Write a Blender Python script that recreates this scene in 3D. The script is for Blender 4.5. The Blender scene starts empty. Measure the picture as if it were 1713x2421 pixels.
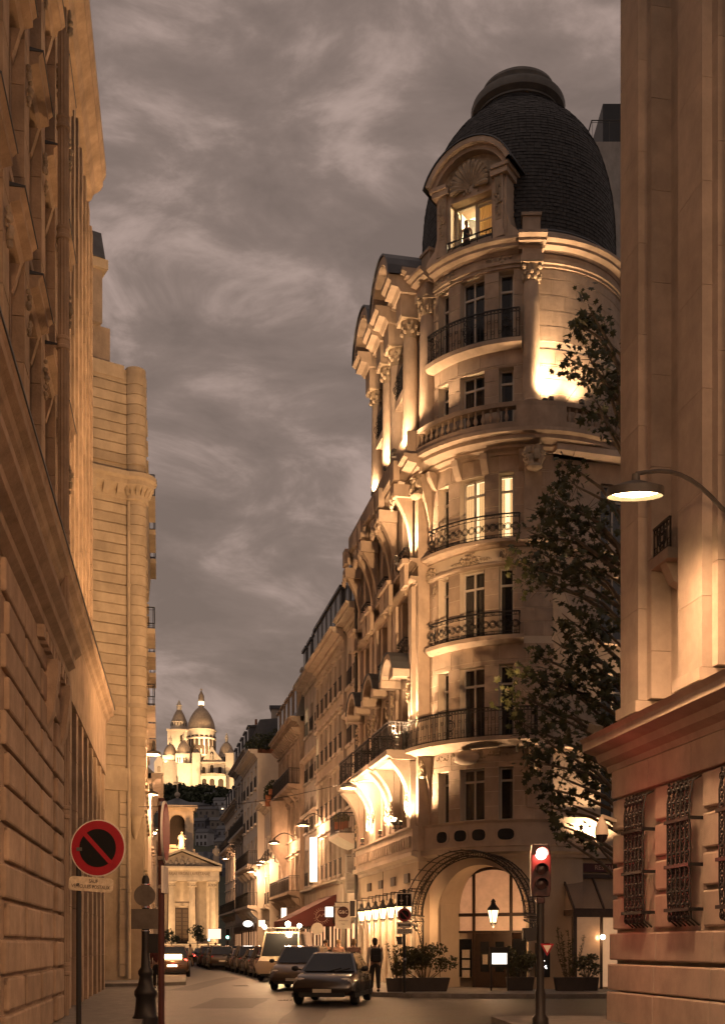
import bpy, math, random
from mathutils import Vector, Matrix
random.seed(7)
R = math.radians
pi = math.pi
sc = bpy.context.scene
COL = sc.collection
# ------------------------------------------------------------------ camera
F, PX0, PYH, EYE = 2700.0, 856.5, 2236.0, 1.65      # focal length in photo pixels, centre column, horizon row, eye height
cam_d = bpy.data.cameras.new('camera')
cam = bpy.data.objects.new('camera', cam_d); COL.objects.link(cam)
cam.location = (0, 0, EYE); cam.rotation_euler = (R(90), 0, 0)
cam_d.sensor_fit = 'VERTICAL'; cam_d.sensor_height = 36.0
cam_d.lens = F / 2421.0 * 36.0
cam_d.shift_y = (PYH - 1210.5) / 2421.0
cam_d.clip_start = 0.1; cam_d.clip_end = 6000
sc.camera = cam
def at(px, py, Y):                                    # where a thing of known distance stands
    return Vector(((px - PX0) / F * Y, Y, EYE + (PYH - py) / F * Y))
# ------------------------------------------------------------------ dusk sky
w = bpy.data.worlds.new('World'); sc.world = w; w.use_nodes = True
nt = w.node_tree; nt.nodes.clear()
def wn(t, **k):
    n = nt.nodes.new(t)
    for a, b in k.items(): setattr(n, a, b)
    return n
out = wn('ShaderNodeOutputWorld'); bg = wn('ShaderNodeBackground')
sky = wn('ShaderNodeTexSky'); sky.sky_type = 'NISHITA'; sky.sun_disc = False
sky.sun_elevation = R(1.5); sky.sun_rotation = R(-60); sky.air_density = 1.5; sky.dust_density = 4
tc = wn('ShaderNodeTexCoord')
mp = wn('ShaderNodeMapping'); mp.inputs['Scale'].default_value = (1.7, 1.7, 3.8); mp.inputs['Rotation'].default_value = (R(-14), R(6), R(20))
mp.inputs['Location'].default_value = (9.1, 3.3, .9)
n1 = wn('ShaderNodeTexNoise'); n1.inputs['Scale'].default_value = 1.5; n1.inputs['Detail'].default_value = 9; n1.inputs['Roughness'].default_value = .5; n1.inputs['Distortion'].default_value = .15
n2 = wn('ShaderNodeTexNoise'); n2.inputs['Scale'].default_value = 5.2; n2.inputs['Detail'].default_value = 9; n2.inputs['Roughness'].default_value = .6; n2.inputs['Distortion'].default_value = .45
mx = wn('ShaderNodeMix', data_type='FLOAT'); mx.inputs[0].default_value = .46
ed = wn('ShaderNodeMapRange', interpolation_type='SMOOTHSTEP'); ed.inputs[1].default_value = .47; ed.inputs[2].default_value = .56; ed.inputs[3].default_value = .45; ed.inputs[4].default_value = .565
m2 = wn('ShaderNodeMix', data_type='FLOAT'); m2.inputs[0].default_value = .42
rp = wn('ShaderNodeValToRGB')
for i, (p, c) in enumerate([(.43, (.112, .082, .070)), (.485, (.150, .110, .094)), (.54, (.205, .151, .130)), (.60, (.285, .212, .184))]):
    e = rp.color_ramp.elements[i] if i < 2 else rp.color_ramp.elements.new(p)
    e.position = p; e.color = (*c, 1)
sm = wn('ShaderNodeMix', data_type='RGBA', blend_type='ADD'); sm.inputs[0].default_value = .012
L = nt.links.new
L(tc.outputs['Generated'], mp.inputs['Vector']); L(mp.outputs[0], n1.inputs['Vector']); L(mp.outputs[0], n2.inputs['Vector'])
L(n1.outputs[0], mx.inputs[2]); L(n2.outputs[0], mx.inputs[3]); L(mx.outputs[0], ed.inputs[0]); L(mx.outputs[0], m2.inputs[2]); L(ed.outputs[0], m2.inputs[3]); L(m2.outputs[0], rp.inputs[0])
L(rp.outputs[0], sm.inputs[6]); L(sky.outputs[0], sm.inputs[7]); L(sm.outputs[2], bg.inputs['Color'])
bg.inputs['Strength'].default_value = 1.24
L(bg.outputs[0], out.inputs['Surface'])
sun_d = bpy.data.lights.new('sun', 'SUN'); sun_d.energy = .12; sun_d.angle = R(25); sun_d.color = (1, .82, .7)
sun = bpy.data.objects.new('sun', sun_d); COL.objects.link(sun); sun.rotation_euler = (R(50), 0, R(-40))
vs = sc.view_settings; vs.view_transform = 'Standard'; vs.look = 'None'; vs.exposure = 0.45; vs.gamma = 1.0
sc.cycles.max_bounces = 6; sc.cycles.diffuse_bounces = 3; sc.cycles.glossy_bounces = 3; sc.cycles.transmission_bounces = 4
sc.cycles.sample_clamp_indirect = 4.0; sc.cycles.caustics_reflective = False; sc.cycles.caustics_refractive = False
sc.cycles.use_denoising = True
# ------------------------------------------------------------------ materials
MATS = {}
def mat(name, col, rough=.8, var=.18, scale=2.0, bump=.0, metal=0., emit=None, es=0., spec=.4, streak=0., fine=14., trans=0., alpha=1.):
    if name in MATS: return MATS[name]
    m = bpy.data.materials.new(name); m.use_nodes = True; MATS[name] = m
    t = m.node_tree; b = t.nodes['Principled BSDF']
    b.inputs['Roughness'].default_value = rough; b.inputs['Metallic'].default_value = metal
    b.inputs['Specular IOR Level'].default_value = spec
    b.inputs['Base Color'].default_value = (*col, 1)
    if trans: b.inputs['Transmission Weight'].default_value = trans
    if alpha < 1: b.inputs['Alpha'].default_value = alpha
    if emit:
        b.inputs['Emission Color'].default_value = (*emit, 1); b.inputs['Emission Strength'].default_value = es
    if var or bump:
        c = t.nodes.new('ShaderNodeTexCoord')
        g = t.nodes.new('ShaderNodeNewGeometry')
        n = t.nodes.new('ShaderNodeTexNoise'); n.inputs['Scale'].default_value = scale; n.inputs['Detail'].default_value = 6; n.inputs['Roughness'].default_value = .65
        t.links.new(g.outputs['Position'], n.inputs['Vector'])
        oi = t.nodes.new('ShaderNodeObjectInfo')
        r = t.nodes.new('ShaderNodeValToRGB'); r.color_ramp.elements[0].position = .25; r.color_ramp.elements[1].position = .78
        lo = [x * (1 - var * 1.6) for x in col]; hi = [min(1, x * (1 + var)) for x in col]
        r.color_ramp.elements[0].color = (*lo, 1); r.color_ramp.elements[1].color = (*hi, 1)
        t.links.new(n.outputs[0], r.inputs[0])
        cur = r.outputs[0]
        if streak:                                     # rain streaks and soot on old stone
            mm = t.nodes.new('ShaderNodeMapping'); mm.inputs['Scale'].default_value = (.9, .9, .38)
            t.links.new(g.outputs['Position'], mm.inputs['Vector'])
            s = t.nodes.new('ShaderNodeTexNoise'); s.inputs['Scale'].default_value = 1.3; s.inputs['Detail'].default_value = 9; s.inputs['Roughness'].default_value = .68
            t.links.new(mm.outputs[0], s.inputs['Vector'])
            sr = t.nodes.new('ShaderNodeValToRGB'); sr.color_ramp.elements[0].position = .36; sr.color_ramp.elements[1].position = .60
            sr.color_ramp.elements[0].color = (1 - streak, 1 - streak, 1 - streak, 1)
            t.links.new(s.outputs[0], sr.inputs[0])
            x = t.nodes.new('ShaderNodeMix'); x.data_type = 'RGBA'; x.blend_type = 'MULTIPLY'; x.inputs[0].default_value = 1
            t.links.new(cur, x.inputs[6]); t.links.new(sr.outputs[0], x.inputs[7]); cur = x.outputs[2]
        rv = t.nodes.new('ShaderNodeHueSaturation')     # each stone its own tone
        mr = t.nodes.new('ShaderNodeMapRange'); mr.inputs[3].default_value = 1 - var * .55; mr.inputs[4].default_value = 1 + var * .45
        t.links.new(oi.outputs['Random'], mr.inputs[0]); t.links.new(mr.outputs[0], rv.inputs['Value'])
        t.links.new(cur, rv.inputs['Color']); t.links.new(rv.outputs[0], b.inputs['Base Color'])
        if bump:
            n2 = t.nodes.new('ShaderNodeTexNoise'); n2.inputs['Scale'].default_value = fine; n2.inputs['Detail'].default_value = 5; n2.inputs['Roughness'].default_value = .7
            t.links.new(g.outputs['Position'], n2.inputs['Vector'])
            bp = t.nodes.new('ShaderNodeBump'); bp.inputs['Strength'].default_value = bump; bp.inputs['Distance'].default_value = .03
            t.links.new(n2.outputs[0], bp.inputs['Height']); t.links.new(bp.outputs[0], b.inputs['Normal'])
    return m
STONE = mat('limestone', (.46, .365, .285), .85, .2, .9, .35, streak=.28)
STONE_L = mat('pale_limestone', (.50, .41, .33), .85, .14, 1.2, .25, streak=.16)
STONE_D = mat('sooty_limestone', (.38, .30, .235), .85, .22, .8, .4, streak=.3)
MORTAR = mat('lime_mortar', (.60, .52, .42), .9, .1)
CARVE = mat('carved_limestone', (.42, .34, .25), .85, .3, 3, .5, streak=.2)
STUCCO = mat('cream_stucco', (.46, .39, .32), .9, .12, .6, .15, streak=.2)
STUCCO_W = mat('white_render', (.58, .52, .44), .9, .08, .5, .1, streak=.15)
STUCCO_G = mat('grey_render', (.34, .31, .28), .9, .12, .5, .1, streak=.3)
OCHRE = mat('ochre_stone', (.46, .37, .265), .85, .16, .9, .3, streak=.2)
SLATE = mat('slate', (.034, .033, .034), .6, .55, 7, .3, spec=.3)
ZINC = mat('zinc_roof', (.085, .09, .10), .45, .25, 1.5, metal=.3)
IRON = mat('wrought_iron', (.014, .013, .013), .5, .2, 5, spec=.4)
GREYIRON = mat('grey_painted_iron', (.07, .065, .06), .5, .2, 5)
WOODW = mat('white_window_wood', (.50, .46, .41), .6, .08, 3)
WOODD = mat('dark_oak', (.045, .025, .016), .5, .3, 6)
GLASST = mat('clear_pane', (.02, .022, .025), .06, 0, spec=.7, alpha=.38)
GLASS = mat('dark_glass', (.012, .013, .015), .08, 0, spec=.6)
GLASSF = mat('far_dark_glass', (.03, .026, .024), .2, 0, spec=.5)
WARM = mat('lit_curtain', (.7, .55, .4), .9, .1, 3, emit=(1, .60, .26), es=1.15)
WARMB = mat('lit_room', (.7, .6, .45), .9, .2, 1.2, emit=(1, .72, .38), es=3.0)
NETC = mat('net_curtain', (.33, .31, .28), .9, .1, 3)
WARM2 = mat('lit_far_window', (.7, .55, .4), .9, 0, emit=(1, .74, .42), es=2.0)
DARKROOM = mat('opening_shade', (.03, .03, .03), .9, .3, 3)  # shade of unlit rooms and oval holes, put in as dark colour
ASPHALT = mat('asphalt', (.036, .034, .033), .5, .4, 1.1, .8, fine=22)
PAVE = mat('granite_paving', (.17, .155, .14), .75, .25, 3, .3, fine=40)
KERB = mat('granite_kerb', (.23, .21, .19), .8, .2, 3, .3)
SHUT = mat('painted_shutter', (.42, .40, .36), .7, .12, 2)
TERRA = mat('terracotta_pot', (.25, .10, .05), .8, .2, 4)
BLACK = mat('black_plastic', (.012, .012, .012), .45, 0)
CHROME = mat('chrome_trim', (.6, .6, .6), .2, 0, metal=1)
RUBBER = mat('tyre_rubber', (.015, .015, .015), .8, 0)
BARK = mat('plane_bark', (.14, .11, .08), .9, .4, 5, .5)
LEAF = mat('plane_leaf', (.060, .066, .026), .55, .35, 2.5, spec=.3)
LEAFD = mat('dark_evergreen_leaf', (.035, .045, .020), .6, .35, 3)
LEAFO = mat('potted_leaf', (.085, .085, .035), .6, .4, 4)
# ------------------------------------------------------------------ mesh builder
class MB:
    def __init__(s): s.v = []; s.f = []
    def _a(s, vs, fs):
        o = len(s.v); s.v += [tuple(x) for x in vs]; s.f += [tuple(i + o for i in f) for f in fs]; return s
    def box(s, x0, x1, y0, y1, z0, z1):
        if x0 > x1: x0, x1 = x1, x0
        if y0 > y1: y0, y1 = y1, y0
        if z0 > z1: z0, z1 = z1, z0
        return s._a([(x0,y0,z0),(x1,y0,z0),(x1,y1,z0),(x0,y1,z0),(x0,y0,z1),(x1,y0,z1),(x1,y1,z1),(x0,y1,z1)],
                    [(0,3,2,1),(4,5,6,7),(0,1,5,4),(1,2,6,5),(2,3,7,6),(3,0,4,7)])
    def bar(s, p, q, w, h=None):                      # square bar between two points
        p, q = Vector(p), Vector(q); d = (q - p).normalized(); h = h or w
        a = d.cross(Vector((0,0,1)));
        if a.length < 1e-4: a = Vector((1,0,0))
        a.normalize(); b = a.cross(d)
        a *= w/2; b *= h/2
        vs = [p-a-b, p+a-b, p+a+b, p-a+b, q-a-b, q+a-b, q+a+b, q-a+b]
        return s._a(vs, [(0,3,2,1),(4,5,6,7),(0,1,5,4),(1,2,6,5),(2,3,7,6),(3,0,4,7)])
    def tube(s, pts, r, n=6, caps=True):
        pts = [Vector(p) for p in pts]; N = len(pts)
        rr = r if isinstance(r, (list, tuple)) else [r]*N
        o = len(s.v); up = None
        for i, p in enumerate(pts):
            d = (pts[min(i+1, N-1)] - pts[max(i-1, 0)])
            d = d.normalized() if d.length > 1e-9 else Vector((0,0,1))
            if up is None: up = d.cross(Vector((0,0,1))) if abs(d.z) < .95 else d.cross(Vector((1,0,0)))
            a = (up - d*up.dot(d)); a = a.normalized() if a.length > 1e-6 else Vector((1,0,0)); up = a
            b = d.cross(a)
            for k in range(n):
                t = 2*pi*k/n; s.v.append(tuple(p + (a*math.cos(t) + b*math.sin(t))*rr[i]))
        for i in range(N-1):
            for k in range(n):
                s.f.append((o+i*n+k, o+i*n+(k+1) % n, o+(i+1)*n+(k+1) % n, o+(i+1)*n+k))
        if caps: s.f.append(tuple(o+k for k in range(n))[::-1]); s.f.append(tuple(o+(N-1)*n+k for k in range(n)))
        return s
    def ring(s, c, r, axis_u, axis_v, t, n=10, m=4):   # small torus in the plane of u, v
        c, u, v = Vector(c), Vector(axis_u), Vector(axis_v); o = len(s.v); w_ = u.cross(v)
        for i in range(n):
            a = 2*pi*i/n; d = u*math.cos(a) + v*math.sin(a)
            for k in range(m):
                b = 2*pi*k/m; s.v.append(tuple(c + d*(r + t*math.cos(b)) + w_*(t*math.sin(b))))
        for i in range(n):
            for k in range(m):
                s.f.append((o+i*m+k, o+((i+1) % n)*m+k, o+((i+1) % n)*m+(k+1) % m, o+i*m+(k+1) % m))
        return s
    def lathe(s, prof, n=24, a0=0, a1=2*pi, c=(0,0), closed=False):  # prof [(r,z)], angle 0 faces -y, + to +x
        full = abs(a1-a0-2*pi) < 1e-6; o = len(s.v); P = len(prof); M = n if full else n+1
        for i in range(M):
            a = a0 + (a1-a0)*i/n
            for r, z in prof: s.v.append((c[0]+r*math.sin(a), c[1]-r*math.cos(a), z))
        for i in range(n):
            j = (i+1) % M
            for k in range(P if closed else P-1):
                l = (k+1) % P
                s.f.append((o+i*P+k, o+j*P+k, o+j*P+l, o+i*P+l))
        if closed and not full:
            s.f.append(tuple(o+k for k in range(P))[::-1]); s.f.append(tuple(o+n*P+k for k in range(P)))
        return s
    def arc(s, a0, a1, r0, r1, z0, z1, n=None, c=(0,0)):   # curved block
        n = n or max(1, int(abs(a1-a0)/R(5)))
        return s.lathe([(r0,z0),(r1,z0),(r1,z1),(r0,z1)], n, a0, a1, c, True)
    def prism(s, poly, axis, a, b):                    # poly in the two other axes, extruded along axis from a to b
        n = len(poly)
        def P(p, h): return (h, p[0], p[1]) if axis == 'x' else ((p[0], h, p[1]) if axis == 'y' else (p[0], p[1], h))
        vs = [P(p, a) for p in poly] + [P(p, b) for p in poly]
        return s._a(vs, [tuple(range(n)), tuple(range(2*n-1, n-1, -1))] + [(i, i+n, (i+1) % n+n, (i+1) % n) for i in range(n)])
    def ball(s, c, r, n=8, m=6, sx=1, sy=1, sz=1):
        o = len(s.v)
        s.v.append((c[0], c[1], c[2]-r*sz))
        for j in range(1, m):
            t = pi*j/m
            for i in range(n):
                a = 2*pi*i/n; s.v.append((c[0]+r*sx*math.sin(t)*math.cos(a), c[1]+r*sy*math.sin(t)*math.sin(a), c[2]-r*sz*math.cos(t)))
        s.v.append((c[0], c[1], c[2]+r*sz)); e = len(s.v)-1
        for i in range(n): s.f.append((o, o+1+(i+1) % n, o+1+i)); s.f.append((e, e-n+i, e-n+(i+1) % n))
        for j in range(m-2):
            for i in range(n):
                p = o+1+j*n; s.f.append((p+i, p+(i+1) % n, p+n+(i+1) % n, p+n+i))
        return s
    def add(s, other, M):
        return s._a([M @ Vector(x) for x in other.v], other.f)
    def mesh(s, name, m, smooth=False):
        me = bpy.data.meshes.new(name); me.from_pydata(s.v, [], s.f)
        if m:
            for q in (m if isinstance(m, (list, tuple)) else [m]): me.materials.append(q)
        if smooth:
            me.polygons.foreach_set('use_smooth', [True]*len(me.polygons))
            if hasattr(me, 'set_sharp_from_angle'): me.set_sharp_from_angle(angle=R(38))
        me.update(); return me
    def build(s, name, m, parent=None, loc=(0,0,0), rz=0, smooth=False, rot=None):
        return put(name, s.mesh(name, m, smooth), parent, loc, rz, rot)
def put(name, me, parent=None, loc=(0,0,0), rz=0, rot=None, scale=None):
    o = bpy.data.objects.new(name, me); COL.objects.link(o); o.parent = parent; o.location = loc
    o.rotation_euler = rot if rot else (0, 0, rz)
    if scale: o.scale = scale
    return o
def tag(o, label=None, cat=None, group=None, kind=None):
    if label: o['label'] = label
    if cat: o['category'] = cat
    if group: o['group'] = group
    if kind: o['kind'] = kind
    return o
def thing(name, label, cat, loc=(0,0,0), rz=0, group=None):
    return tag(put(name, None, None, loc, rz), label, cat, group)
def dup(o, parent=None):
    c = o.copy(); COL.objects.link(c); c.parent = parent
    for ch in o.children: dup(ch, c)
    return c
def lamp(kind, parent, loc, power, col=(1,.55,.2), radius=.08, cone=None, blend=.6, target=None, name='bulb_light'):
    d = bpy.data.lights.new(name, kind); d.energy = power; d.color = col; d.shadow_soft_size = radius
    if kind == 'SPOT': d.spot_size = R(cone or 120); d.spot_blend = blend
    o = put(name, d, parent, loc)
    if target is not None:
        o.rotation_euler = (Vector(target) - Vector(loc)).to_track_quat('-Z', 'Y').to_euler()
    return o
def text(name, s, size, m, parent, loc, rot, depth=.004, align='CENTER', sx=1):
    c = bpy.data.curves.new(name, 'FONT'); c.body = s; c.size = size; c.extrude = depth; c.align_x = align; c.align_y = 'CENTER'; c.resolution_u = 3
    o = bpy.data.objects.new(name, c); COL.objects.link(o)
    me = bpy.data.meshes.new_from_object(o.evaluated_get(bpy.context.evaluated_depsgraph_get())); bpy.data.objects.remove(o); bpy.data.curves.remove(c)
    me.materials.clear(); me.materials.append(m)
    o = put(name, me, parent, loc, rot=rot); o.scale = (sx, 1, 1); return o
def carving(mb, c, w, h, d, n=26, seed=1, u=(1,0,0), out_=(0,1,0)):    # lumpy carved ornament
    rg = random.Random(seed); u, o_ = Vector(u), Vector(out_)
    for i in range(n):
        a, b = rg.uniform(-1, 1), rg.uniform(-1, 1)
        if a*a + b*b > 1.1: continue
        r = rg.uniform(.35, .8)*min(w, h)*.28*(1.15 - .5*math.hypot(a, b))
        p = Vector(c) + u*(a*w/2) + Vector((0,0,1))*(b*h/2) + o_*(d*.4*(1-.6*math.hypot(a, b)))
        mb.ball(p, r, 6, 4, 1, 1, rg.uniform(.7, 1.5))
# railing along a polyline of ground-plan points
def railing(path, z0, h, style='bars', step=.125, bar=.018, rings=True):
    mb = MB(); P = [Vector((p[0], p[1], 0)) for p in path]
    Ls = [0]
    for a, b in zip(P, P[1:]): Ls.append(Ls[-1] + (b-a).length)
    tot = Ls[-1]
    def pos(t):
        t = max(0, min(tot, t))
        for i in range(len(P)-1):
            if t <= Ls[i+1] + 1e-9:
                k = (t-Ls[i])/max(1e-9, Ls[i+1]-Ls[i]); d = (P[i+1]-P[i]).normalized(); return P[i].lerp(P[i+1], k), d
    Z = Vector((0,0,1))
    for zz, w_ in ((h, .05), (h-.12, .022), (.05, .03)) + (((.15, .02),) if style == 'rings' else ()):
        for a, b in zip(P, P[1:]): mb.bar(a + Z*(z0+zz), b + Z*(z0+zz), w_, w_*.8)
    if style == 'bars':
        n = max(2, int(tot/step))
        for i in range(n+1):
            p, d = pos(tot*i/n); mb.bar(p + Z*z0, p + Z*(z0+h), bar*(1.7 if i % 8 == 0 else 1))
            if rings and i < n:
                q, d = pos(tot*(i+.5)/n)
                mb.ring(q + Z*(z0+h-.06), step*.36, d, Z, .009, 8, 3)
                if i % 2: mb.ring(q + Z*(z0+h*.62), step*.42, d, Z, .009, 8, 3)
                if i % 2 == 0: mb.ring(q + Z*(z0+h*.25), step*.45, d, Z, .009, 8, 3)
        if rings:
            k = 3 if tot > 2 else 1
            for i in range(k):
                q, d = pos(tot*(i+.5)/k)
                for rr, dz in ((.17, .5), (.10, .5), (.09, .78), (.09, .22)): mb.ring(q + Z*(z0+h*dz), rr, d, Z, .016, 12, 4)
    else:
        n = max(2, round(tot/.27))
        for i in range(n+1):
            p, d = pos(tot*i/n)
            if i in (0, n): mb.bar(p + Z*z0, p + Z*(z0+h), .03)
        for i in range(n):
            q, d = pos(tot*(i+.5)/n)
            mb.ring(q + Z*(z0+h*.48), .125, d, Z, .014, 14, 4); mb.ring(q + Z*(z0+h*.48), .085, d, Z, .011, 12, 4)
            mb.ring(q + Z*(z0+h-.06), .045, d, Z, .010, 8, 3); mb.ring(q + Z*(z0+.10), .045, d, Z, .010, 8, 3)
            q, d = pos(tot*i/n); mb.ring(q + Z*(z0+h*.48), .045, d, Z, .010, 8, 3)
    return mb
# windows share their meshes by size
_win = {}
def window(parent, x, z0, z1, w_, y, frame=WOODW, glass=GLASS, name='window', double=True, transom=.72, label=None):
    key = (round(w_, 3), round(z1-z0, 3), frame.name, glass.name, double, transom)
    if key not in _win:
        h = z1-z0; t = .055 if w_ < 1.6 else .07
        f = MB()
        f.box(-w_/2, -w_/2+t, 0, .07, 0, h); f.box(w_/2-t, w_/2, 0, .07, 0, h)
        f.box(-w_/2+t, w_/2-t, 0, .07, 0, t); f.box(-w_/2+t, w_/2-t, 0, .07, h-t, h)
        if double: f.box(-t*.6, t*.6, .002, .08, t, h-t)
        if transom:
            for sx in ((-1, 1) if double else (0,)):
                xa, xb = ((-w_/2+t, -t*.6) if sx < 0 else ((t*.6, w_/2-t) if sx > 0 else (-w_/2+t, w_/2-t)))
                f.box(xa, xb, .004, .085, h*transom, h*transom+t*1.3)
        g = MB(); g.box(-w_/2+t*.5, w_/2-t*.5, .012, .03, t*.5, h-t*.5)
        _win[key] = (f.mesh('window', frame), g.mesh('pane', glass))
    a, b = _win[key]
    o = put(name, a, parent, (x, y, z0)); put('pane', b, o)
    return o
# straight facade: local x along the street, +y out to the street, real openings 0.3 deep
def facade(root, Lx, z0, z1, cols, floors, m, depth=9., rec=.28, wall='wall', skip=(), frame=WOODW, glass=GLASSF, sills=True, lit=(), loc=(0,0,0), rz=0, surround=True, double=True, body=True):
    w_ = MB(); xs = [0.] + [x for c in cols for x in c] + [Lx]
    if body: w_.box(0, Lx, -depth, -rec, z0, z1)
    for i in range(0, len(xs), 2): w_.box(xs[i], xs[i+1], -rec, 0, z0, z1)
    fl = sorted(floors)
    for (a, b) in cols:
        zz = z0
        for k, (s, e) in enumerate(fl):
            if s > zz: w_.box(a, b, -rec, 0, zz, s)
            zz = e
        if zz < z1: w_.box(a, b, -rec, 0, zz, z1)
    o = w_.build(wall, m, root, loc, rz)
    Mt = Matrix.Translation(Vector(loc)) @ Matrix.Rotation(rz, 4, 'Z')
    for k, (s, e) in enumerate(fl):
        for j, (a, b) in enumerate(cols):
            if (k, j) in skip: continue
            wn_ = window(root, (a+b)/2, s, e, b-a, -rec+.02, frame, WARM2 if (k, j) in lit else glass, double=double)
            wn_.location = Mt @ wn_.location; wn_.rotation_euler.z += rz
            if sills:
                sb = MB(); sb.box(a-.1, b+.1, .002, .14, s-.14, s)
                if surround:
                    sb.box(a-.16, a, .002, .06, s, e+.12); sb.box(b, b+.16, .002, .06, s, e+.12); sb.box(a, b, .002, .06, e, e+.12)
                    sb.box(a-.22, b+.22, .002, .16, e+.2, e+.3)
                sb.build('window_surround', m, root, loc, rz)
    return o
def cornice(root, x0, x1, z, prof, m, name='cornice', y=0.002, loc=(0,0,0), rz=0):   # prof [(out, up)] below-to-top, run along x
    mb = MB(); mb.prism([(y, z)] + [(y+a, z+b) for a, b in prof] + [(y, z+prof[-1][1])], 'x', x0, x1)
    return mb.build(name, m, root, loc, rz)
BIGC = [(.08, 0), (.08, .12), (.2, .18), (.2, .28), (.55, .34), (.55, .46), (.7, .52), (.7, .62)]
MIDC = [(.05, 0), (.05, .08), (.16, .14), (.3, .17), (.3, .28)]
SMLC = [(.04, 0), (.1, .06), (.1, .16)]
# ------------------------------------------------------------------ ground
def sheet(name, poly, z, m, kind='structure'):
    mb = MB(); mb._a([(x, y, z) for x, y in poly], [tuple(range(len(poly)))])
    return tag(mb.build(name, m), kind=kind)
def slab(name, poly, z0, z1, m):
    mb = MB(); mb.prism(poly, 'z', z0, z1); return tag(mb.build(name, m), kind='structure')
sheet('road', [(-900, -60), (900, -60), (900, 1500), (-900, 1500)], 0, ASPHALT)
RP = [(-.35, 40), (.15, 37.6), (1.6, 36.4), (4, 36), (60, 36), (60, 50), (2.5, 60), (-10, 110), (-14, 140), (-19.4, 140)]
slab('pavement_right', RP, -.2, .13, PAVE)
slab('pavement_near_right', [(2.9, 24.4), (5.2, -8), (40, -8), (40, 24.8), (3.2, 24.8)], -.2, .13, PAVE)
LP = [(-7.9, 50), (-7.6, 48.2), (-8.6, 46.6), (-60, 26), (-60, 140), (-21.5, 140)]
slab('pavement_left', LP, -.2, .13, PAVE)
slab('pavement_near_left', [(-7.2, 40.6), (-1.6, 5), (-1.2, -8), (-40, -8), (-40, 20), (-8, 41)], -.2, .13, PAVE)
def kerb(name, pts, w_=.16):
    mb = MB(); n = 0
    for (a, b) in zip(pts, pts[1:]):
        a, b = Vector((*a, .05)), Vector((*b, .05)); d = b-a; k = max(1, int(d.length/1.1))
        for i in range(k):
            if i > 60: break
            p, q = a + d*(i/k) , a + d*((i+.985)/k); mb.bar(p, q, w_, .18)
    return tag(mb.build(name, KERB), kind='structure')
kerb('kerb_right', [(60, 35.92), (4, 35.92), (1.56, 36.32), (.08, 37.56), (-.43, 40), (-19.5, 140)])
kerb('kerb_near_right', [(5.1, -8), (2.82, 24.4)])
kerb('kerb_left', [(-8.6, 46.5), (-7.52, 48.2), (-7.82, 50), (-21.4, 140)])
# ------------------------------------------------------------------ corner building with its round tower
TC = Vector((5.98, 44, 0)); TR = 3.95; CBR = R(-2.5)
def turn(v): return Matrix.Rotation(CBR, 4, 'Z') @ Vector(v)
CB = thing('corner_building', 'round-towered limestone corner building with dark slate dome and lit attic window', 'building', TC, CBR)
D_ = R
WIN = [(-52, -44.2), (-36.6, -22.6), (-15, -7.3)]
FL = [(6.1, 7.95), (8.95, 11.57), (12.55, 15.0), (15.95, 18.3), (20.05, 22.0), (22.9, 25.4)]
PHI = -29.6
A0, A1L, A1H = -92, 13, 80
core = MB()
core.lathe([(3.3, 4.9), (3.3, 26)], 48)
for (za, zb, a1) in ((5.0, 19.1, A1L), (19.1, 25.9, A1H)):
    edges = [A0] + [x for p in WIN for x in p] + [a1]
    for i in range(0, len(edges), 2): core.arc(R(edges[i]), R(edges[i+1]), 3.55, 3.938, za, zb)
    for (p, q) in WIN:
        zz = za
        for (s, e) in FL:
            if s < za or s > zb: continue
            core.arc(R(p), R(q), 3.55, 3.938, zz, s); zz = e
        core.arc(R(p), R(q), 3.55, 3.938, zz, zb)
core.build('wall', MORTAR, CB)
# ashlar blocks, each its own stone
gap = .55
def blocks(z0, z1, ivals, odd):
    for (a, b) in ivals:
        n = max(1, round((b-a)/13.5)); st = (b-a)/n
        cuts = [a + st*i for i in range(n+1)]
        if odd and n > 1: cuts = [a] + [c - st*.5 for c in cuts[1:]] + [b]
        for p, q in zip(cuts, cuts[1:]):
            if q-p < 1: continue
            MB().arc(R(p+gap*.22), R(q-gap*.22), 3.935, 3.952 + random.uniform(-.003, .004), z0+.013, z1-.013, max(1, int((q-p)/4))).build('stone_block', STONE, CB)
k = 0
for (za, zb, a1) in ((6.06, 8.66, A1L), (8.92, 12.28, A1L), (12.52, 15.06, A1L), (15.92, 18.96, A1L), (20.0, 22.6, 72), (22.86, 25.6, 72)):
    n = round((zb-za)/.56); h = (zb-za)/n
    for i in range(n):
        s, e = za+i*h, za+(i+1)*h; op = [f for f in FL if f[0] < e-.05 and f[1] > s+.05]
        iv = [(-70, WIN[0][0]), (WIN[0][1], WIN[1][0]), (WIN[1][1], WIN[2][0]), (WIN[2][1], a1)] if op else [(-70, a1)]
        if op and op[0][1] < e:                        # course that bridges the window head
            s2 = op[0][1]; blocks(s, s2, iv, k % 2); blocks(s2, e, [(-70, a1)], 0)
        else: blocks(s, e, iv, k % 2)
        k += 1
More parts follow.
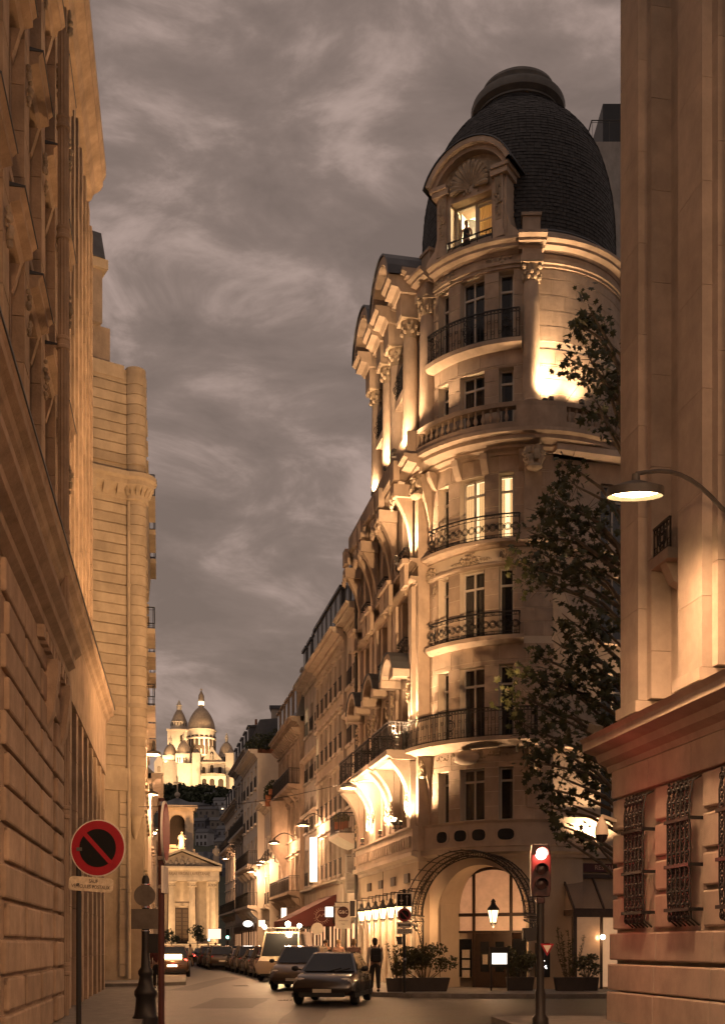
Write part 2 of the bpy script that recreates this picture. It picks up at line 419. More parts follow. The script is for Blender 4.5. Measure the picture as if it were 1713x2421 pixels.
# windows in the tower
for fi, (s, e) in enumerate(FL):
    for wi, (p, q) in enumerate(WIN):
        a = R((p+q)/2); wd = 2*3.62*math.sin(R(q-p)/2)
        lit_ = fi == 3 and wi > 0
        o = window(CB, 3.60*math.sin(a), s, e, wd, -3.60*math.cos(a), WOODW, GLASST, double=(wi == 1), transom=.74)
        o.rotation_euler.z = a + pi
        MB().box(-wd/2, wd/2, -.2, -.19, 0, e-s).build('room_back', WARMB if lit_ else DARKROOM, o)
        cu = MB(); rr = random.Random(fi*7+wi); f0_ = rr.uniform(.12, .42) if not lit_ else .4
        for sd_ in ((-1, 1) if wi == 1 or lit_ else (rr.choice((-1, 1)),)):
            n = max(3, int(wd*f0_/.05))
            for k in range(n): x = sd_*(wd/2-.03-k*.05); cu.tube([(x, -.1-.02*(k % 2), .02), (x, -.1-.02*(k % 2), (e-s)*.97)], .028, 5)
        cu.build('curtain', WARM if lit_ else NETC, o)
# cornices, ledges and balconies
def ledge(name, prof, a0=A0, a1=A1L, m=STONE, n=44):
    mb = MB(); mb.lathe(prof, n, R(a0), R(a1), closed=True); return mb.build(name, m, CB, smooth=True)
def CP(z, prof, r=3.96): return [(3.7, z)] + [(r+a, z+b) for a, b in prof] + [(3.7, z+prof[-1][1])]
ledge('ground_cornice', CP(4.75, [(.05, 0), (.08, .12), (.3, .2), (.3, .36), (.34, .4)]), -88, 30, STONE_L)
ledge('frieze_band', [(3.7, 5.16), (4.14, 5.16), (4.14, 5.98), (3.7, 5.98)], -82, 14, STONE_L)
ledge('string_course', CP(5.98, [(.2, 0), (.26, .08)]), -82, 14, STONE_L)
ledge('balcony_slab', [(3.7, 8.62), (4.3, 8.62), (4.52, 8.74), (4.72, 8.78), (4.72, 8.92), (3.7, 8.92)], -76, 4)
ledge('string_course', CP(12.28, [(.02, 0), (.05, .06), (.05, .1)]), -70, -60)
ledge('balcony_slab', [(3.7, 12.26), (4.12, 12.26), (4.28, 12.38), (4.28, 12.52), (3.7, 12.52)], -57, -2.5)
ledge('string_course', CP(15.02, [(.04, 0), (.12, .05), (.12, .12)]))
ledge('balcony_slab', CP(15.66, [(.1, 0), (.16, .08), (.32, .12), (.32, .24)]), -82, A1L)
ledge('main_cornice', CP(18.9, [(.06, 0), (.06, .1), (.24, .16), (.24, .24), (.62, .3), (.62, .44), (.78, .5), (.78, .62), (.7, .64)]), A0, 80, STONE, 60)
ledge('balustrade_plinth', [(4.15, 19.55), (4.62, 19.55), (4.62, 19.78), (4.2, 19.78)], A0, 80, STONE_D)
ledge('terrace', [(3.4, 19.5), (4.7, 19.5), (4.7, 19.56), (3.4, 19.56)], A0, 80, STONE_D)
ledge('balcony_slab', [(3.7, 22.58), (4.1, 22.58), (4.3, 22.7), (4.3, 22.86), (3.7, 22.86)], -57, -3.5)
ledge('architrave', CP(25.45, [(.04, 0), (.04, .1), (.1, .12), (.1, .24)]), A0, 80, STONE)
ledge('frieze_band', [(3.6, 25.69), (3.99, 25.69), (3.99, 25.92), (3.6, 25.92)], A0, 80, STONE)
ledge('main_cornice', CP(25.92, [(.06, 0), (.1, .1), (.3, .15), (.3, .25), (.44, .32), (.44, .42)]), A0, 80, STONE, 60)
ledge('attic_parapet', [(3.3, 26.32), (3.88, 26.32), (3.88, 26.72), (3.84, 26.8), (3.3, 26.8)], A0, 85, STONE_D)
ledge('dome_gutter', [(3.4, 26.8), (3.78, 26.8), (3.82, 26.87), (3.78, 26.94), (3.4, 26.94)], -110, 110, ZINC)
def cart(a, r): return (r*math.sin(R(a)), -r*math.cos(R(a)))
def arcpath(a0, a1, r, n=16, ends=3.95):
    P = [cart(a0 + (a1-a0)*i/n, r) for i in range(n+1)]
    return [cart(a0, ends)] + P + [cart(a1, ends)]
railing(arcpath(-75, 3, 4.62, 20), 8.92, 1.0).build('balcony_railing', IRON, CB)
railing(arcpath(-55, -4.5, 4.2), 12.52, .82, 'rings').build('balcony_railing', IRON, CB)
railing(arcpath(-55, -4.5, 4.2), 15.90, .86, 'rings').build('balcony_railing', IRON, CB)
railing(arcpath(-56, -4.5, 4.22), 22.86, 1.05).build('balcony_railing', IRON, CB)
# stone balustrade: pedestals, balusters, handrail
def handrail(a0, a1): MB().arc(R(a0), R(a1), 4.28, 4.6, 20.32, 20.48, 20).build('handrail', STONE_D, CB)
handrail(-92, 80)
for (a0, a1) in ((-90, -58), (-6, 16)):
    MB().arc(R(a0), R(a1), 4.27, 4.61, 19.782, 20.318, 8).build('pedestal', STONE_D, CB)
bal = MB().lathe([(.065, 0), (.065, .05), (.04, .07), (.05, .12), (.085, .2), (.075, .27), (.04, .37), (.035, .42), (.06, .45), (.06, .535)], 10).mesh('baluster', STONE_D, True)
for a in [(-56.5 + i*3.55) for i in range(14)] + [18 + i*3.6 for i in range(14)]:
    put('baluster', bal, CB, (*cart(a, 4.44), 19.782))
# oval openings in the frieze over the ground floor
for a, w_ in ((-46, .5), (-34.5, .5), (-24.5, .5), (-11, .58)):
    mb = MB(); N = 20
    pts = []
    for i in range(N):
        t = 2*pi*i/N; pts.append((math.copysign(abs(math.cos(t))**.7, math.cos(t))*w_*.5, math.copysign(abs(math.sin(t))**.8, math.sin(t))*.2))
    mb.prism([(x*1.35, z*1.45+5.56) for x, z in pts], 'y', -4.165, -4.10); o = mb.build('oval_frame', STONE_L, CB, rz=R(a))
    mb = MB(); mb.prism([(x, z+5.56) for x, z in pts], 'y', -4.18, -4.1); mb.build('oval_opening', DARKROOM, o)  # dark plate stands for the shade inside the oval hole
# columns of the upper order
for a in (-60.5, 1.3):
    cx, cy = cart(a, 4.02)
    o = MB().lathe([(.30, 20.62), (.31, 21.2), (.285, 24.0), (.26, 24.8), (.25, 24.82)], 20, c=(cx, cy)).build('column', STONE, CB, smooth=True)
    MB().lathe([(.0, 20.48), (.42, 20.48), (.42, 20.54), (.36, 20.56), (.39, 20.62), (.33, 20.68), (.30, 20.7)], 20, c=(cx, cy)).build('column_base', STONE, o, smooth=True)
    cp = MB(); cp.lathe([(.25, 24.8), (.27, 24.9), (.26, 25.1), (.34, 25.36), (.36, 25.38)], 16, c=(cx, cy))
    cp.box(cx-.38, cx+.38, cy-.38, cy+.38, 25.38, 25.455)
    for i in range(16):
        t = 2*pi*i/16; z = 24.95 if i % 2 else 25.12; cp.ball((cx+.30*math.cos(t), cy+.30*math.sin(t), z), .075, 6, 4, 1, 1, 1.4)
    for i in range(4):
        t = pi/4 + pi/2*i; cp.ball((cx+.38*math.cos(t), cy+.38*math.sin(t), 25.28), .1, 6, 5)
    cp.build('capital', CARVE, o)
    # entablature breaking forward over the column, and an attic block with a cap
    e = MB(); e.arc(R(a-5.2), R(a+5.2), 3.9, 4.36, 25.456, 25.70); e.arc(R(a-4.6), R(a+4.6), 3.9, 4.30, 25.70, 25.92); e.lathe(CP(25.922, [(.3, 0), (.34, .1), (.55, .15), (.55, .25), (.7, .32), (.7, .43)]), 3, R(a-6.2), R(a+6.2), closed=True)
    e.build('entablature_block', STONE, CB)
    b = MB(); b.arc(R(a-4.3), R(a+4.3), 3.6, 4.12, 26.36, 27.15); b.arc(R(a-4.9), R(a+4.9), 3.55, 4.18, 27.15, 27.26); b.ball((*cart(a, 3.86), 27.3), .2, 10, 6, 1, 1, .6); b.build('attic_block', STONE_D, CB)
# carved garlands
def carve_at(a, r, z, w_, h, d=.16, n=54, seed=1, name='carving'):
    mb = MB(); carving(mb, (0, -r, z), w_, h, d, n, seed, (1,0,0), (0,-1,0)); return mb.build(name, CARVE, CB, rz=R(a), smooth=True)
for i, a in enumerate((-50, -42)): carve_at(a, 3.98, 25.72, .55 if i == 0 else .3, .30 if i == 0 else .5, seed=i, n=60)
for i, a in enumerate((-13, -20)): carve_at(a, 3.98, 25.72, .8 if i == 0 else .22, .32 if i == 0 else .5, seed=4+i, n=34)
carve_at(-30, 3.98, 15.38, .75, .42, n=40, seed=9); carve_at(-22, 3.97, 15.32, .5, .12, seed=10); carve_at(-38, 3.97, 15.3, .5, .12, seed=11)
carve_at(-9, 3.98, 15.4, .7, .36, seed=12, n=34); carve_at(4, 3.98, 15.35, .45, .4, seed=13)
carve_at(-58, 3.98, 15.25, .6, .5, seed=14, n=34); carve_at(-64, 3.98, 14.8, .3, .6, seed=15); carve_at(-54, 4.0, 14.6, .2, .5, seed=16)
cart_o = carve_at(-30, 4.12, 8.35, 1.3, .5, .3, n=60, seed=20, name='cartouche')
MB().ball((0, -4.3, 8.3), .36, 14, 8, 1.4, .45, .75).build('shield', STONE_L, cart_o, smooth=True)
for a in (-46, -14): carve_at(a, 4.05, 8.42, .9, .2, .1, n=30, seed=int(-a))
# great scroll consoles below the main cornice and under the big balcony
def console(a, z0, z1, w_, out_, seed):
    mb = MB(); n = 14; P = [(3.9, z0)]
    for i in range(n+1):
        t = i/n; P.append((3.95 + .05 + out_*(t**2.2), z0 + (z1-z0)*t))
    P.append((3.9, z1)); mb.prism([(-r, z) for r, z in P], 'x', -w_/2, w_/2)
    for dx in (-.12, 0, .12): mb.box(dx-.03, dx+.03, -3.95-.09-out_*.12, -3.95, z0+.5*(z1-z0), z0+.75*(z1-z0))
    o = mb.build('console', STONE, CB, rz=R(a))
    c = MB(); carving(c, (0, -4.0-out_*.75, z1-.35), w_*1.2, .75, .3, 40, seed, (1,0,0), (0,-1,0)); c.ball((0, -4.0-out_*.8, z1-.72), w_*.42, 12, 6, 1.1, .8, .55); c.build('console_carving', CARVE, o, smooth=True)
console(2, 16.3, 18.95, .6, .55, 31); console(-62, 16.3, 18.95, .6, .55, 32)
for a in (-21.8, -37, -3, -55):
    mb = MB(); mb.prism([(-3.95, 18.3), (-4.05, 18.4), (-4.25, 18.75), (-4.3, 18.94), (-3.95, 18.94)], 'x', -.13, .13); mb.build('modillion', STONE, CB, rz=R(a))
console(2, 6.5, 8.6, .34, .3, 33); console(-61, 6.5, 8.6, .34, .3, 34)
# ground floor of the tower: arched entrance facing the crossing
ENT = -25.0
gf = MB()
NA = 24; AW = 1.72; AZ = 2.8
ang = [R(A0) + (R(30)-R(A0))*i/70 for i in range(71)]
def arch_h(x, r): 
    return AZ + math.sqrt(max(0, r*r - x*x)) if abs(x) < r else None
for a, b in zip(ang, ang[1:]):
    am = (a+b)/2; x = 3.95*math.sin(am - R(ENT))
    if abs(x) < AW and math.cos(am - R(ENT)) > 0:
        xa, xb = 3.95*math.sin(a-R(ENT)), 3.95*math.sin(b-R(ENT))
        ha = arch_h(max(-AW, min(AW, xa))*.999, AW); hb = arch_h(max(-AW, min(AW, xb))*.999, AW)
        p = [(3.95*math.sin(a), -3.95*math.cos(a)), (3.95*math.sin(b), -3.95*math.cos(b))]; q = [(3.0*math.sin(a), -3.0*math.cos(a)), (3.0*math.sin(b), -3.0*math.cos(b))]
        gf._a([(*p[0], ha), (*p[1], hb), (*p[1], 4.76), (*p[0], 4.76), (*q[0], ha), (*q[1], hb), (*q[1], 4.76), (*q[0], 4.76)], [(0,1,2,3), (0,4,5,1), (3,2,6,7), (4,7,6,5)])
    else: gf.arc(a, b, 3.0, 3.95, .1, 4.76, 1)
go = gf.build('ground_floor_wall', mat('warm_stucco', (.50, .40, .30), .9, .1, .7, .12, streak=.12), CB)
# deep lining of the arch, door frame and glazing (in the entrance's own frame)
ent = MB()
for i in range(NA):
    t0, t1 = pi*i/NA, pi*(i+1)/NA
    for r0 in ((AW+.006,)):
        P = [(-math.cos(t)*r0, AZ + math.sin(t)*r0) for t in (t0, t1)]; Q = [(-math.cos(t)*(r0+.25), AZ + math.sin(t)*(r0+.25)) for t in (t0, t1)]
        ent._a([(P[0][0], -3.72, P[0][1]), (P[1][0], -3.72, P[1][1]), (P[1][0], -2.5, P[1][1]), (P[0][0], -2.5, P[0][1])], [(0,1,2,3)])
ent._a([(-AW-.006, -3.7, .1), (-AW-.006, -2.5, .1), (-AW-.006, -2.5, AZ), (-AW-.006, -3.7, AZ)], [(0,1,2,3)])
ent._a([(AW+.006, -3.7, .1), (AW+.006, -2.5, .1), (AW+.006, -2.5, AZ), (AW+.006, -3.7, AZ)], [(0,1,2,3)])
ent.build('arch_lining', MATS['warm_stucco'], CB, rz=R(ENT))
df = MB(); yd = -2.72
for x in (-AW+.05, -.72, .72, AW-.05): df.box(x-.05, x+.05, yd-.05, yd+.05, .1, AZ if abs(x) > 1 else AZ + math.sqrt(AW**2-.52)*.98)
df.box(-AW, AW, yd-.06, yd+.06, AZ-.08, AZ+.04); df.box(-AW, AW, yd-.055, yd+.055, 2.12, 2.2)
for i in range(NA):
    t0, t1 = pi*i/NA, pi*(i+1)/NA; df.bar((-math.cos(t0)*(AW-.05), yd, AZ+math.sin(t0)*(AW-.05)), (-math.cos(t1)*(AW-.05), yd, AZ+math.sin(t1)*(AW-.05)), .1)
df.box(-.02, .02, yd-.05, yd+.05, .1, 2.12)
dfo = df.build('entrance_frame', WOODD, CB, rz=R(ENT))
gl = MB()
for i in range(NA):
    t0, t1 = pi*i/NA, pi*(i+1)/NA
    gl._a([(-math.cos(t0)*(AW-.06), yd+.02, AZ+.04), (-math.cos(t1)*(AW-.06), yd+.02, AZ+.04), (-math.cos(t1)*(AW-.06), yd+.02, AZ+math.sin(t1)*(AW-.06)), (-math.cos(t0)*(AW-.06), yd+.02, AZ+math.sin(t0)*(AW-.06))], [(0,1,2,3)])
gl.box(-AW+.1, AW-.1, yd+.02, yd+.03, 2.2, AZ-.08)
gl.build('fanlight_pane', mat('lit_fanlight', (.5, .4, .3), .5, .2, 2.5, emit=(1, .42, .2), es=.22), dfo)
dr = MB(); dr.box(-.67, -.03, yd-.02, yd+.03, .14, 2.11); dr.box(.03, .67, yd-.02, yd+.03, .14, 2.11)
dro = dr.build('door', WOODD, dfo)
dp = MB(); dp.box(-.46, -.12, yd-.03, yd-.022, .7, 1.8); dp.box(.12, .46, yd-.03, yd-.022, .7, 1.8); dp.box(-1.62, -.8, yd-.03, yd-.01, .5, 1.9); dp.box(.8, 1.62, yd-.03, yd-.01, .5, 1.9)
dp.build('door_pane', GLASS, dro)
NOT = mat('paper_notice', (.55, .45, .36), .8, .2, 20)
for x, z, w_, h in ((-.27, 1.15, .2, .36), (.36, 1.2, .2, .3), (-1.02, 1.35, .3, .3), (-1.02, .98, .3, .3), (-1.02, .62, .3, .28)):
    MB().box(x-w_/2, x+w_/2, yd-.045, yd-.036, z-h/2, z+h/2).build('notice', NOT, dro)
# slate dome
prof = [(3.62, 26.9), (3.68, 27.8), (3.66, 28.8), (3.58, 29.7), (3.42, 30.5), (3.18, 31.3), (2.88, 31.9), (2.52, 32.4), (2.1, 32.85), (1.72, 33.2), (1.55, 33.4)]
def prof_at(t):
    seg = [math.dist(a, b) for a, b in zip(prof, prof[1:])]; d = t*sum(seg)
    for i, s in enumerate(seg):
        if d <= s or i == len(seg)-1:
            k = min(1, d/s); a, b = prof[i], prof[i+1]
            return (a[0]+(b[0]-a[0])*k, a[1]+(b[1]-a[1])*k)
        d -= s
def in_dormer(a, z, half=1.32):
    d = a - R(PHI)
    return math.cos(d) > .5 and abs(3.6*math.sin(d)) < half and z < 28.8
dome = MB(); n = 72; rows = 40
for j in range(rows):
    (r0, z0), (r1, z1) = prof_at(j/rows), prof_at((j+1)/rows)
    for i in range(n):
        a, b = 2*pi*i/n - pi, 2*pi*(i+1)/n - pi
        if in_dormer((a+b)/2, (z0+z1)/2, 1.2): continue
        P = [((r0-.03)*math.sin(a), -(r0-.03)*math.cos(a), z0), ((r0-.03)*math.sin(b), -(r0-.03)*math.cos(b), z0), ((r1-.03)*math.sin(b), -(r1-.03)*math.cos(b), z1), ((r1-.03)*math.sin(a), -(r1-.03)*math.cos(a), z1)]
        dome._a(P, [(0,1,2,3)])
dome.build('dome', SLATE, CB)
sl = MB(); rows = 54; rg = random.Random(3)
for j in range(rows):
    (r0, z0), (r1, z1) = prof_at(j/rows), prof_at(min(1, (j+1.15)/rows))
    n = max(30, int(2*pi*r0/.26))
    for i in range(n):
        a = 2*pi*(i + .5*(j % 2))/n - pi; b = a + 2*pi/n*.94
        am = (a+b)/2
        if math.cos(am) < -.35 or in_dormer(am, (z0+z1)/2): continue
        q = r0 + .012 + rg.uniform(-.006, .009); t = r1 - .006; q2 = r0 - .01
        P = [(q*math.sin(a), -q*math.cos(a), z0-rg.uniform(0, .012)), (q*math.sin(b), -q*math.cos(b), z0-rg.uniform(0, .012)), (t*math.sin(b), -t*math.cos(b), z1), (t*math.sin(a), -t*math.cos(a), z1), (q2*math.sin(a), -q2*math.cos(a), z0), (q2*math.sin(b), -q2*math.cos(b), z0)]
        sl._a(P, [(0,1,2,3), (4,5,1,0), (0,3,4), (1,5,2)])
tag(sl.build('slates', SLATE, CB), kind='stuff')
cap = MB().lathe([(1.5, 33.35), (1.62, 33.40), (1.58, 33.50), (1.76, 33.62), (1.8, 33.80), (1.76, 33.92), (1.6, 34.00), (1.36, 34.06), (1.36, 34.22), (1.38, 34.28), (1.42, 34.36), (1.38, 34.48), (1.2, 34.52), (1.18, 34.62), (1.05, 34.74), (.6, 34.84), (0, 34.88)], 48)
cap.build('dome_cap', mat('weathered_lead', (.125, .12, .112), .6, .25, 2, .2), CB, smooth=True)
# stone dormer with scallop shell
dm = MB()
for s in (-1, 1):
    dm.box(s*.78, s*1.32, -4.0, -2.9, 26.9, 29.0); dm.box(s*.92, s*1.22, -4.1, -4.0, 26.95, 28.9)
    dm.prism([(-4.12, 27.15), (-4.12, 26.95), (-2.9, 26.95), (-2.9, 27.15)], 'x', s*.86, s*1.28)
    dm.prism([(s*1.32, 26.9), (s*1.8, 26.9), (s*1.66, 27.1), (s*1.45, 27.3), (s*1.32, 27.75)], 'y', -3.95, -3.2)
    dm.box(s*.8, s*1.42, -4.2, -3.0, 28.9, 29.08); dm.box(s*.84, s*1.5, -4.26, -3.0, 29.08, 29.2)
dm.box(-.78, .78, -3.98, -2.9, 28.62, 29.0)
dmo = dm.build('dormer', STONE, CB, (0, 0, -3.195), R(PHI)); dmo.scale = (1.04, 1, 1.10)
ar = MB(); N = 20; cz = 28.55
def seg(t, r): return (math.sin(t)*r, cz + math.cos(t)*r)
for i in range(N):
    t0, t1 = -R(66) + R(132)*i/N, -R(66) + R(132)*(i+1)/N
    for (ra, rb, ya) in ((1.42, 1.58, -4.2), (1.58, 1.74, -4.38)):
        a, b, c, d = seg(t0, ra), seg(t1, ra), seg(t1, rb), seg(t0, rb)
        ar._a([(a[0], ya, a[1]), (b[0], ya, b[1]), (c[0], ya, c[1]), (d[0], ya, d[1]), (a[0], -2.6, a[1]), (b[0], -2.6, b[1]), (c[0], -2.6, c[1]), (d[0], -2.6, d[1])], [(0,1,2,3), (0,4,5,1), (3,2,6,7)])
ar.build('arched_pediment', STONE, dmo)
zr = MB()
for i in range(N):
    t0, t1 = -R(70) + R(140)*i/N, -R(70) + R(140)*(i+1)/N; a, b = seg(t0, 1.75), seg(t1, 1.75); c, d = seg(t0, 1.79), seg(t1, 1.79)
    zr._a([(c[0], -4.42, c[1]), (d[0], -4.42, d[1]), (d[0], -1.6, d[1]), (c[0], -1.6, c[1]), (a[0], -4.42, a[1]), (b[0], -4.42, b[1])], [(0,1,2,3), (0,4,5,1)])
zr.build('zinc_hood', ZINC, dmo)
ty = MB(); ty._a([(0, -3.9, 29.0)] + [(math.sin(t)*1.45, -3.9, max(29.0, cz + math.cos(t)*1.45)) for t in [-R(72) + R(144)*i/24 for i in range(25)]], [(0, i+1, i+2) for i in range(24)])
ty.build('tympanum', CARVE, dmo)
sh = MB(); nr = 15                                       # the shell: fluted fan
for i in range(nr):
    t = -R(98) + R(196)*i/(nr-1); L_ = .78 - .06*abs(math.sin(t)); c0 = (0, 29.0)
    pts = [(math.sin(t)*L_*k, -3.93 - .22*math.sin(pi*min(1, k*1.0)*.62) , c0[1]-.12 + math.cos(t)*L_*k + .05) for k in (.12, .35, .6, .85, 1.0)]
    sh.tube(pts, [.03, .05, .075, .095, .07], 6)
carving(sh, (0, -3.98, 28.85), .9, .3, .2, 24, 5, (1,0,0), (0,-1,0))
sh.build('scallop_shell', CARVE, dmo, smooth=True)
for s in (-1, 1):
    c = MB(); carving(c, (s*1.07, -4.1, 28.2), .3, .8, .12, 22, 7, (1,0,0), (0,-1,0)); carving(c, (s*1.07, -4.1, 27.65), .2, .4, .1, 12, 8, (1,0,0), (0,-1,0))
    c.box(s*.97, s*1.0, -4.13, -4.1, 28.5, 28.88); c.box(s*1.05, s*1.08, -4.13, -4.1, 28.5, 28.88); c.box(s*1.13, s*1.16, -4.13, -4.1, 28.5, 28.88)
    c.box(s*.95, s*1.18, -4.112, -4.098, 27.5, 28.9); c.build('carving', CARVE, dmo)
    cc = MB(); carving(cc, (s*.95, -3.95, 29.25), .6, .3, .15, 22, 12, (1,0,0), (0,-1,0)); cc.build('carving', CARVE, dmo)
# lit attic room seen through the open casement
CREAM = mat('cream_room_wall', (.75, .66, .50), .9, .05)
rm = MB()
rm._a([(-1.3, -3.5, 26.75), (1.3, -3.5, 26.75), (1.3, -1.4, 26.75), (-1.3, -1.4, 26.75), (-1.3, -3.5, 29), (1.3, -3.5, 29), (1.3, -1.4, 29), (-1.3, -1.4, 29)],
      [(0,1,2,3), (7,6,5,4), (3,2,6,7), (0,3,7,4), (1,5,6,2)])
rm.build('attic_room', CREAM, dmo)
rf = MB()
rf.box(-.78, -.70, -3.62, -3.52, 26.95, 28.62); rf.box(.70, .78, -3.62, -3.52, 26.95, 28.62); rf.box(-.7, .7, -3.62, -3.52, 28.54, 28.62); rf.box(-.02, .06, -3.62, -3.5, 26.95, 28.54)
rf.build('window_frame', WOODW, dmo)
cs = MB(); cs.box(.06, .12, -3.58, -3.54, 27, 28.5); cs.box(.64, .7, -3.58, -3.54, 27, 28.5); cs.box(.12, .64, -3.58, -3.54, 28.44, 28.5); cs.box(.12, .64, -3.575, -3.545, 27.98, 28.02); cs.box(.12, .64, -3.58, -3.54, 27, 27.06)
cs.build('casement', WOODW, dmo)
cu = MB()
for i in range(14): cu.tube([(.1+.043*i, -3.44+.02*(i % 2), 26.95), (.1+.043*i, -3.44+.02*(i % 2), 28.55)], .03, 6)
ccm = mat('cream_curtain', (.75, .62, .42), .9, 0); ct_ = ccm.node_tree; tr_ = ct_.nodes.new('ShaderNodeBsdfTranslucent'); tr_.inputs[0].default_value = (.8, .66, .45, 1); ms_ = ct_.nodes.new('ShaderNodeMixShader'); ms_.inputs[0].default_value = .6
ct_.links.new(ct_.nodes['Principled BSDF'].outputs[0], ms_.inputs[1]); ct_.links.new(tr_.outputs[0], ms_.inputs[2]); ct_.links.new(ms_.outputs[0], ct_.nodes['Material Output'].inputs[0])
cu.build('curtain', ccm, dmo)
lf = MB(); lf.box(-.66, -.60, -3.5, -2.95, 27, 28.5); lf.box(-.665, -.595, -3.5, -2.95, 27.95, 28.0); lf.build('open_casement', WOODW, dmo)
lamp('POINT', dmo, (.1, -2.3, 28.6), 480, (1, .76, .42), .12)
pr = MB()
pr.bar((-.85, -4.14, 27.28), (.85, -4.14, 27.28), .035); pr.bar((-.85, -4.14, 27.08), (.85, -4.14, 27.08), .025)
for x in (-.85, -.3, .3, .85): pr.bar((x, -4.14, 26.95), (x, -4.14, 27.3), .025)
for x in (-.7, .7): pr.ring((x, -4.14, 27.18), .08, (1,0,0), (0,0,1), .012)
pr.build('window_guard', IRON, dmo)
# boulevard wing, mostly behind the plane tree
bw = Vector((.95, .31, 0)); brz = math.atan2(bw.y, bw.x)
p0 = Vector((*cart(13.2, 3.72), 0))
BWL = 16
def wing(x0, z0, z1, cols, floors, name='boulevard_wing'):
    mb = MB()
    xs = [0] + [x for c in cols for x in c] + [BWL]
    mb.box(0, BWL, .3, 9, z0, z1)
    for i in range(0, len(xs), 2): mb.box(xs[i], xs[i+1], 0, .3, z0, z1)
    for a, b in cols:
        zz = z0
        for s, e in floors: mb.box(a, b, 0, .3, zz, s); zz = e
        mb.box(a, b, 0, .3, zz, z1)
    o = mb.build(name, STONE_L, CB, p0, brz)
    for s, e in floors:
        for a, b in cols:
            wq = window(CB, (a+b)/2, s, e, b-a, .26, double=True); wq.location = Matrix.Translation(p0) @ Matrix.Rotation(brz, 4, 'Z') @ wq.location; wq.rotation_euler.z = pi + brz
            MB().box(a-.15, b+.15, -.18, -.002, s-.16, s).build('window_sill', STONE_L, CB, p0, brz)
    return o
wo = wing(0, 4.9, 19.1, [(1.9, 3.0), (4.6, 5.7), (7.4, 8.5), (10.2, 11.3)], [(6.1, 7.95), (9.0, 11.4), (12.6, 14.9), (16.0, 18.2)])
for z, pr_ in ((4.76, .3), (5.98, .12), (8.65, .3), (15.1, .12), (15.66, .25), (18.9, .7)):
    MB().box(-.1, BWL, -pr_, -.003, z, z+.22).build('string_course', STONE_L, CB, p0, brz)
MB().box(1.6, BWL, .0, 9, 19.12, 27.0).build('upper_storey', STONE, CB, p0 + Vector((.3, 1.2, 0)), brz)
MB().box(0, BWL, 0, 9, .1, 4.75).build('ground_floor_wall', MATS['warm_stucco'], CB, p0 + Vector((.02, .04, 0)), brz)
# ------------------------------------------------------------------ street front of the corner building
RD = Vector((-.2018, .9794, 0)); RRZ = math.atan2(RD.y, RD.x)        # right-hand house fronts run this way
P_SF = Vector((2.05, 42.1, 0)); SFL = Matrix.Rotation(-CBR, 4, 'Z') @ (P_SF - TC); SFRZ = RRZ - CBR; SFLEN = 10.9
def SF(mb, name, m, smooth=False): return mb.build(name, m, CB, SFL, SFRZ, smooth)
BAYS = [1.9, 5.4, 8.9]
cols = [(c-.55, c+.55) for c in BAYS]
facade(CB, SFLEN, 4.76, 19.0, cols, [(6.2, 8.1), (8.95, 11.6), (12.6, 15.0), (16.0, 18.3)], STONE, 6, .35, 'street_wall', glass=GLASS, sills=False, loc=SFL, rz=SFRZ)
cols2 = [(c-.55, c+.55) for c in BAYS[:2]]
facade(CB, 6.9, 19.7, 26.3, cols2, [(20.0, 22.0), (22.9, 25.4)], STONE, 6, .35, 'street_wall', glass=GLASS, sills=False, loc=SFL + Vector((.25, .1, 0)), rz=SFRZ)
cornice(CB, -.2, SFLEN, 4.76, [(.05, 0), (.08, .12), (.3, .2), (.3, .36)], STONE_L, 'ground_cornice', loc=SFL, rz=SFRZ)
cornice(CB, .0, SFLEN, 5.16, [(.22, 0), (.22, .82), (.3, .84), (.3, .92)], STONE_L, 'frieze_band', loc=SFL, rz=SFRZ)
cornice(CB, 0, SFLEN, 15.0, MIDC, STONE, 'string_course', loc=SFL, rz=SFRZ)
cornice(CB, 0, SFLEN, 15.66, MIDC, STONE, 'string_course', loc=SFL, rz=SFRZ)
cornice(CB, -.6, SFLEN, 18.9, BIGC, STONE, 'main_cornice', loc=SFL, rz=SFRZ)
cornice(CB, -.3, SFLEN, 19.53, [(.5, 0), (.5, .9), (.45, .95)], STONE_D, 'parapet', loc=SFL, rz=SFRZ)
cornice(CB, 0, 7.0, 26.0, BIGC, STONE, 'upper_cornice', y=-.1, loc=SFL, rz=SFRZ)
for i in range(26):
    SF(MB().box(.25+i*.41, .42+i*.41, .224, .30, 5.3, 5.7), 'dentil', STONE_L)
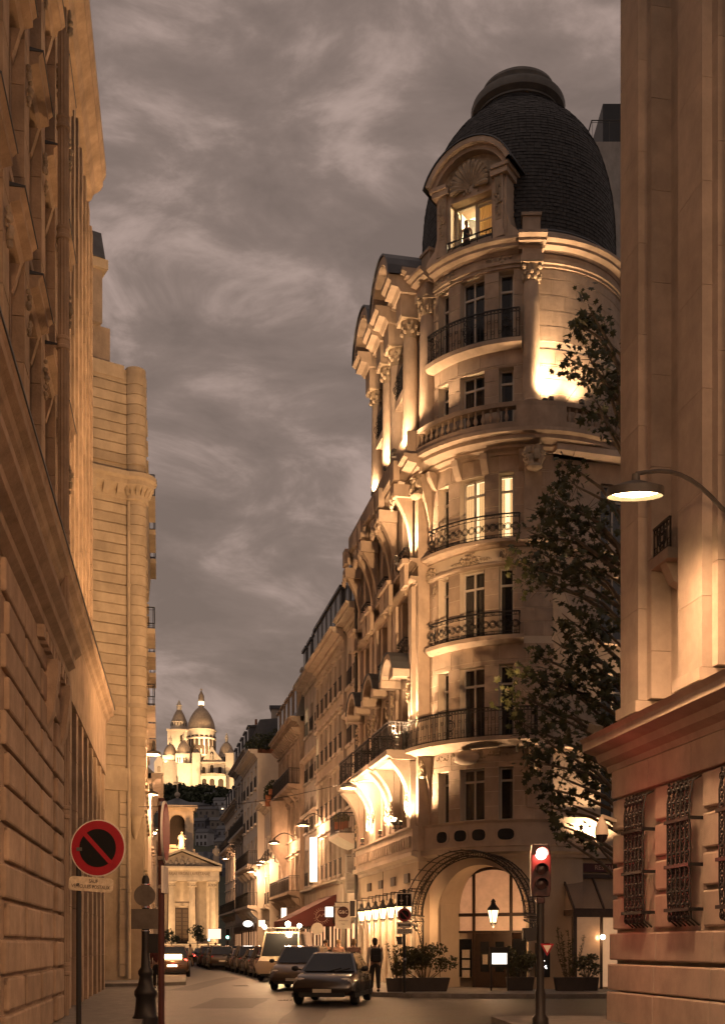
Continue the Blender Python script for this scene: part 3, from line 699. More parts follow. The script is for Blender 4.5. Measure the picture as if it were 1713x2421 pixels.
for bi, c in enumerate(BAYS):
    # piers beside the openings with carved tops
    for s in (-1, 1):
        x = c + s*1.28
        SF(MB().box(x-.3, x+.3, .002, .22, 6.1, 8.5), 'pier', STONE_L)
        SF(MB().box(x-.26, x+.26, .002, .16, 8.95, 15.0), 'pier', STONE_L)
        mb = MB(); carving(mb, (x, .22, 11.2), .4, 1.2, .12, 24, bi*3+s+40); SF(mb, 'carving', CARVE)
        mb = MB(); carving(mb, (x, .26, 6.9), .4, .9, .14, 24, bi*3+s+60); SF(mb, 'carving', CARVE)
        # corbel under the balcony
        mb = MB(); P = [(.22, 6.9)] + [(.24 + .75*(t/8)**2.4, 6.9 + 1.65*t/8) for t in range(9)] + [(.22, 8.55)]
        mb.prism(P, 'x', x-.22, x+.22); SF(mb, 'corbel', STONE_L)
        # scrolled console of the fourth floor
        mb = MB(); P = [(.1, 16.0)] + [(.12 + .6*(t/10)**2.6, 16.0 + 2.3*t/10) for t in range(11)] + [(.1, 18.3)]
        mb.prism(P, 'x', x-.16, x+.16); mb.box(x-.3, x+.3, .1, .85, 18.3, 18.75)
        carving(mb, (x, .8, 18.2), .5, .6, .2, 24, bi+70); SF(mb, 'console', STONE)
        mb = MB(); carving(mb, (x, .3, 15.3), .4, 1.0, .15, 26, bi+80); SF(mb, 'carving', CARVE)
        mb = MB(); mb.box(x-.36, x+.36, .3, .46, 15.0, 15.96); mb.box(x-.42, x+.42, .3, .56, 15.8, 15.96); SF(mb, 'pedestal', STONE)
        SF(MB().box(x-.3, x+.3, .63, .86, 18.9, 19.6), 'cornice_break', STONE)
    # balcony
    SF(MB().prism([(.0, 8.56), (.9, 8.56), (1.0, 8.66), (1.12, 8.70), (1.12, 8.9), (0, 8.9)], 'x', c-1.6, c+1.6), 'balcony_slab', STONE_L)
    SF(railing([(c-1.5, .0), (c-1.5, 1.02), (c+1.5, 1.02), (c+1.5, 0)], 8.9, 1.05, step=.15), 'balcony_railing', IRON)
    # segmental hood over the first-floor window
    n = 10; ho = MB(); zt = MB()
    def sg(t, r): return (c + math.sin(t)*r, 11.75 + math.cos(t)*r*.95)
    for i in range(n):
        t0, t1 = -R(75) + R(150)*i/n, -R(75) + R(150)*(i+1)/n
        a, b, e, d = sg(t0, .92), sg(t1, .92), sg(t1, 1.12), sg(t0, 1.12)
        ho._a([(a[0], .78, a[1]), (b[0], .78, b[1]), (e[0], .78, e[1]), (d[0], .78, d[1]), (a[0], 0, a[1]), (b[0], 0, b[1])], [(0,1,2,3), (0,4,5,1)])
        e, d, g, h = sg(t1, 1.13), sg(t0, 1.13), sg(t1, 1.19), sg(t0, 1.19)
        zt._a([(h[0], .82, h[1]), (g[0], .82, g[1]), (g[0], 0, g[1]), (h[0], 0, h[1]), (d[0], .82, d[1]), (e[0], .82, e[1])], [(0,1,2,3), (0,4,5,1)])
    ho.box(c-1.25, c-.8, .002, .8, 11.72, 12.0); ho.box(c+.8, c+1.25, .002, .8, 11.72, 12.0); ho._a([(c-1, .5, 12)] + [(c+math.sin(t)*.95, .5, 11.75+math.cos(t)*.9) for t in (-1.2, -.6, 0, .6, 1.2)] + [(c+1, .5, 12)], [(0,1,2,3,4,5,6)])
    hoo = SF(ho, 'window_hood', STONE_L); zt.build('zinc_hood', ZINC, hoo)
    railing([(c-.6, .02), (c-.6, .2), (c+.6, .2), (c+.6, .02)], 15.95, .8, 'rings').build('balcony_railing', IRON, CB, SFL, SFRZ)
    railing([(c-.6, .02), (c-.6, .2), (c+.6, .2), (c+.6, .02)], 12.55, .8, 'rings').build('balcony_railing', IRON, CB, SFL, SFRZ)
# pavilions of the two upper storeys: giant columns carrying segmental hoods with zinc tops
OF2 = Vector((.25, .1, 0))
def SF2(mb, name, m, smooth=False): return mb.build(name, m, CB, SFL+OF2, SFRZ, smooth)
for bi, c in enumerate(BAYS[:2]):
    for s in (-1, 1):
        x = c + s*1.05
        o = SF2(MB().lathe([(.30, 20.5), (.31, 21), (.27, 24.4)], 16, c=(x, .34)), 'column', STONE, True)
        cp = MB(); MB().lathe([(.4, 20.3), (.4, 20.42), (.33, 20.5)], 16, c=(x, .34)).build('column_base', STONE, o, smooth=True); cp.lathe([(.27, 24.4), (.27, 24.7), (.37, 24.95), (.37, 25.05)], 12, c=(x, .34)); cp.box(x-.42, x+.42, -.08, .78, 25.05, 25.12)
        for i in range(14):
            t = 2*pi*i/14; cp.ball((x+.32*math.cos(t), .34+.32*math.sin(t), 24.62 if i % 2 else 24.82), .09, 6, 4)
        cp.build('capital', CARVE, o)
        e = MB(); e.box(x-.4, x+.4, .0, .8, 25.12, 25.9); e.prism([(0, 25.9), (.85, 25.9), (.95, 26.05), (1.2, 26.1), (1.2, 26.25), (1.35, 26.35), (1.35, 26.5), (0, 26.5)], 'x', x-.55, x+.55); SF2(e, 'entablature_block', STONE)
    n = 12; ho = MB(); zt = MB()
    def sg(t, r): return (c + math.sin(t)*r, 26.5 + (math.cos(t)-.15)*r*.95)
    for i in range(n):
        t0, t1 = -R(82) + R(164)*i/n, -R(82) + R(164)*(i+1)/n
        a, b, e, d = sg(t0, 1.3), sg(t1, 1.3), sg(t1, 1.66), sg(t0, 1.66)
        ho._a([(a[0], 1.3, a[1]), (b[0], 1.3, b[1]), (e[0], 1.3, e[1]), (d[0], 1.3, d[1]), (a[0], 0, a[1]), (b[0], 0, b[1])], [(0,1,2,3), (0,4,5,1)])
        g, h = sg(t1, 1.74), sg(t0, 1.74)
        zt._a([(h[0], 1.36, h[1]), (g[0], 1.36, g[1]), (g[0], -2, g[1]), (h[0], -2, h[1]), (d[0], 1.36, d[1]), (e[0], 1.36, e[1])], [(0,1,2,3), (0,4,5,1)])
    hoo = SF2(ho, 'pavilion_hood', STONE); zt.build('zinc_hood', ZINC, hoo)
    SF2(MB().box(c-1.2, c+1.2, -.5, .5, 26.3, 27.3), 'pavilion_attic', STONE_D)
    SF2(MB().box(c-.8, c+.8, .002, .5, 22.58, 22.86), 'balcony_slab', STONE)
    railing([(c-.75, .02), (c-.75, .45), (c+.75, .45), (c+.75, .02)], 22.86, 1.0).build('balcony_railing', IRON, CB, SFL+OF2, SFRZ)
SF2(MB().prism([(-.2, 26.3), (-1.8, 29.4), (-6, 29.8), (-6, 26.3)], 'x', 0, 6.9), 'slate_roof', SLATE)
SF(MB().prism([(.4, 19.6), (-1.6, 23), (-6, 23.4), (-6, 19.6)], 'x', 7.2, SFLEN), 'slate_roof', SLATE)
# shop front: cream pilasters, dark niches and small vents
facade(CB, SFLEN, .1, 4.76, [(.9+i*1.24, 1.62+i*1.24) for i in range(8)], [(.5, 3.55)], MATS['warm_stucco'], 6, .35, 'ground_floor_wall', glass=GLASS, sills=False, loc=SFL, rz=SFRZ, double=False)
for i in range(9):
    x = .62 + i*1.24; SF(MB().box(x-.12, x+.12, .002, .12, .1, 3.7), 'pilaster', STUCCO_W)
for i in range(4):
    x = 1.6 + i*2.3; SF(MB().box(x-.35, x+.35, .002, .07, 4.05, 4.4), 'vent_grille', WOODD)
pipe = MB().tube([(SFLEN-.15, .18, .1), (SFLEN-.15, .18, 19.0)], .07, 8)
for z in (3, 6.5, 10, 13.5, 17): pipe.tube([(SFLEN-.15, .18, z), (SFLEN-.15, .18, z+.12)], .095, 8)
SF(pipe, 'drainpipe', GREYIRON, True)
# floodlights on the ledges
WARMC = (1, .61, .32)
FLAMP = mat('floodlight_lens', (.8, .8, .8), .5, 0, emit=(1, .7, .36), es=22)
_fl = [0]
def flood(loc, target, power, label, cone=100, col=WARMC, size=.16, group='facade floodlights', radius=.10):
    t = thing('floodlight', label, 'floodlight', loc, 0, group)
    d = (Vector(target)-Vector(loc)).normalized(); q = d.to_track_quat('Y', 'Z').to_matrix().to_4x4()
    mb = MB(); tmp = MB(); tmp.box(-size/2, size/2, -size*.6, size*.3, -size*.4, size*.4); mb.add(tmp, q)
    mb.box(-.02, .02, -.02, .02, -size*1.2, 0); mb.box(-.08, .08, -.08, .08, -size*1.2-.03, -size*1.2)
    mb.build('housing', GREYIRON, t)
    g = MB(); tmp = MB(); tmp.box(-size*.42, size*.42, size*.302, size*.33, -size*.34, size*.34); g.add(tmp, q); g.build('lens', FLAMP, t)
    lamp('SPOT', t, d*(size*.5+.02), power, col, radius, cone, .7, d*5)
    return t
Msf = Matrix.Translation(P_SF) @ Matrix.Rotation(RRZ, 4, 'Z')
def sfp(x, y, z): return Msf @ Vector((x, y, z))
for i, (x, pw, lb) in enumerate(((.25, 1900, 'small lit floodlight on the ledge beside the tower, nearest of three over the lanterns'), (3.7, 1300, 'small lit floodlight on the ledge between the first and second carved corbels'), (7.2, 1100, 'small lit floodlight on the ledge farthest along the corner building front'))):
    flood(sfp(x, .62, 6.2), sfp(x, .25, 14), pw, lb, 150)
flood(sfp(-.15, .95, 19.75), sfp(.2, .0, 26), 1100, 'floodlight on the parapet at the foot of the column left of the tower', 140)
flood(sfp(3.6, .42, 20.7), sfp(3.4, .2, 26), 1000, 'floodlight on the parapet between the two zinc-hooded pavilions', 140)
flood(sfp(6.2, .35, 20.7), sfp(5.6, .1, 26), 500, 'floodlight on the parapet at the far end of the upper storey', 140)
flood(sfp(.3, .75, 16.0), sfp(.1, .5, 19), 900, 'floodlight on the string course under the main cornice beside the tower', 150)
flood(sfp(.25, .75, 9.3), sfp(.1, .1, 15), 1500, 'floodlight on the first-floor ledge at the left edge of the tower', 120)
tp = TC + turn((*cart(9.5, 4.46), 20.62))
flood(tp, TC + turn((*cart(9.0, 4.1), 25)), 750, 'floodlight on the stone balustrade right of the tower column', 130, radius=.2)
tp = TC + turn((*cart(7.2, 4.3), 20.62))
flood(tp, TC + turn((*cart(5.6, 4.0), 25.2)), 1500, 'narrow-beam floodlight close to the foot of the right tower column', 42, radius=.06)
tp = TC + turn((*cart(24, 4.5), 20.62))
flood(tp, TC + turn((*cart(20, 4.0), 25)), 420, 'floodlight on the stone balustrade at the right of the tower', 130, radius=.2)
Mbw = Matrix.Translation(TC) @ Matrix.Rotation(CBR, 4, 'Z') @ Matrix.Translation(p0) @ Matrix.Rotation(brz, 4, 'Z')
def bwp(x, y, z): return Mbw @ Vector((x, y, z))
tb = bwp(1.4, -.34, 5.2)
flood(tb, tb + Vector((.25, .35, 3)), 1100, 'floodlight on the ledge over the restaurant sign behind the leaves', 150)
flood(bwp(4.2, -.4, 9.05), bwp(4.2, -.05, 14), 1100, 'floodlight on the ledge behind the middle of the plane tree', 150)
# ------------------------------------------------------------------ near right building: giant pilasters over a rusticated base
RN = Vector((-.17, .9854, 0)); NRZ = math.atan2(RN.y, RN.x)
BANK = mat('bank_stone', (.47, .395, .325), .85, .15, 1.7, .35, streak=.14, fine=50)
NB = thing('bank_building', 'tall stone building with giant pilasters and red-lit barred windows at right edge', 'building', Vector((5.14, 23.5, 0)) - RN*9, NRZ)
nb = MB(); nb.box(0, 9, -9, -.1, .1, 5.2); nb.box(0, 9, -9, -.42, 5.2, 33); nb.build('wall', BANK, NB)
def X(t): return 9 - t
win_t = [(1.0, 2.05), (2.95, 4.0), (4.9, 5.95)]
edge = [0, 1.0, 2.05, 2.95, 4.0, 4.9, 5.95, 9]
zc = [(1.98, 2.60), (2.68, 3.24), (3.32, 3.92), (4.0, 4.62)]
for i in range(0, len(edge), 2):
    for (a, b) in zc:
        o = MB().box(X(edge[i+1])+.012, X(edge[i])-.0, -.1, .0 + random.uniform(0, .012), a, b).build('stone_block', BANK, NB)
        md = o.modifiers.new('edge', 'BEVEL'); md.width = .035; md.segments = 2
for (a, b, y) in ((.1, .72, .14), (.75, 1.28, .12), (1.36, 1.9, .08)):
    for q in range(4):
        o = MB().box(q*2.25+.006, (q+1)*2.25-.006, -.1, y, a, b).build('stone_block', BANK, NB); md = o.modifiers.new('edge', 'BEVEL'); md.width = .03; md.segments = 2
for q in range(5):
    o = MB().box(q*1.8+.005, (q+1)*1.8-.005, -.1, .03, 4.66, 5.22).build('stone_block', BANK, NB); md = o.modifiers.new('edge', 'BEVEL'); md.width = .02; md.segments = 2
cornice(NB, 0, 9.3, 5.24, [(.06, 0), (.1, .12), (.28, .2), (.34, .34), (.62, .42), (.62, .58), (.7, .66)], BANK, 'base_cornice', y=-.08)
nbend = MB(); nbend.prism([(8.9, 5.24), (9.06, 5.24), (9.1, 5.4), (9.3, 5.5), (9.5, 5.66), (9.7, 5.82), (9.7, 5.9), (8.9, 5.9)], 'y', -9, -.1); nbend.build('base_cornice', BANK, NB)
# barred windows with bulging ironwork
for (a, b) in win_t:
    xc = X((a+b)/2); w_ = b-a
    wo_ = MB().box(xc-w_/2-.06, xc+w_/2+.06, -.32, -.28, 1.9, 4.66).build('window', GLASS, NB)
    g = MB()
    for i in range(6):
        x = xc - w_*.42 + w_*.84*i/5
        g.tube([(x, .02, 2.0), (x, .17, 2.12), (x, .2, 2.6), (x, .2, 4.2), (x, .14, 4.5), (x, -.02, 4.58)], .017, 6)
        for j in range(11):
            z = 2.15 + j*.225
            if i < 5: g.ring((x + w_*.084, .2, z), .07, (1,0,0), (0,0,1), .016, 10, 4); g.ring((x + w_*.084, .2, z+.11), .035, (1,0,0), (0,0,1), .014, 8, 3); g.ball((x + w_*.084, .21, z), .03, 6, 4)
    for z in (2.28, 3.05, 3.85): g.box(xc-w_*.47, xc+w_*.47, .19, .25, z-.03, z+.03); g.box(xc-w_*.47, xc-w_*.43, -.1, .22, z-.03, z+.03); g.box(xc+w_*.43, xc+w_*.47, -.1, .22, z-.03, z+.03)
    g.build('window_grille', IRON, wo_)
# giant pilasters, stone by stone
def pil(t0, t1, y, z0=6.35, z1=33, off=0., m=BANK):
    z = z0; k = 0
    while z < z1:
        e = min(z1, z + (1.75 if (k or not off) else off)); MB().box(X(t1), X(t0), -.45, y, z+.005, e-.005).build('pilaster_stone', m, NB); z = e; k += 1
pil(0.0, .62, -.18); pil(.62, 1.86, -.02, off=.9); pil(.80, 1.66, .16); pil(2.72, 3.2, -.18, off=.5); pil(3.2, 4.5, -.02); pil(3.38, 4.3, .16, off=1.2); pil(5.4, 6.9, 0.0)
for (t0, t1, y) in ((-.03, 4.6, .0),):
    MB().box(X(t1), X(t0), -.45, .02, 5.92, 6.12).build('plinth', BANK, NB)
for (t0, t1, y) in ((.74, 1.72, .24), (3.32, 4.36, .24), (.0, .66, -.1), (2.66, 3.26, -.1)):
    MB().box(X(t1), X(t0), -.44, y, 6.121, 6.33).build('pilaster_base', BANK, NB)
bb = MB(); bb.box(X(2.66), X(1.9), -.4, .02, 8.75, 8.95); bb.prism([(-.4, 8.3), (-.2, 8.4), (-.04, 8.75), (-.4, 8.75)], 'x', X(2.45), X(2.2)); bb.build('window_ledge', BANK, NB)
railing([(X(2.66), -.03), (X(1.95), -.03)], 8.95, .55, step=.12).build('window_guard', IRON, NB)
# ------------------------------------------------------------------ near left building seen along its front
LN = Vector((.155, -.9879, 0)); LRZ = math.atan2(LN.y, LN.x)
LB = thing('pilastered_left_building', 'ornate sandstone building with window hoods and dark canopy cornice at left edge', 'building', Vector((-9.385, 40, 0)), LRZ)
LLEN = 34
wb = MB(); wb.box(0, LLEN, -9, -.4, 9.3, 28.8); wb.build('wall', STONE_D, LB)
SAND = mat('orange_sandstone', (.45, .33, .23), .85, .24, 1.6, .5, streak=.2)
_ps = {}
def pier_stones(x, wd, y0, y1, z0, z1, h=.9):
    key = (wd, y0, y1)
    if key not in _ps: _ps[key] = MB().box(0, wd, y0, y1, .008, h-.008).mesh('pier_stone', SAND)
    for i in range(int((z1-z0)/h)): put('pier_stone', _ps[key], LB, (x, random.uniform(0, .012), z0+i*h))
gl_ = MB(); gl_.box(0, LLEN, -9, .12, .1, 9.4); gl_.build('ground_floor_wall', SAND, LB)
for i in range(9):                                       # close-set pilasters of the ground floor
    x = .12 + i*1.72
    pier_stones(x, .55, .122, .37, .1, 7.6, 1.25)
    if i < 8:
        wq = MB().box(x+.6, x+1.66, .122, .14, .6, 7.2).build('shop_window', GLASS, LB)
        MB().box(x+.6, x+1.66, .141, .20, 3.6, 3.8).build('transom', WOODD, wq)
MB().box(0, 15.6, .122, .40, 7.62, 9.38).build('frieze_band', SAND, LB)
cornice(LB, -.1, LLEN, 9.38, [(.40, 0), (.42, .10), (.5, .16), (.54, .28), (.66, .34), (.66, .5), (.7, .56)], SAND, 'canopy_cornice', y=.0)
MB().prism([(-.4, 9.95), (.72, 9.95), (.72, 10.0), (-.2, 10.3), (-.4, 10.3)], 'x', -.12, LLEN).build('zinc_flashing', ZINC, LB)
# forward bay nearer the camera with quoins and its own cornice
MB().box(16.6, LLEN, .13, .52, .1, 7.2).build('forward_bay', SAND, LB)
for i in range(13):
    z = .15 + i*.545; o = MB().box(16.4, 18.0 if i % 2 else 17.6, .14, .62, z, z+.49).build('quoin', SAND, LB); md = o.modifiers.new('edge', 'BEVEL'); md.width = .04; md.segments = 2
    for q in (18.2, 20.2, 22.2): o = MB().box(q+.01, q+1.99 - (.3 if i % 2 else 0), .14, .60, z, z+.49).build('stone_block', SAND, LB); md = o.modifiers.new('edge', 'BEVEL'); md.width = .04; md.segments = 2
cornice(LB, 16.1, LLEN, 7.2, [(.55, 0), (.68, .1), (.68, .25), (.82, .34), (.82, .5), (.95, .62), (.95, .75)], SAND, 'bay_cornice', y=.0)
for i in range(9): MB().box(16.5+i*.5, 16.75+i*.5, .53, .72, 6.96, 7.18).build('dentil', SAND, LB)
for x in (16.7, 18.9): MB().prism([(.53, 5.5), (.72, 6.0), (.80, 6.7), (.80, 6.94), (.53, 6.94)], 'x', x, x+.4).build('console', SAND, LB)
# upper storeys: plain piers at the far end, then hooded windows between carved piers
for i in range(7):
    x = .1 + i*1.3
    pier_stones(x, .5, -.4, -.04, 10.3, 27.4)
    if i < 6:
        for (za, zb) in ((11.4, 14.6), (16.0, 18.9), (20.2, 23.0), (24.2, 26.6)):
            MB().box(x+.55, x+1.25, -.4, -.36, za, zb).build('window', GLASS, LB)
            MB().box(x+.52, x+1.28, -.4, -.12, za-.2, za-.02).build('window_sill', SAND, LB)
for i in range(9):
    x = 9.2 + i*2.7
    pier_stones(x, .7, -.4, .02, 10.3, 27.4)
    for (za, zb) in ((11.4, 14.4), (16.0, 18.9), (20.2, 23.0), (24.2, 26.4)):
        MB().box(x+1.15, x+2.25, -.4, -.36, za, zb).build('window', GLASS, LB)
        s = MB(); s.box(x+.98, x+1.15, -.4, -.18, za, zb+.1); s.box(x+2.25, x+2.42, -.4, -.18, za, zb+.1); s.box(x+.9, x+2.5, -.4, -.05, za-.22, za-.02)
        s.build('window_surround', SAND, LB)
        hd = MB(); P = [(-.4, zb+.3), (-.02, zb+.36), (.04, zb+.5), (.2, zb+.56), (.2, zb+.7), (.28, zb+.78), (-.4, zb+.78)]
        hd.prism(P, 'x', x+.8, x+2.6)
        for q in (x+1.0, x+2.3): hd.prism([(-.4, zb-.35), (-.15, zb-.25), (.0, zb+.28), (-.4, zb+.28)], 'x', q-.1, q+.1)
        ho_ = hd.build('window_hood', SAND, LB)
        MB().prism([(-.4, zb+.785), (.30, zb+.785), (.30, zb+.81), (-.4, zb+.93)], 'x', x+.78, x+2.62).build('zinc_flashing', ZINC, ho_)
        c = MB(); carving(c, (x+1.7, -.3, zb+.15), 1.0, .28, .12, 18, i*5+int(za)); c.build('carving', CARVE, LB)
        c = MB(); carving(c, (x+.35, .04, zb-.2), .4, .9, .18, 18, i*7+int(za)); c.build('carving', CARVE, LB)
tcn = MB(); tcn.prism([(-.4, 27.2), (.0, 27.3), (.12, 27.6), (.36, 27.8), (.36, 28.0), (.46, 28.15), (.46, 28.4), (-.4, 28.4)], 'x', .9, LLEN)
tcn.build('top_cornice', SAND, LB)
tt = MB(); tt.lathe([(0, 27.2), (.4, 27.3), (.52, 27.6), (.76, 27.8), (.76, 28.0), (.86, 28.15), (.86, 28.4), (0, 28.4)], 12, R(180), R(270), c=(.9, -.4))
tt.build('cornice_end', SAND, LB, smooth=True)
MB().prism([(-.6, 28.8), (.2, 28.8), (-.6, 32), (-6, 34), (-6, 28.8)], 'x', 7.0, LLEN).build('roof', ZINC, LB)
# fluted downpipe with collars
dpp = MB(); N = 20; PXp, PYp = 15.4, .5
for k in range(N):
    a, b = 2*pi*k/N, 2*pi*(k+1)/N; r0 = .12 if k % 2 else .10; r1 = .10 if k % 2 else .12
    dpp._a([(PXp+r0*math.cos(a), PYp+r0*math.sin(a), .1), (PXp+r1*math.cos(b), PYp+r1*math.sin(b), .1), (PXp+r1*math.cos(b), PYp+r1*math.sin(b), 21.5), (PXp+r0*math.cos(a), PYp+r0*math.sin(a), 21.5)], [(0,1,2,3)])
dpo = dpp.build('downpipe', SAND, LB)
for z in (1.0, 4.4, 8.3, 10.4, 14.6, 17.0, 19.4):
    MB().lathe([(.12, z), (.15, z+.02), (.15, z+.08), (.13, z+.1), (.13, z+.2), (.15, z+.22), (.15, z+.28), (.12, z+.3)], 14, c=(PXp, PYp)).build('pipe_collar', SAND, dpo, smooth=True)
# ------------------------------------------------------------------ left corner house with banded stone and round corner bay
L2 = thing('banded_corner_house', 'ochre stone corner house with horizontal banding and rounded corner bay on the left', 'building', (-10.13, 51, 0))
sd = Vector((-.855, -.519, 0)); srz = math.atan2(-.519, -.855)     # side front runs to the left, towards us
def S2(mb, name, m, smooth=False): return mb.build(name, m, L2, (-.22, -.30, 0), srz + pi, smooth)   # local x to the right, -y towards camera
# in this frame the side front spans x in [-9, 0], outward is -y
b2 = MB(); b2.box(-9, 0, .05, 9, 0.1, 27.2); S2(b2, 'wall', OCHRE)
b2 = MB(); b2.prism([(.32, .1), (-2.2, 14.2), (-9, 14.2), (-9, .1)], 'z', .1, 26.9); b2.build('wall', OCHRE, L2)
h = .445
z = 9.6
while z < 26.7:
    if not (21.3 < z < 22.7):
        o = S2(MB().box(-9, -.12 , -.05 + random.uniform(0, .008), .05, z+.022, z+h-.022), 'stone_course', OCHRE)
        md = o.modifiers.new('edge', 'BEVEL'); md.width = .016; md.segments = 1
        MB().arc(R(-35), R(118), .4, .5, z+.02, z+h-.02, 14).build('stone_course', OCHRE, L2, smooth=True)
    z += h
MB().lathe([(.40, 7.4), (.455, 9.6), (.455, 26.7)], 16, R(-60), R(130)).build('bay_core', OCHRE, L2)
MB().lathe([(.05, 6.4), (.16, 6.7), (.36, 7.9), (.5, 9.5), (.5, 9.6)], 16, R(-60), R(130)).build('bay_corbel', OCHRE, L2, smooth=True)
for zz in (10.9, 12.2):
    MB().arc(R(-40), R(118), .42, .56, zz, zz+.18, 12).build('string_course', OCHRE, L2, smooth=True); S2(MB().box(-9, .0, -.1, .0, zz, zz+.2), 'string_course', OCHRE)
S2(MB().box(-9, 0, -.16, .04, 8.5, 9.5), 'belt_course', OCHRE)
# panelled lower wall
for i in range(3):
    x = -1.3 - i*1.6
    S2(MB().box(x-.55, x+.55, -.06, .04, 1.2, 7.6), 'wall_panel', OCHRE); S2(MB().box(x-.32, x+.32, -.12, -.061, 1.6, 7.1), 'wall_panel', OCHRE)
for i in range(15):
    zz = .3 + i*.55; S2(MB().box(-.45, .0, -.06, .04, zz, zz+.51), 'quoin', OCHRE)
# cornice with brackets at the fifth floor
prC = [(.0, 21.35), (.12, 21.4), (.12, 21.75), (.45, 21.95), (.45, 22.15), (.62, 22.25), (.62, 22.45), (.0, 22.6)]
S2(MB().prism([(-a, z) for a, z in prC], 'x', -9, -.1), 'cornice', OCHRE)
MB().lathe([(.45, 21.35)] + [(.5+a*.72, z) for a, z in prC] , 16, R(-50), R(120), closed=True).build('cornice', OCHRE, L2, smooth=True)
MB().prism([(0, 21.35), (.9, 21.35), (.95, 21.95), (1.0, 22.5), (0, 22.5)], 'y', .3, 14).build('cornice', OCHRE, L2, (-.45, 0, 0), rz=R(10))
for i in range(12):
    x = -.5 - i*.62; S2(MB().prism([(-.12, 21.5), (-.3, 21.6), (-.42, 21.93), (-.12, 21.93)], 'x', x-.15, x+.15), 'bracket', OCHRE)
for i in range(7):
    a = -20 + i*20; mb = MB(); mb.prism([(-.52, 21.5), (-.65, 21.6), (-.8, 21.93), (-.52, 21.93)], 'x', -.07, .07); mb.build('bracket', OCHRE, L2, rz=R(a))
# attic parapets
S2(MB().box(-9, -.25, -.08, .3, 26.7, 27.3), 'parapet', OCHRE); MB().arc(R(-60), R(120), .2, .46, 26.7, 27.3, 12).build('parapet', OCHRE, L2, smooth=True)
S2(MB().box(-9, -.8, .2, 4, 27.3, 28.9), 'attic_storey', STONE_D)
S2(MB().box(-3.6, -1.25, -.1, 2.5, 28.9, 31.2), 'dormer', STONE_D); S2(MB().box(-3.7, -1.05, -.3, 2.5, 31.2, 31.6), 'dormer_cornice', OCHRE); S2(MB().prism([(-.35, 31.6), (2.5, 31.6), (2.5, 33.2), (.2, 33.0)], 'x', -3.7, -1.2), 'dormer_roof', ZINC)
pp = MB().tube([(-.05, -.12, .2), (-.05, -.12, 21.3)], .085, 10)
ppo = S2(pp, 'drainpipe', OCHRE, True)
for zz in (4, 8.0, 11.2, 14.5, 17.5, 20): MB().lathe([(.09, zz), (.11, zz+.02), (.11, zz+.16), (.09, zz+.18)], 10, c=(-.05, -.12)).build('pipe_collar', OCHRE, ppo, smooth=True)
# the street front behind the bay, nearly edge-on
LS = Vector((.174, -.985, 0)); LSR = math.atan2(LS.y, LS.x)
f0 = Vector((.35 - .174*14, .1 + .985*14, 0))
facade(L2, 14, .1, 26.7, [(1.0+i*2.2, 2.1+i*2.2) for i in range(6)], [(1, 3.6), (5.2, 7.6), (9.4, 11.6), (13, 15.4), (16.6, 18.8), (22.8, 25.2)], OCHRE, 6, loc=f0, rz=LSR)
for zz in (12.9, 16.5, 22.7):
    for i in range(3):
        x = 1.55 + i*4.4
        MB().box(x-1.4, x+1.4, .002, .5, zz-.25, zz-.02).build('balcony_slab', OCHRE, L2, f0, LSR); railing([(x-1.35, 0), (x-1.35, .46), (x+1.35, .46), (x+1.35, 0)], zz-.02, 1.0, step=.2, rings=False).build('balcony_railing', IRON, L2, f0, LSR)
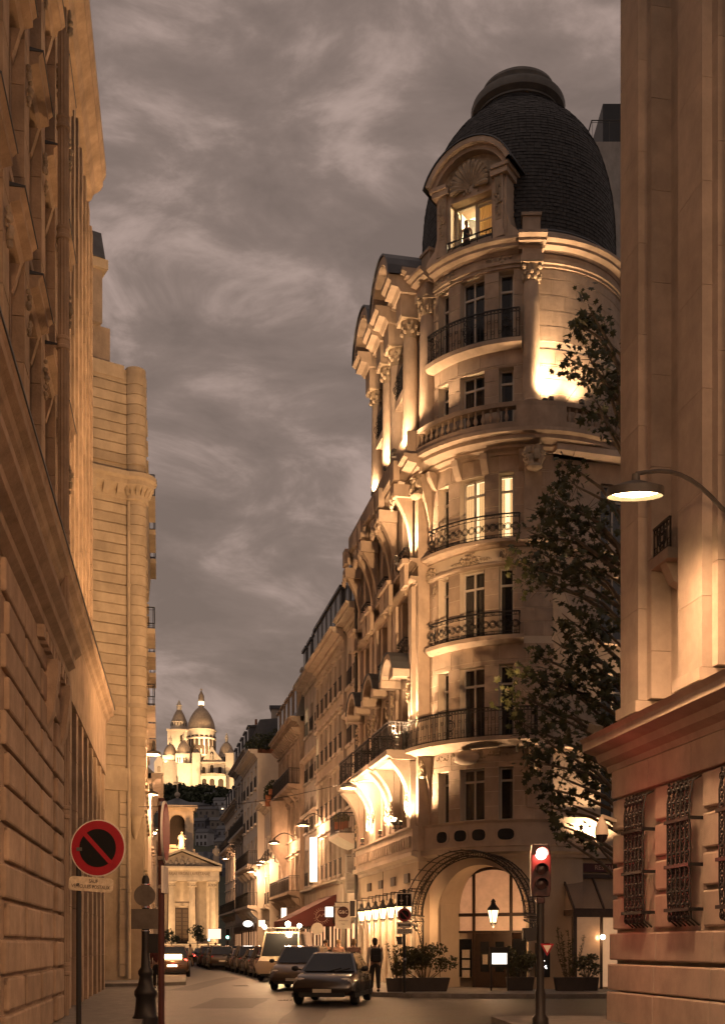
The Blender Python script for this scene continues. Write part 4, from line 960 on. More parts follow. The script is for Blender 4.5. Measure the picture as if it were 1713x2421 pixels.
# ------------------------------------------------------------------ row houses
def along(k, off=0.):                                    # point on the right-hand building line
    n = Vector((-RD.y, RD.x, 0)); return P_SF + RD*k + n*off
def shutters(root, cols, floors, m=SHUT):
    me = {}
    for (a, b) in cols:
        for (s, e) in floors:
            w_ = (b-a)*.5; key = (round(w_, 2), round(e-s, 2))
            if key not in me:
                mb = MB(); mb.box(0, w_, 0, .03, 0, e-s); n = int((e-s)/.16)
                for i in range(n): mb.box(.05, w_-.05, .03, .05, .04+i*.16, .04+i*.16+.09)
                me[key] = mb.mesh('shutter', m)
            put('shutter', me[key], root, (a-w_-.02, .004, s)); put('shutter', me[key], root, (b+.02, .004, s))
def rowhouse(name, label, k0, k1, off, zt, n, floors, m, top='mansard', roofh=2.6, shut=False, balc=(), lit=(), ww=1.05, dormers=True, chim=True, side='right', surround=True):
    Lx = k1-k0
    t = thing(name, label, 'building', along(k0, off), RRZ)
    gapx = Lx/n; cols = [((i+.5)*gapx-ww/2, (i+.5)*gapx+ww/2) for i in range(n)]
    facade(t, Lx, .1, zt, cols, floors, m, 10, lit=lit, surround=surround)
    cornice(t, -.05, Lx+.05, zt-.35, BIGC, m, 'eaves_cornice')
    if len(floors) > 1: cornice(t, 0, Lx, floors[1][0]-.5, MIDC, m, 'string_course')
    if shut: shutters(t, cols, floors[1:])
    for fi in balc:
        z = floors[fi][0]; MB().prism([(0, z-.4), (.35, z-.3), (.72, z-.2), (.72, z-.02), (0, z-.02)], 'x', .2, Lx-.2).build('balcony_slab', m, t)
        railing([(.25, 0), (.25, .66), (Lx-.25, .66), (Lx-.25, 0)], z-.02, .95, step=.16, rings=False).build('balcony_railing', IRON, t)
        for i in range(n+1):
            x = max(.35, min(Lx-.35, i*gapx)); MB().prism([(0, z-.95), (.2, z-.8), (.55, z-.4), (0, z-.4)], 'x', x-.12, x+.12).build('bracket', m, t)
    if not balc or len(floors)-1 not in balc:
        for fi in range(1, len(floors)):
            if fi in balc: continue
            for (a, b) in cols: railing([(a-.05, .05), (b+.05, .05)], floors[fi][0], .8, step=.16, rings=False).build('window_guard', IRON, t)
    if top == 'mansard':
        MB().prism([(.25, zt+.3), (-.7, zt+.3+roofh), (-5, zt+.8+roofh), (-10, zt+.3)], 'x', 0, Lx).build('roof', ZINC, t)
        if dormers:
            for (a, b) in cols:
                c = (a+b)/2; d = MB(); d.box(c-.62, c+.62, -1.3, .12, zt+.4, zt+2.2); d.box(c-.72, c+.72, -1.3, .22, zt+2.2, zt+2.35)
                do = d.build('dormer', ZINC if roofh < 3 else m, t); MB().box(c-.4, c+.4, .122, .14, zt+.6, zt+2.05).build('dormer_window', GLASSF, do)
    if chim:
        mb = MB(); mb.box(Lx-.7, Lx, -5, -1.6, zt, zt+roofh+2.2); mb.box(Lx-.8, Lx+.1, -5.1, -1.5, zt+roofh+2.2, zt+roofh+2.4); co = mb.build('chimney', STUCCO_G, t)
        for i in range(5): MB().lathe([(.13, zt+roofh+2.4), (.11, zt+roofh+3.0), (.0, zt+roofh+3.0)], 8, c=(Lx-.35, -4.7+i*.7)).build('chimney_pot', TERRA, co)
    return t
FA = [(.6, 3.4), (5.2, 7.4), (8.4, 10.4), (11.4, 13.2), (14.2, 15.9)]
hB = rowhouse('narrow_house', 'narrow plain rendered house with two window columns next to the corner building', 10.95, 14.2, -.05, 17.3, 2, FA, STUCCO, 'mansard', 2.2, surround=False)
for zz in (9.0, 12.6): cornice(hB, 0, 3.25, zz, MIDC, STUCCO, 'string_course')
hC = rowhouse('shuttered_house', 'pale house with many closely set windows and a lit vertical sign', 14.25, 22.4, .1, 17.0, 6, FA, STUCCO, 'mansard', 2.0, shut=False, lit=((2, 5), (3, 5)), ww=.72)
hD = rowhouse('plain_house', 'narrow plain house with flat window panels beyond the lit vertical sign', 22.45, 28.2, -.1, 17.2, 3, FA, STUCCO_G, 'mansard', 1.6, lit=((4, 2),), surround=False)
for zz in (9.2, 12.6): cornice(hD, 0, 5.75, zz, MIDC, STUCCO, 'string_course')
hE = rowhouse('balconied_house', 'ornate stone house with deep bracketed cornice, planted balcony and row of dormers', 28.25, 38.4, .15, 15.4, 5, [(.6, 3.4), (5.0, 7.2), (8.4, 10.6), (11.6, 14.2)], STONE_D, 'mansard', 3.2, balc=(1, 3))
for i in range(15): MB().prism([(0, 14.6), (.25, 14.7), (.55, 15.03), (0, 15.03)], 'x', .2+i*.68, .45+i*.68).build('bracket', STONE_D, hE)
orl = MB(); orl.lathe([(.1, 6.2), (.5, 7.2), (.9, 8.0), (.95, 8.2), (.95, 10.8), (1.05, 11), (1.05, 11.2), (0, 11.3)], 10, R(90), R(270), c=(6.5, 0)); orl.build('oriel_bay', STONE_D, hE, smooth=True)
hF2 = rowhouse('low_cream_house', 'low cream house with flat top and two small angled vents', 38.45, 41.6, .75, 11.4, 2, [(.6, 3.2), (4.6, 6.6), (7.6, 9.4)], STUCCO_W, 'flat', chim=False, balc=(), ww=.8, surround=False)
hF = rowhouse('white_block', 'white rendered block with blank side wall and roof-terrace planting', 41.65, 52, 1.25, 15.6, 4, [(.6, 3.2), (4.6, 6.6), (7.6, 9.6), (10.6, 12.4), (13.2, 14.8)], STUCCO_W, 'flat', chim=False, balc=(1, 2), surround=False)
hG = rowhouse('tall_grey_house', 'tall grey house with guarded windows beyond the white block', 52.05, 66, .6, 17.4, 5, FA, STUCCO_G, 'mansard', 2.4, balc=(3,))
hH = rowhouse('street_end_house', 'stone house with two wrap balconies at the far right end of the street', 66.05, 84, .0, 15.2, 6, [(.6, 3.4), (5.0, 7.2), (8.4, 10.6), (11.6, 13.6)], STUCCO, 'mansard', 2.2, balc=(1, 3))
# blank party walls that rise behind the row
for (x0, x1, yt, Y, m, lb) in ((612, 641, 1712, 104, STUCCO_G, 'dark windowless party wall rising behind the white block'), (641, 676, 1668, 100, STUCCO, 'pale windowless party wall with thin dark coping behind the dormers'), (598, 612, 1746, 112, STUCCO_W, 'slim pale party wall left of the dark one')):
    a, b = at(x0, yt, Y), at(x1, yt, Y)
    t = thing('party_wall', lb, 'building', (a.x, Y, 0), 0, 'blank party walls behind the row')
    MB().box(0, b.x-a.x, 0, 5, .1, a.z-.3).build('wall', m, t); MB().box(-.15, b.x-a.x+.1, -.12, 5.1, a.z-.3, a.z).build('coping', ZINC, t)
sh_ = thing('chimney_stack', 'dark tall chimney stack with projecting cap on the roofs beside the narrow house', 'chimney', along(19.5, -2.2), RRZ)
MB().box(0, 1.2, -2.4, 0, 16.5, 20.9).build('shaft', STUCCO_G, sh_); MB().box(-.1, 1.3, -2.5, .25, 20.9, 21.15).build('cap', STUCCO_G, sh_); MB().lathe([(.16, 21.15), (.14, 22), (0, 22)], 8, c=(.6, -.9)).build('chimney_pot', TERRA, sh_)
# left-hand row beyond the corner house
def leftpt(k, off=0.): return Vector((-9.75, 51.2, 0)) + Vector((-.172, .985, 0))*k + Vector((.985, .172, 0))*off
for i, (k0, k1, off, zt, m, lb) in enumerate(((14.1, 30, .15, 11.2, STUCCO, 'low stuccoed house front just beyond the banded corner house'), (30.1, 52, .35, 9.4, STUCCO_G, 'low grey house front farther down the left side of the street'), (52.1, 84, .45, 8.2, STUCCO, 'last low house front on the left before the church square'))):
    t = thing('left_row_house', lb, 'building', leftpt(k1, off), math.atan2(-.985, .172), 'houses along the left side of the street')
    n = int((k1-k0)/2.6); cols = [((j+.5)*(k1-k0)/n-.5, (j+.5)*(k1-k0)/n+.5) for j in range(n)]
    facade(t, k1-k0, .1, zt, cols, [(.6, 3.2), (4.4, 6.4)] + ([(7.4, 9.2)] if zt > 10 else []), m, 9, surround=False)
    cornice(t, 0, k1-k0, zt-.3, BIGC, m, 'eaves_cornice'); MB().prism([(.2, zt+.3), (-1, zt+1.4), (-8, zt+1.8), (-9, zt+.3)], 'x', 0, k1-k0).build('roof', ZINC, t)

rbk = thing('rear_tall_block', 'dark rooftop plant box with terrace railing behind the dome at right', 'building', at(1396, 2236, 66)*1.0)
rbk.location.z = 0; zt_ = 1.65 + (2236-335)/2700*66
MB().box(0, 12, 0, 8, .1, zt_).build('wall', STUCCO_G, rbk); MB().box(1.0, 6, 1.5, 5, zt_, zt_+3.3).build('plant_box', mat('dark_plant_metal', (.02, .022, .026), .5, .2, 2), rbk); railing([(.05, 3), (.05, .1), (6, .1)], zt_, 1.3, step=.9, rings=False).build('terrace_railing', GREYIRON, rbk)
# ------------------------------------------------------------------ the church at the end of the street
CH = thing('columned_church', 'floodlit church with columned portico, carved pediment and square bell tower at street end', 'church', (-36.3, 230, 0), R(9.0))
CST = mat('floodlit_church_stone', (.52, .43, .33), .85, .14, .6, .2, streak=.2)
c_ = MB(); c_.box(-7.4, 7.4, 4.2, 34, .1, 17.6); c_.build('wall', CST, CH)
st = MB()
for i in range(6): st.box(-8.2+.1*i, 8.2-.1*i, -2.2+.45*i, 4.3, .1+.32*i, .1+.32*(i+1))
st.build('steps', CST, CH)
for x in (-6.15, -2.05, 2.05, 6.15):
    o = MB().lathe([(.68, 2.6), (.7, 5), (.58, 13.4)], 18, c=(x, 1.6)).build('column', CST, CH, smooth=True)
    b = MB(); b.box(x-.95, x+.95, .65, 2.55, 2.02, 2.3); b.lathe([(.9, 2.3), (.9, 2.5), (.7, 2.62)], 16, c=(x, 1.6)); b.build('column_base', CST, o)
    k = MB(); k.lathe([(.58, 13.4), (.62, 13.9), (.9, 14.5), (.9, 14.6)], 14, c=(x, 1.6)); k.box(x-.95, x+.95, .65, 2.55, 14.6, 14.8)
    for i in range(16):
        t = 2*pi*i/16; k.ball((x+.75*math.cos(t), 1.6+.75*math.sin(t), 13.7+.35*(i % 2)), .2, 6, 4)
    k.build('capital', CST, o)
e = MB(); e.box(-7.5, 7.5, .7, 4.2, 14.8, 15.6); e.box(-7.45, 7.45, .75, 4.2, 15.6, 16.9); e.prism([(.75, 16.9), (.3, 17.0), (.1, 17.4), (.1, 17.7), (4.2, 17.7), (4.2, 16.9)], 'x', -7.9, 7.9); e.build('entablature', CST, CH)
text('inscription', 'BEATAE MARIAE VIRGINI LAVRETANAE', .95, mat('carved_letters', (.16, .11, .07), .9, 0), CH, (0, .74, 16.2), (R(90), 0, 0), .02, sx=.68)
p_ = MB(); p_.prism([(-7.2, 17.71), (7.2, 17.71), (0, 20.6)], 'y', 1.2, 4.2); p_.build('tympanum', CST, CH)
rk = MB()
for s in (-1, 1):
    rk.prism([(s*8.0, 17.72), (s*8.0, 18.15), (0, 21.3), (0, 20.85)] if s > 0 else [(0, 20.85), (0, 21.3), (s*8.0, 18.15), (s*8.0, 17.72)], 'y', .2, 4.3)
rk.build('raking_cornice', CST, CH)
MB().prism([(-8.1, 18.2), (8.1, 18.2), (0, 21.42)], 'y', 4.4, 30).build('roof', ZINC, CH)
for i in range(9):
    x = -4.6 + i*1.15; hh = 1.9 - abs(x)*.32; f = MB(); f.ball((x, 1.0, 17.75+hh*.38), hh*.38, 8, 6, .6, .5, 1); f.ball((x+.15, .95, 17.75+hh*.85), hh*.16, 8, 6); f.tube([(x, .95, 17.8+hh*.6), (x+.5, .85, 17.8+hh*.35)], .1, 6); f.build('relief_figure', CST, CH, smooth=True)
dk = MB(); dk.box(-1.35, 1.35, 4.08, 4.19, 2.02, 9.4); dko = dk.build('door', WOODD, CH)
dl = MB()
for i in range(8):
    for s in (-1, 1): dl.box(s*.68-.5, s*.68+.5, 4.02, 4.079, 2.4+i*.86, 3.1+i*.86)
dl.build('door_panel', mat('bronze_door', (.12, .08, .05), .5, .3, 8), dko)
dfm = MB(); dfm.box(-1.75, -1.36, 3.95, 4.19, 2.02, 9.8); dfm.box(1.36, 1.75, 3.95, 4.19, 2.02, 9.8); dfm.box(-2.0, 2.0, 3.85, 4.19, 9.8, 10.4); dfm.build('door_frame', CST, CH)
def statue(parent, loc, h, m, name='statue'):
    mb = MB(); x, y, z = loc
    mb.lathe([(h*.17, z), (h*.2, z+h*.1), (h*.17, z+h*.45), (h*.19, z+h*.7), (h*.13, z+h*.82), (h*.06, z+h*.85)], 10, c=(x, y)); mb.ball((x, y, z+h*.93), h*.085, 8, 6, .9, .9, 1.1)
    mb.tube([(x-h*.17, y, z+h*.76), (x-h*.2, y-h*.05, z+h*.55), (x-h*.06, y-h*.14, z+h*.5)], h*.05, 6); mb.tube([(x+h*.17, y, z+h*.76), (x+h*.22, y-h*.03, z+h*.55), (x+h*.1, y-h*.14, z+h*.62)], h*.05, 6)
    mb.box(x-h*.2, x+h*.2, y-h*.2, y+h*.2, z-h*.12, z); return mb.build(name, m, parent, smooth=True)
statue(CH, (0, 2.5, 21.6), 3.3, CST); statue(CH, (6.9, 2.5, 18.9), 3.2, CST); statue(CH, (-6.9, 2.5, 18.9), 3.2, CST)
# bell tower
tx, ty_ = -.95, 9.0
tw = MB()
for s in (-1, 1): tw.box(tx+s*1.55, tx+s*3.3, ty_-3.3, ty_+3.3, 21.6, 29.6)
tw.box(tx-1.55, tx+1.55, ty_+1, ty_+3.3, 21.6, 29.6)
N = 14
for i in range(N):
    t0, t1 = pi*i/N, pi*(i+1)/N; xa, xb = tx-1.55*math.cos(t0), tx-1.55*math.cos(t1); za, zb = 27.3+1.55*math.sin(t0), 27.3+1.55*math.sin(t1)
    tw._a([(xa, ty_-3.3, za), (xb, ty_-3.3, zb), (xb, ty_-3.3, 29.6), (xa, ty_-3.3, 29.6), (xa, ty_-1, za), (xb, ty_-1, zb)], [(0,1,2,3), (0,4,5,1)])
two = tw.build('bell_tower', CST, CH)
for (a, z0, z1) in ((4.6, 19.2, 20.0), (4.2, 20.0, 20.8), (3.6, 20.8, 21.6), (3.6, 29.6, 30.1), (4.1, 30.1, 30.6)): MB().box(tx-a, tx+a, ty_-a, ty_+a, z0, z1).build('tower_ledge', CST, CH)
MB().box(tx-1.55, tx+1.55, ty_-.5, ty_+.9, 22.4, 29.5).build('belfry_louvre', mat('dark_louvre', (.03, .022, .018), .8, .3, 6), CH)
MB().box(tx-1.9, tx+1.9, ty_-3.5, ty_-3.31, 21.8, 22.5).build('arch_sill', CST, CH)
MB()._a([(tx-4.1, ty_-4.1, 30.6), (tx+4.1, ty_-4.1, 30.6), (tx+4.1, ty_+4.1, 30.6), (tx-4.1, ty_+4.1, 30.6), (tx, ty_, 32.6)], [(0,1,4), (1,2,4), (2,3,4), (3,0,4)]).build('tower_roof', ZINC, CH)
cr = MB(); cr.lathe([(.5, 31.8), (.35, 32.4), (.25, 32.7)], 10, c=(tx, ty_)); cr.ball((tx, ty_, 33.2), .6, 12, 8); cr.box(tx-.12, tx+.12, ty_-.1, ty_+.1, 33.6, 37.2); cr.box(tx-.75, tx+.75, ty_-.101, ty_+.101, 35.6, 35.9); cr.build('cross', CST, CH)
M_ch = Matrix.Translation(Vector((-36.3, 230, 0))) @ Matrix.Rotation(R(9), 4, 'Z')
for i, (x, lb) in enumerate(((-12.5, 'floodlight on the square left of the church steps'), (12.5, 'floodlight on the square right of the church steps'))):
    flood(M_ch @ Vector((x, -5.5, .5)), M_ch @ Vector((-x*.12, 2, 12)), 11000, lb, 110, (1, .60, .28), .5, 'church floodlights', .3)
flood(M_ch @ Vector((0, -26, .5)), M_ch @ Vector((0, 1, 18.5)), 16000, 'floodlight in the middle of the square facing the church', 60, (1, .58, .28), .5, 'church floodlights', .3)
flood(M_ch @ Vector((-1, -.5, 21.9)), M_ch @ Vector((-1, 6, 26.5)), 5000, 'floodlight behind the church pediment lighting the bell tower', 140, (1, .5, .2), .4, 'church floodlights', .3)
# ------------------------------------------------------------------ the hill and its houses
HILL = mat('dark_hillside', (.05, .055, .035), .95, .4, .02)
hm = MB(); nx, ny = 30, 26; rgh = random.Random(5)
def hillz(x, y):
    t = max(0, min(1, (y-330)/560)); t = t*t*(3-2*t)*.2 + t*.8
    fall = math.exp(-((x+120)/420)**2); return 120*t*fall
for j in range(ny+1):
    for i in range(nx+1):
        x, y = -750+1200*i/nx, 325+875*j/ny; hm.v.append((x, y, hillz(x, y) + .02))
for j in range(ny):
    for i in range(nx):
        a = j*(nx+1)+i; hm.f.append((a, a+1, a+nx+2, a+nx+1))
tag(hm.build('hill', HILL, smooth=True), kind='structure')
HW = [mat('hill_house_wall_%d' % i, c, .9, .1, .3) for i, c in enumerate(((.20, .20, .22), (.30, .30, .31), (.12, .12, .14), (.20, .18, .16)))]
tints = ['grey', 'white', 'dark grey', 'beige']
rg = random.Random(11); nh = 0
HLAB = [('%s hillside house %s, right of the bell tower' % (tints[i % 4], p)) for i, p in enumerate(['lowest and nearest the church', 'low with one lit window', 'low and wide in the middle', 'low below the trees', 'low beside the street-end house', 'second row by the tower', 'second row with a lit window', 'second row in the middle', 'second row near the street-end house', 'second row farthest right', 'third row by the tower', 'third row left of middle', 'third row in the middle', 'third row with a lit window', 'third row farthest right'])] + ['%s hillside house %s' % (tints[i % 4], p) for i, p in ((15, 'seen left of the church sign pole, middle height'), (16, 'with a lit window low at the left'), (17, 'high at the left under the trees'), (18, 'with a lit window above the bell tower roof'), (19, 'right above the bell tower roof'), (20, 'high beside the tree clump, left'), (21, 'high beside the tree clump, right'), (22, 'low at the right behind roofs'), (23, 'lowest at the left behind the lamps'))]
spots = []
for (px, Y) in ((468, 470), (486, 520), (504, 490), (520, 540), (537, 500), (476, 580), (497, 600), (515, 630), (532, 600), (549, 640), (470, 640), (489, 660), (508, 690), (526, 700), (545, 720), (352, 640), (362, 560), (356, 720), (393, 760), (408, 770), (474, 720), (498, 740), (558, 560), (352, 480)):
    x = (px-PX0)/F*Y; i = nh % 4; wdt, dep, hg = rg.uniform(6, 12), rg.uniform(7, 10), rg.uniform(5, 13)
    z = hillz(x, Y)-2.5
    t = thing('hillside_house', HLAB[nh], 'house', (x, Y, z), R(rg.uniform(-25, 25)), 'houses on the hillside')
    MB().box(-wdt/2, wdt/2, 0, dep, 0, hg).build('wall', HW[i], t)
    MB().prism([(-.4, hg), (dep+.4, hg), (dep*.6, hg+2.2), (dep*.4, hg+2.2)], 'x', -wdt/2-.4, wdt/2+.4).build('roof', ZINC, t)
    for q in range(3):
        for s in range(2):
            lit_ = (nh in (1, 6, 13, 16, 18) and q == 1 and s == 1)
            xx = -wdt*.33 + q*wdt*.33; MB().box(xx-.6, xx+.6, -.05, -.005, hg-3.2-s*3.4, hg-1.4-s*3.4).build('window', WARM2 if lit_ else GLASSF, t)
    MB().box(wdt*.2, wdt*.2+1.6, dep*.4, dep*.4+1, hg+1, hg+3.6).build('chimney', HW[2], t)
    nh += 1
# trees on the hill under the basilica
def leafcloud(mb, c, rx, ry, rz_, n, size, rg, flat=False):
    for _ in range(n):
        while True:
            v = Vector((rg.uniform(-1, 1), rg.uniform(-1, 1), rg.uniform(-1, 1)))
            if .15 < v.length < 1: break
        if rg.random() < .7: v = v.normalized()*rg.uniform(.72, 1.0)
        p = Vector((c[0]+v.x*rx, c[1]+v.y*ry, c[2]+v.z*rz_))
        a = Vector((rg.uniform(-1, 1), rg.uniform(-1, 1), rg.uniform(-1, 1))).normalized(); b = a.cross(Vector((rg.uniform(-1, 1), rg.uniform(-1, 1), rg.uniform(-.5, 1)))).normalized(); s = size*rg.uniform(.6, 1.3)
        mb._a([p-a*s, p-b*s*.5, p+a*s, p+b*s*.5], [(0,1,2,3)])
nt_ = 0
TLAB = ['leftmost', 'second from left', 'third from left along the top', 'left of centre at the top', 'centre left, low crown', 'under the left chapel', 'below the steps', 'below the porch, left', 'below the porch, middle', 'below the porch, right', 'right of the porch', 'far right at the top', 'lower row left', 'lower row middle', 'lower row right of middle', 'lower row right', 'just above the bell tower roof', 'behind the cross', 'farthest right', 'lowest at the left']
for (px, py, Y, r) in ((372, 1858, 800, 9), (388, 1846, 820, 10), (402, 1862, 790, 11), (420, 1852, 810, 11), (437, 1868, 780, 12), (455, 1862, 800, 10), (470, 1885, 770, 12), (486, 1880, 790, 13), (503, 1884, 770, 13), (518, 1890, 780, 12), (533, 1893, 760, 12), (548, 1898, 760, 11), (478, 1910, 740, 11), (497, 1918, 730, 11), (517, 1922, 730, 11), (536, 1926, 720, 10), (445, 1888, 750, 10), (428, 1882, 760, 10), (560, 1915, 730, 10), (378, 1885, 740, 9)):
    r *= .62; p = at(px, py+26, Y); g = hillz(p.x, Y)
    t = thing('hill_tree', 'dark rounded hill tree, %s of the clump below the basilica' % TLAB[nt_], 'tree', (p.x, Y, g), 0, 'trees on the hill below the basilica')
    mb = MB(); zc_ = max(r*.8, p.z-g); leafcloud(mb, (0, 0, zc_), r, r, r*.85, 420, 1.3, rg)
    for _ in range(5): leafcloud(mb, (rg.uniform(-r, r)*.7, rg.uniform(-r, r)*.5, zc_+rg.uniform(-.3, .6)*r), r*.5, r*.5, r*.4, 90, 1.2, rg)
    nt_ += 1; mb.build('crown', LEAFD, t); MB().tube([(0, 0, -2), (0, 0, zc_)], [.6, .3], 6).build('trunk', BARK, t)
# ------------------------------------------------------------------ the basilica
BY = 900.
def bz(py): return EYE + (PYH-py)/F*BY
bx0 = (476-PX0)/F*BY
def bx(px): return (px-476)/F*BY
BS = thing('hilltop_basilica', 'floodlit white domed basilica with bell tower on top of the hill', 'basilica', (bx0, BY-30, 0))
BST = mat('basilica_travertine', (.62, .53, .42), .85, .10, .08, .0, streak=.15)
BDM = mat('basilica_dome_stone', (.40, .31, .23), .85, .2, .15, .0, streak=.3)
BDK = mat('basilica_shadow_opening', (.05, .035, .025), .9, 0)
zb = bz(1885)
bd = MB(); bd.box(bx(392), bx(566), 4, 60, zb-6, bz(1812)); bd.build('nave_wall', BST, BS)
MB().box(bx(436), bx(560), -6, 20, zb-6, bz(1822)).build('porch_block', BST, BS)
bd = MB(); bd.prism([(bx(486), bz(1822)), (bx(545), bz(1822)), (bx(515), bz(1786))], 'y', -4, 14); bd.build('front_gable', BST, BS)
bd = MB(); bd.prism([(bx(506), bz(1810)), (bx(524), bz(1810)), (bx(524), bz(1797)), (bx(515), bz(1783)), (bx(506), bz(1797))], 'y', -5.2, -3.9); bd.build('niche_block', BST, BS)
def archdark(px0, px1, pyb, pyt, y, name='arched_window', m=BDK, fr=True):
    xa, xb = bx(px0), bx(px1); r = (xb-xa)/2; zt = bz(pyt)-r; n = 8
    P = [(xa, bz(pyb)), (xb, bz(pyb))] + [((xa+xb)/2 + r*math.cos(pi*i/n), zt + r*math.sin(pi*i/n)) for i in range(n+1)]
    mb = MB(); mb.prism(P, 'y', y-.3, y); o = mb.build(name, m, BS)
    return o
archdark(511, 519, 1812, 1795, -5.25)
statue(BS, ((511+519)/2*0 + bx(515), -5.9, bz(1812)), 4.6, BST)
for (a, b) in ((494, 500), (511, 519), (530, 537)): archdark(a, b, 1852 if a != 511 else 1846, 1826 if a == 511 else 1830, -6.02)
for px in (505, 524, 490, 541): MB().box(bx(px)-1, bx(px)+1, -6.9, -6.01, zb-6, bz(1824)).build('buttress', BST, BS)
MB().box(bx(484), bx(560), -7.2, 16, bz(1822), bz(1819)).build('cornice', BST, BS)
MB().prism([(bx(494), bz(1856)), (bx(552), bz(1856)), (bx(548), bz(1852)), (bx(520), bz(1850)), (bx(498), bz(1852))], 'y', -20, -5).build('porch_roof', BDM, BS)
MB().box(bx(495), bx(551), -18, -6, zb-8, bz(1856)).build('porch_wall', BST, BS)
for (a, b) in ((498, 508), (515, 526), (534, 546)): archdark(a, b, 1884, 1862, -18.05)
for px in (481, 557): 
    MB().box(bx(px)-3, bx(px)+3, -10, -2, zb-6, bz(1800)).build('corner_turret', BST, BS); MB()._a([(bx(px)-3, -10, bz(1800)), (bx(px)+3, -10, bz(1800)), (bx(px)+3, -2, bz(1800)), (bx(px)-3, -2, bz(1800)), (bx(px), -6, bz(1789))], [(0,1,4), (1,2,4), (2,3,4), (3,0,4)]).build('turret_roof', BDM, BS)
def onion(px, r, zdrum0, zdrum1, ztop, y, lantern=True):
    c = (bx(px), y); h_ = ztop-zdrum1
    o = MB().lathe([(r*1.02, zdrum0), (r*1.02, zdrum1), (r*1.1, zdrum1), (r*1.1, zdrum1+.8), (0, zdrum1+.8)], 24, c=c).build('drum', BST, BS, smooth=True)
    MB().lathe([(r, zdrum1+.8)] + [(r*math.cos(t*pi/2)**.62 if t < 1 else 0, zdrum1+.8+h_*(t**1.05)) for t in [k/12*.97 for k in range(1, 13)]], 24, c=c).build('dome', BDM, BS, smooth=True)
    for i in range(10):
        a = R(-85 + i*19); w_ = r*.10; rr = r*1.03
        mb = MB(); mb.box(-w_, w_, -rr-.15, -rr+.2, zdrum0+(zdrum1-zdrum0)*.3, zdrum0+(zdrum1-zdrum0)*.8); mb.build('drum_window', BDK, BS, (c[0], c[1], 0), a)
    if lantern:
        zl = zdrum1+.8+h_*.94; lr = r*.19
        MB().lathe([(lr*1.2, zl-h_*.06), (lr, zl), (lr, zl+h_*.24), (lr*1.2, zl+h_*.25), (lr, zl+h_*.42), (lr*.4, zl+h_*.62), (0, zl+h_*.7)], 12, c=c).build('lantern', BST, BS, smooth=True)
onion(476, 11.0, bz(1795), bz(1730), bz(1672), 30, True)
MB().lathe([(11.6, bz(1752)), (11.9, bz(1750)), (11.9, bz(1748)), (11.6, bz(1747))], 24, c=(0, 30)).build('drum_cornice', BST, BS)
for i in range(11):
    a = R(-75 + i*15); mb = MB(); r_ = 11.25; n = 6
    P = [(-1.1, bz(1788)), (1.1, bz(1788))] + [(1.1*math.cos(pi*k/n), bz(1770)+1.1*math.sin(pi*k/n)) for k in range(n+1)]
    mb.prism(P, 'y', -r_-.35, -r_+.2); mb.build('drum_arch', BDK, BS, (0, 30, 0), a)
cx_ = MB(); cx_.box(-.22, .22, 29.8, 30.2, bz(1650), bz(1626)); cx_.box(-1.1, 1.1, 29.75, 30.25, bz(1632), bz(1630)); cx_.build('cross', BDM, BS)
MB().lathe([(2.1, bz(1672)), (2.1, bz(1656)), (2.4, bz(1655)), (2.2, bz(1645)), (.5, bz(1634)), (0, bz(1632))], 14, c=(0, 29.9)).build('lantern_cap', BDM, BS, smooth=True)
for i in range(8):
    a = R(-80+i*23); MB().box(-.3, .3, -2.25, -2.05, bz(1668), bz(1659)).build('lantern_window', WARM2, BS, (0, 29.9, 0), a)
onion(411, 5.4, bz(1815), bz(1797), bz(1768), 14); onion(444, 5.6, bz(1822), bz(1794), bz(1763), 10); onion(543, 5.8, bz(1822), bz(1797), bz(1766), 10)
MB().box(bx(428), bx(461), 3, 16, bz(1850), bz(1795)).build('chapel_block', BST, BS)
for px in (432, 437, 446, 451): archdark(px, px+3, 1816, 1804, 2.98)
archdark(443, 463, 1838, 1826, 2.97, 'blind_arch', BDM)
MB().box(bx(396), bx(424), 8, 20, bz(1850), bz(1797)).build('chapel_block', BST, BS)
gab = MB(); gab.prism([(bx(380), bz(1845)), (bx(400), bz(1845)), (bx(400), bz(1810)), (bx(391), bz(1798)), (bx(380), bz(1815))], 'y', 2, 30); gab.build('transept_gable', BST, BS); archdark(387, 395, 1838, 1824, 1.98, 'blind_arch', BDM)
# campanile
ct = MB(); ct.box(bx(391), bx(439), 40, 56, bz(1810), bz(1722)); ct.build('campanile', BST, BS)
MB().box(bx(389), bx(441), 39.3, 56.7, bz(1722), bz(1718)).build('cornice', BST, BS)
for px in (403, 421): archdark(px, px+9, 1748 if px > 410 else 1745, 1732, 39.98) if px > 410 else None
for px in (418, 423, 428): archdark(px, px+2, 1786, 1757, 39.97)
MB().lathe([(7.0, bz(1718)), (6.6, bz(1708)), (6.6, bz(1699)), (6.9, bz(1698))], 20, c=(bx(415), 48)).build('belfry', BST, BS, smooth=True)
for i in range(9): MB().box(-.35, .35, -6.8, -6.4, bz(1708), bz(1701)).build('belfry_opening', BDK, BS, (bx(415), 48, 0), R(-80+i*20))
MB().lathe([(6.6, bz(1698)), (4.2, bz(1680)), (2.2, bz(1669))], 16, c=(bx(415), 48)).build('campanile_roof', BDM, BS)
MB().lathe([(2.0, bz(1669)), (2.0, bz(1658)), (2.3, bz(1657)), (.1, bz(1643))], 10, c=(bx(415), 48)).build('campanile_lantern', BST, BS)
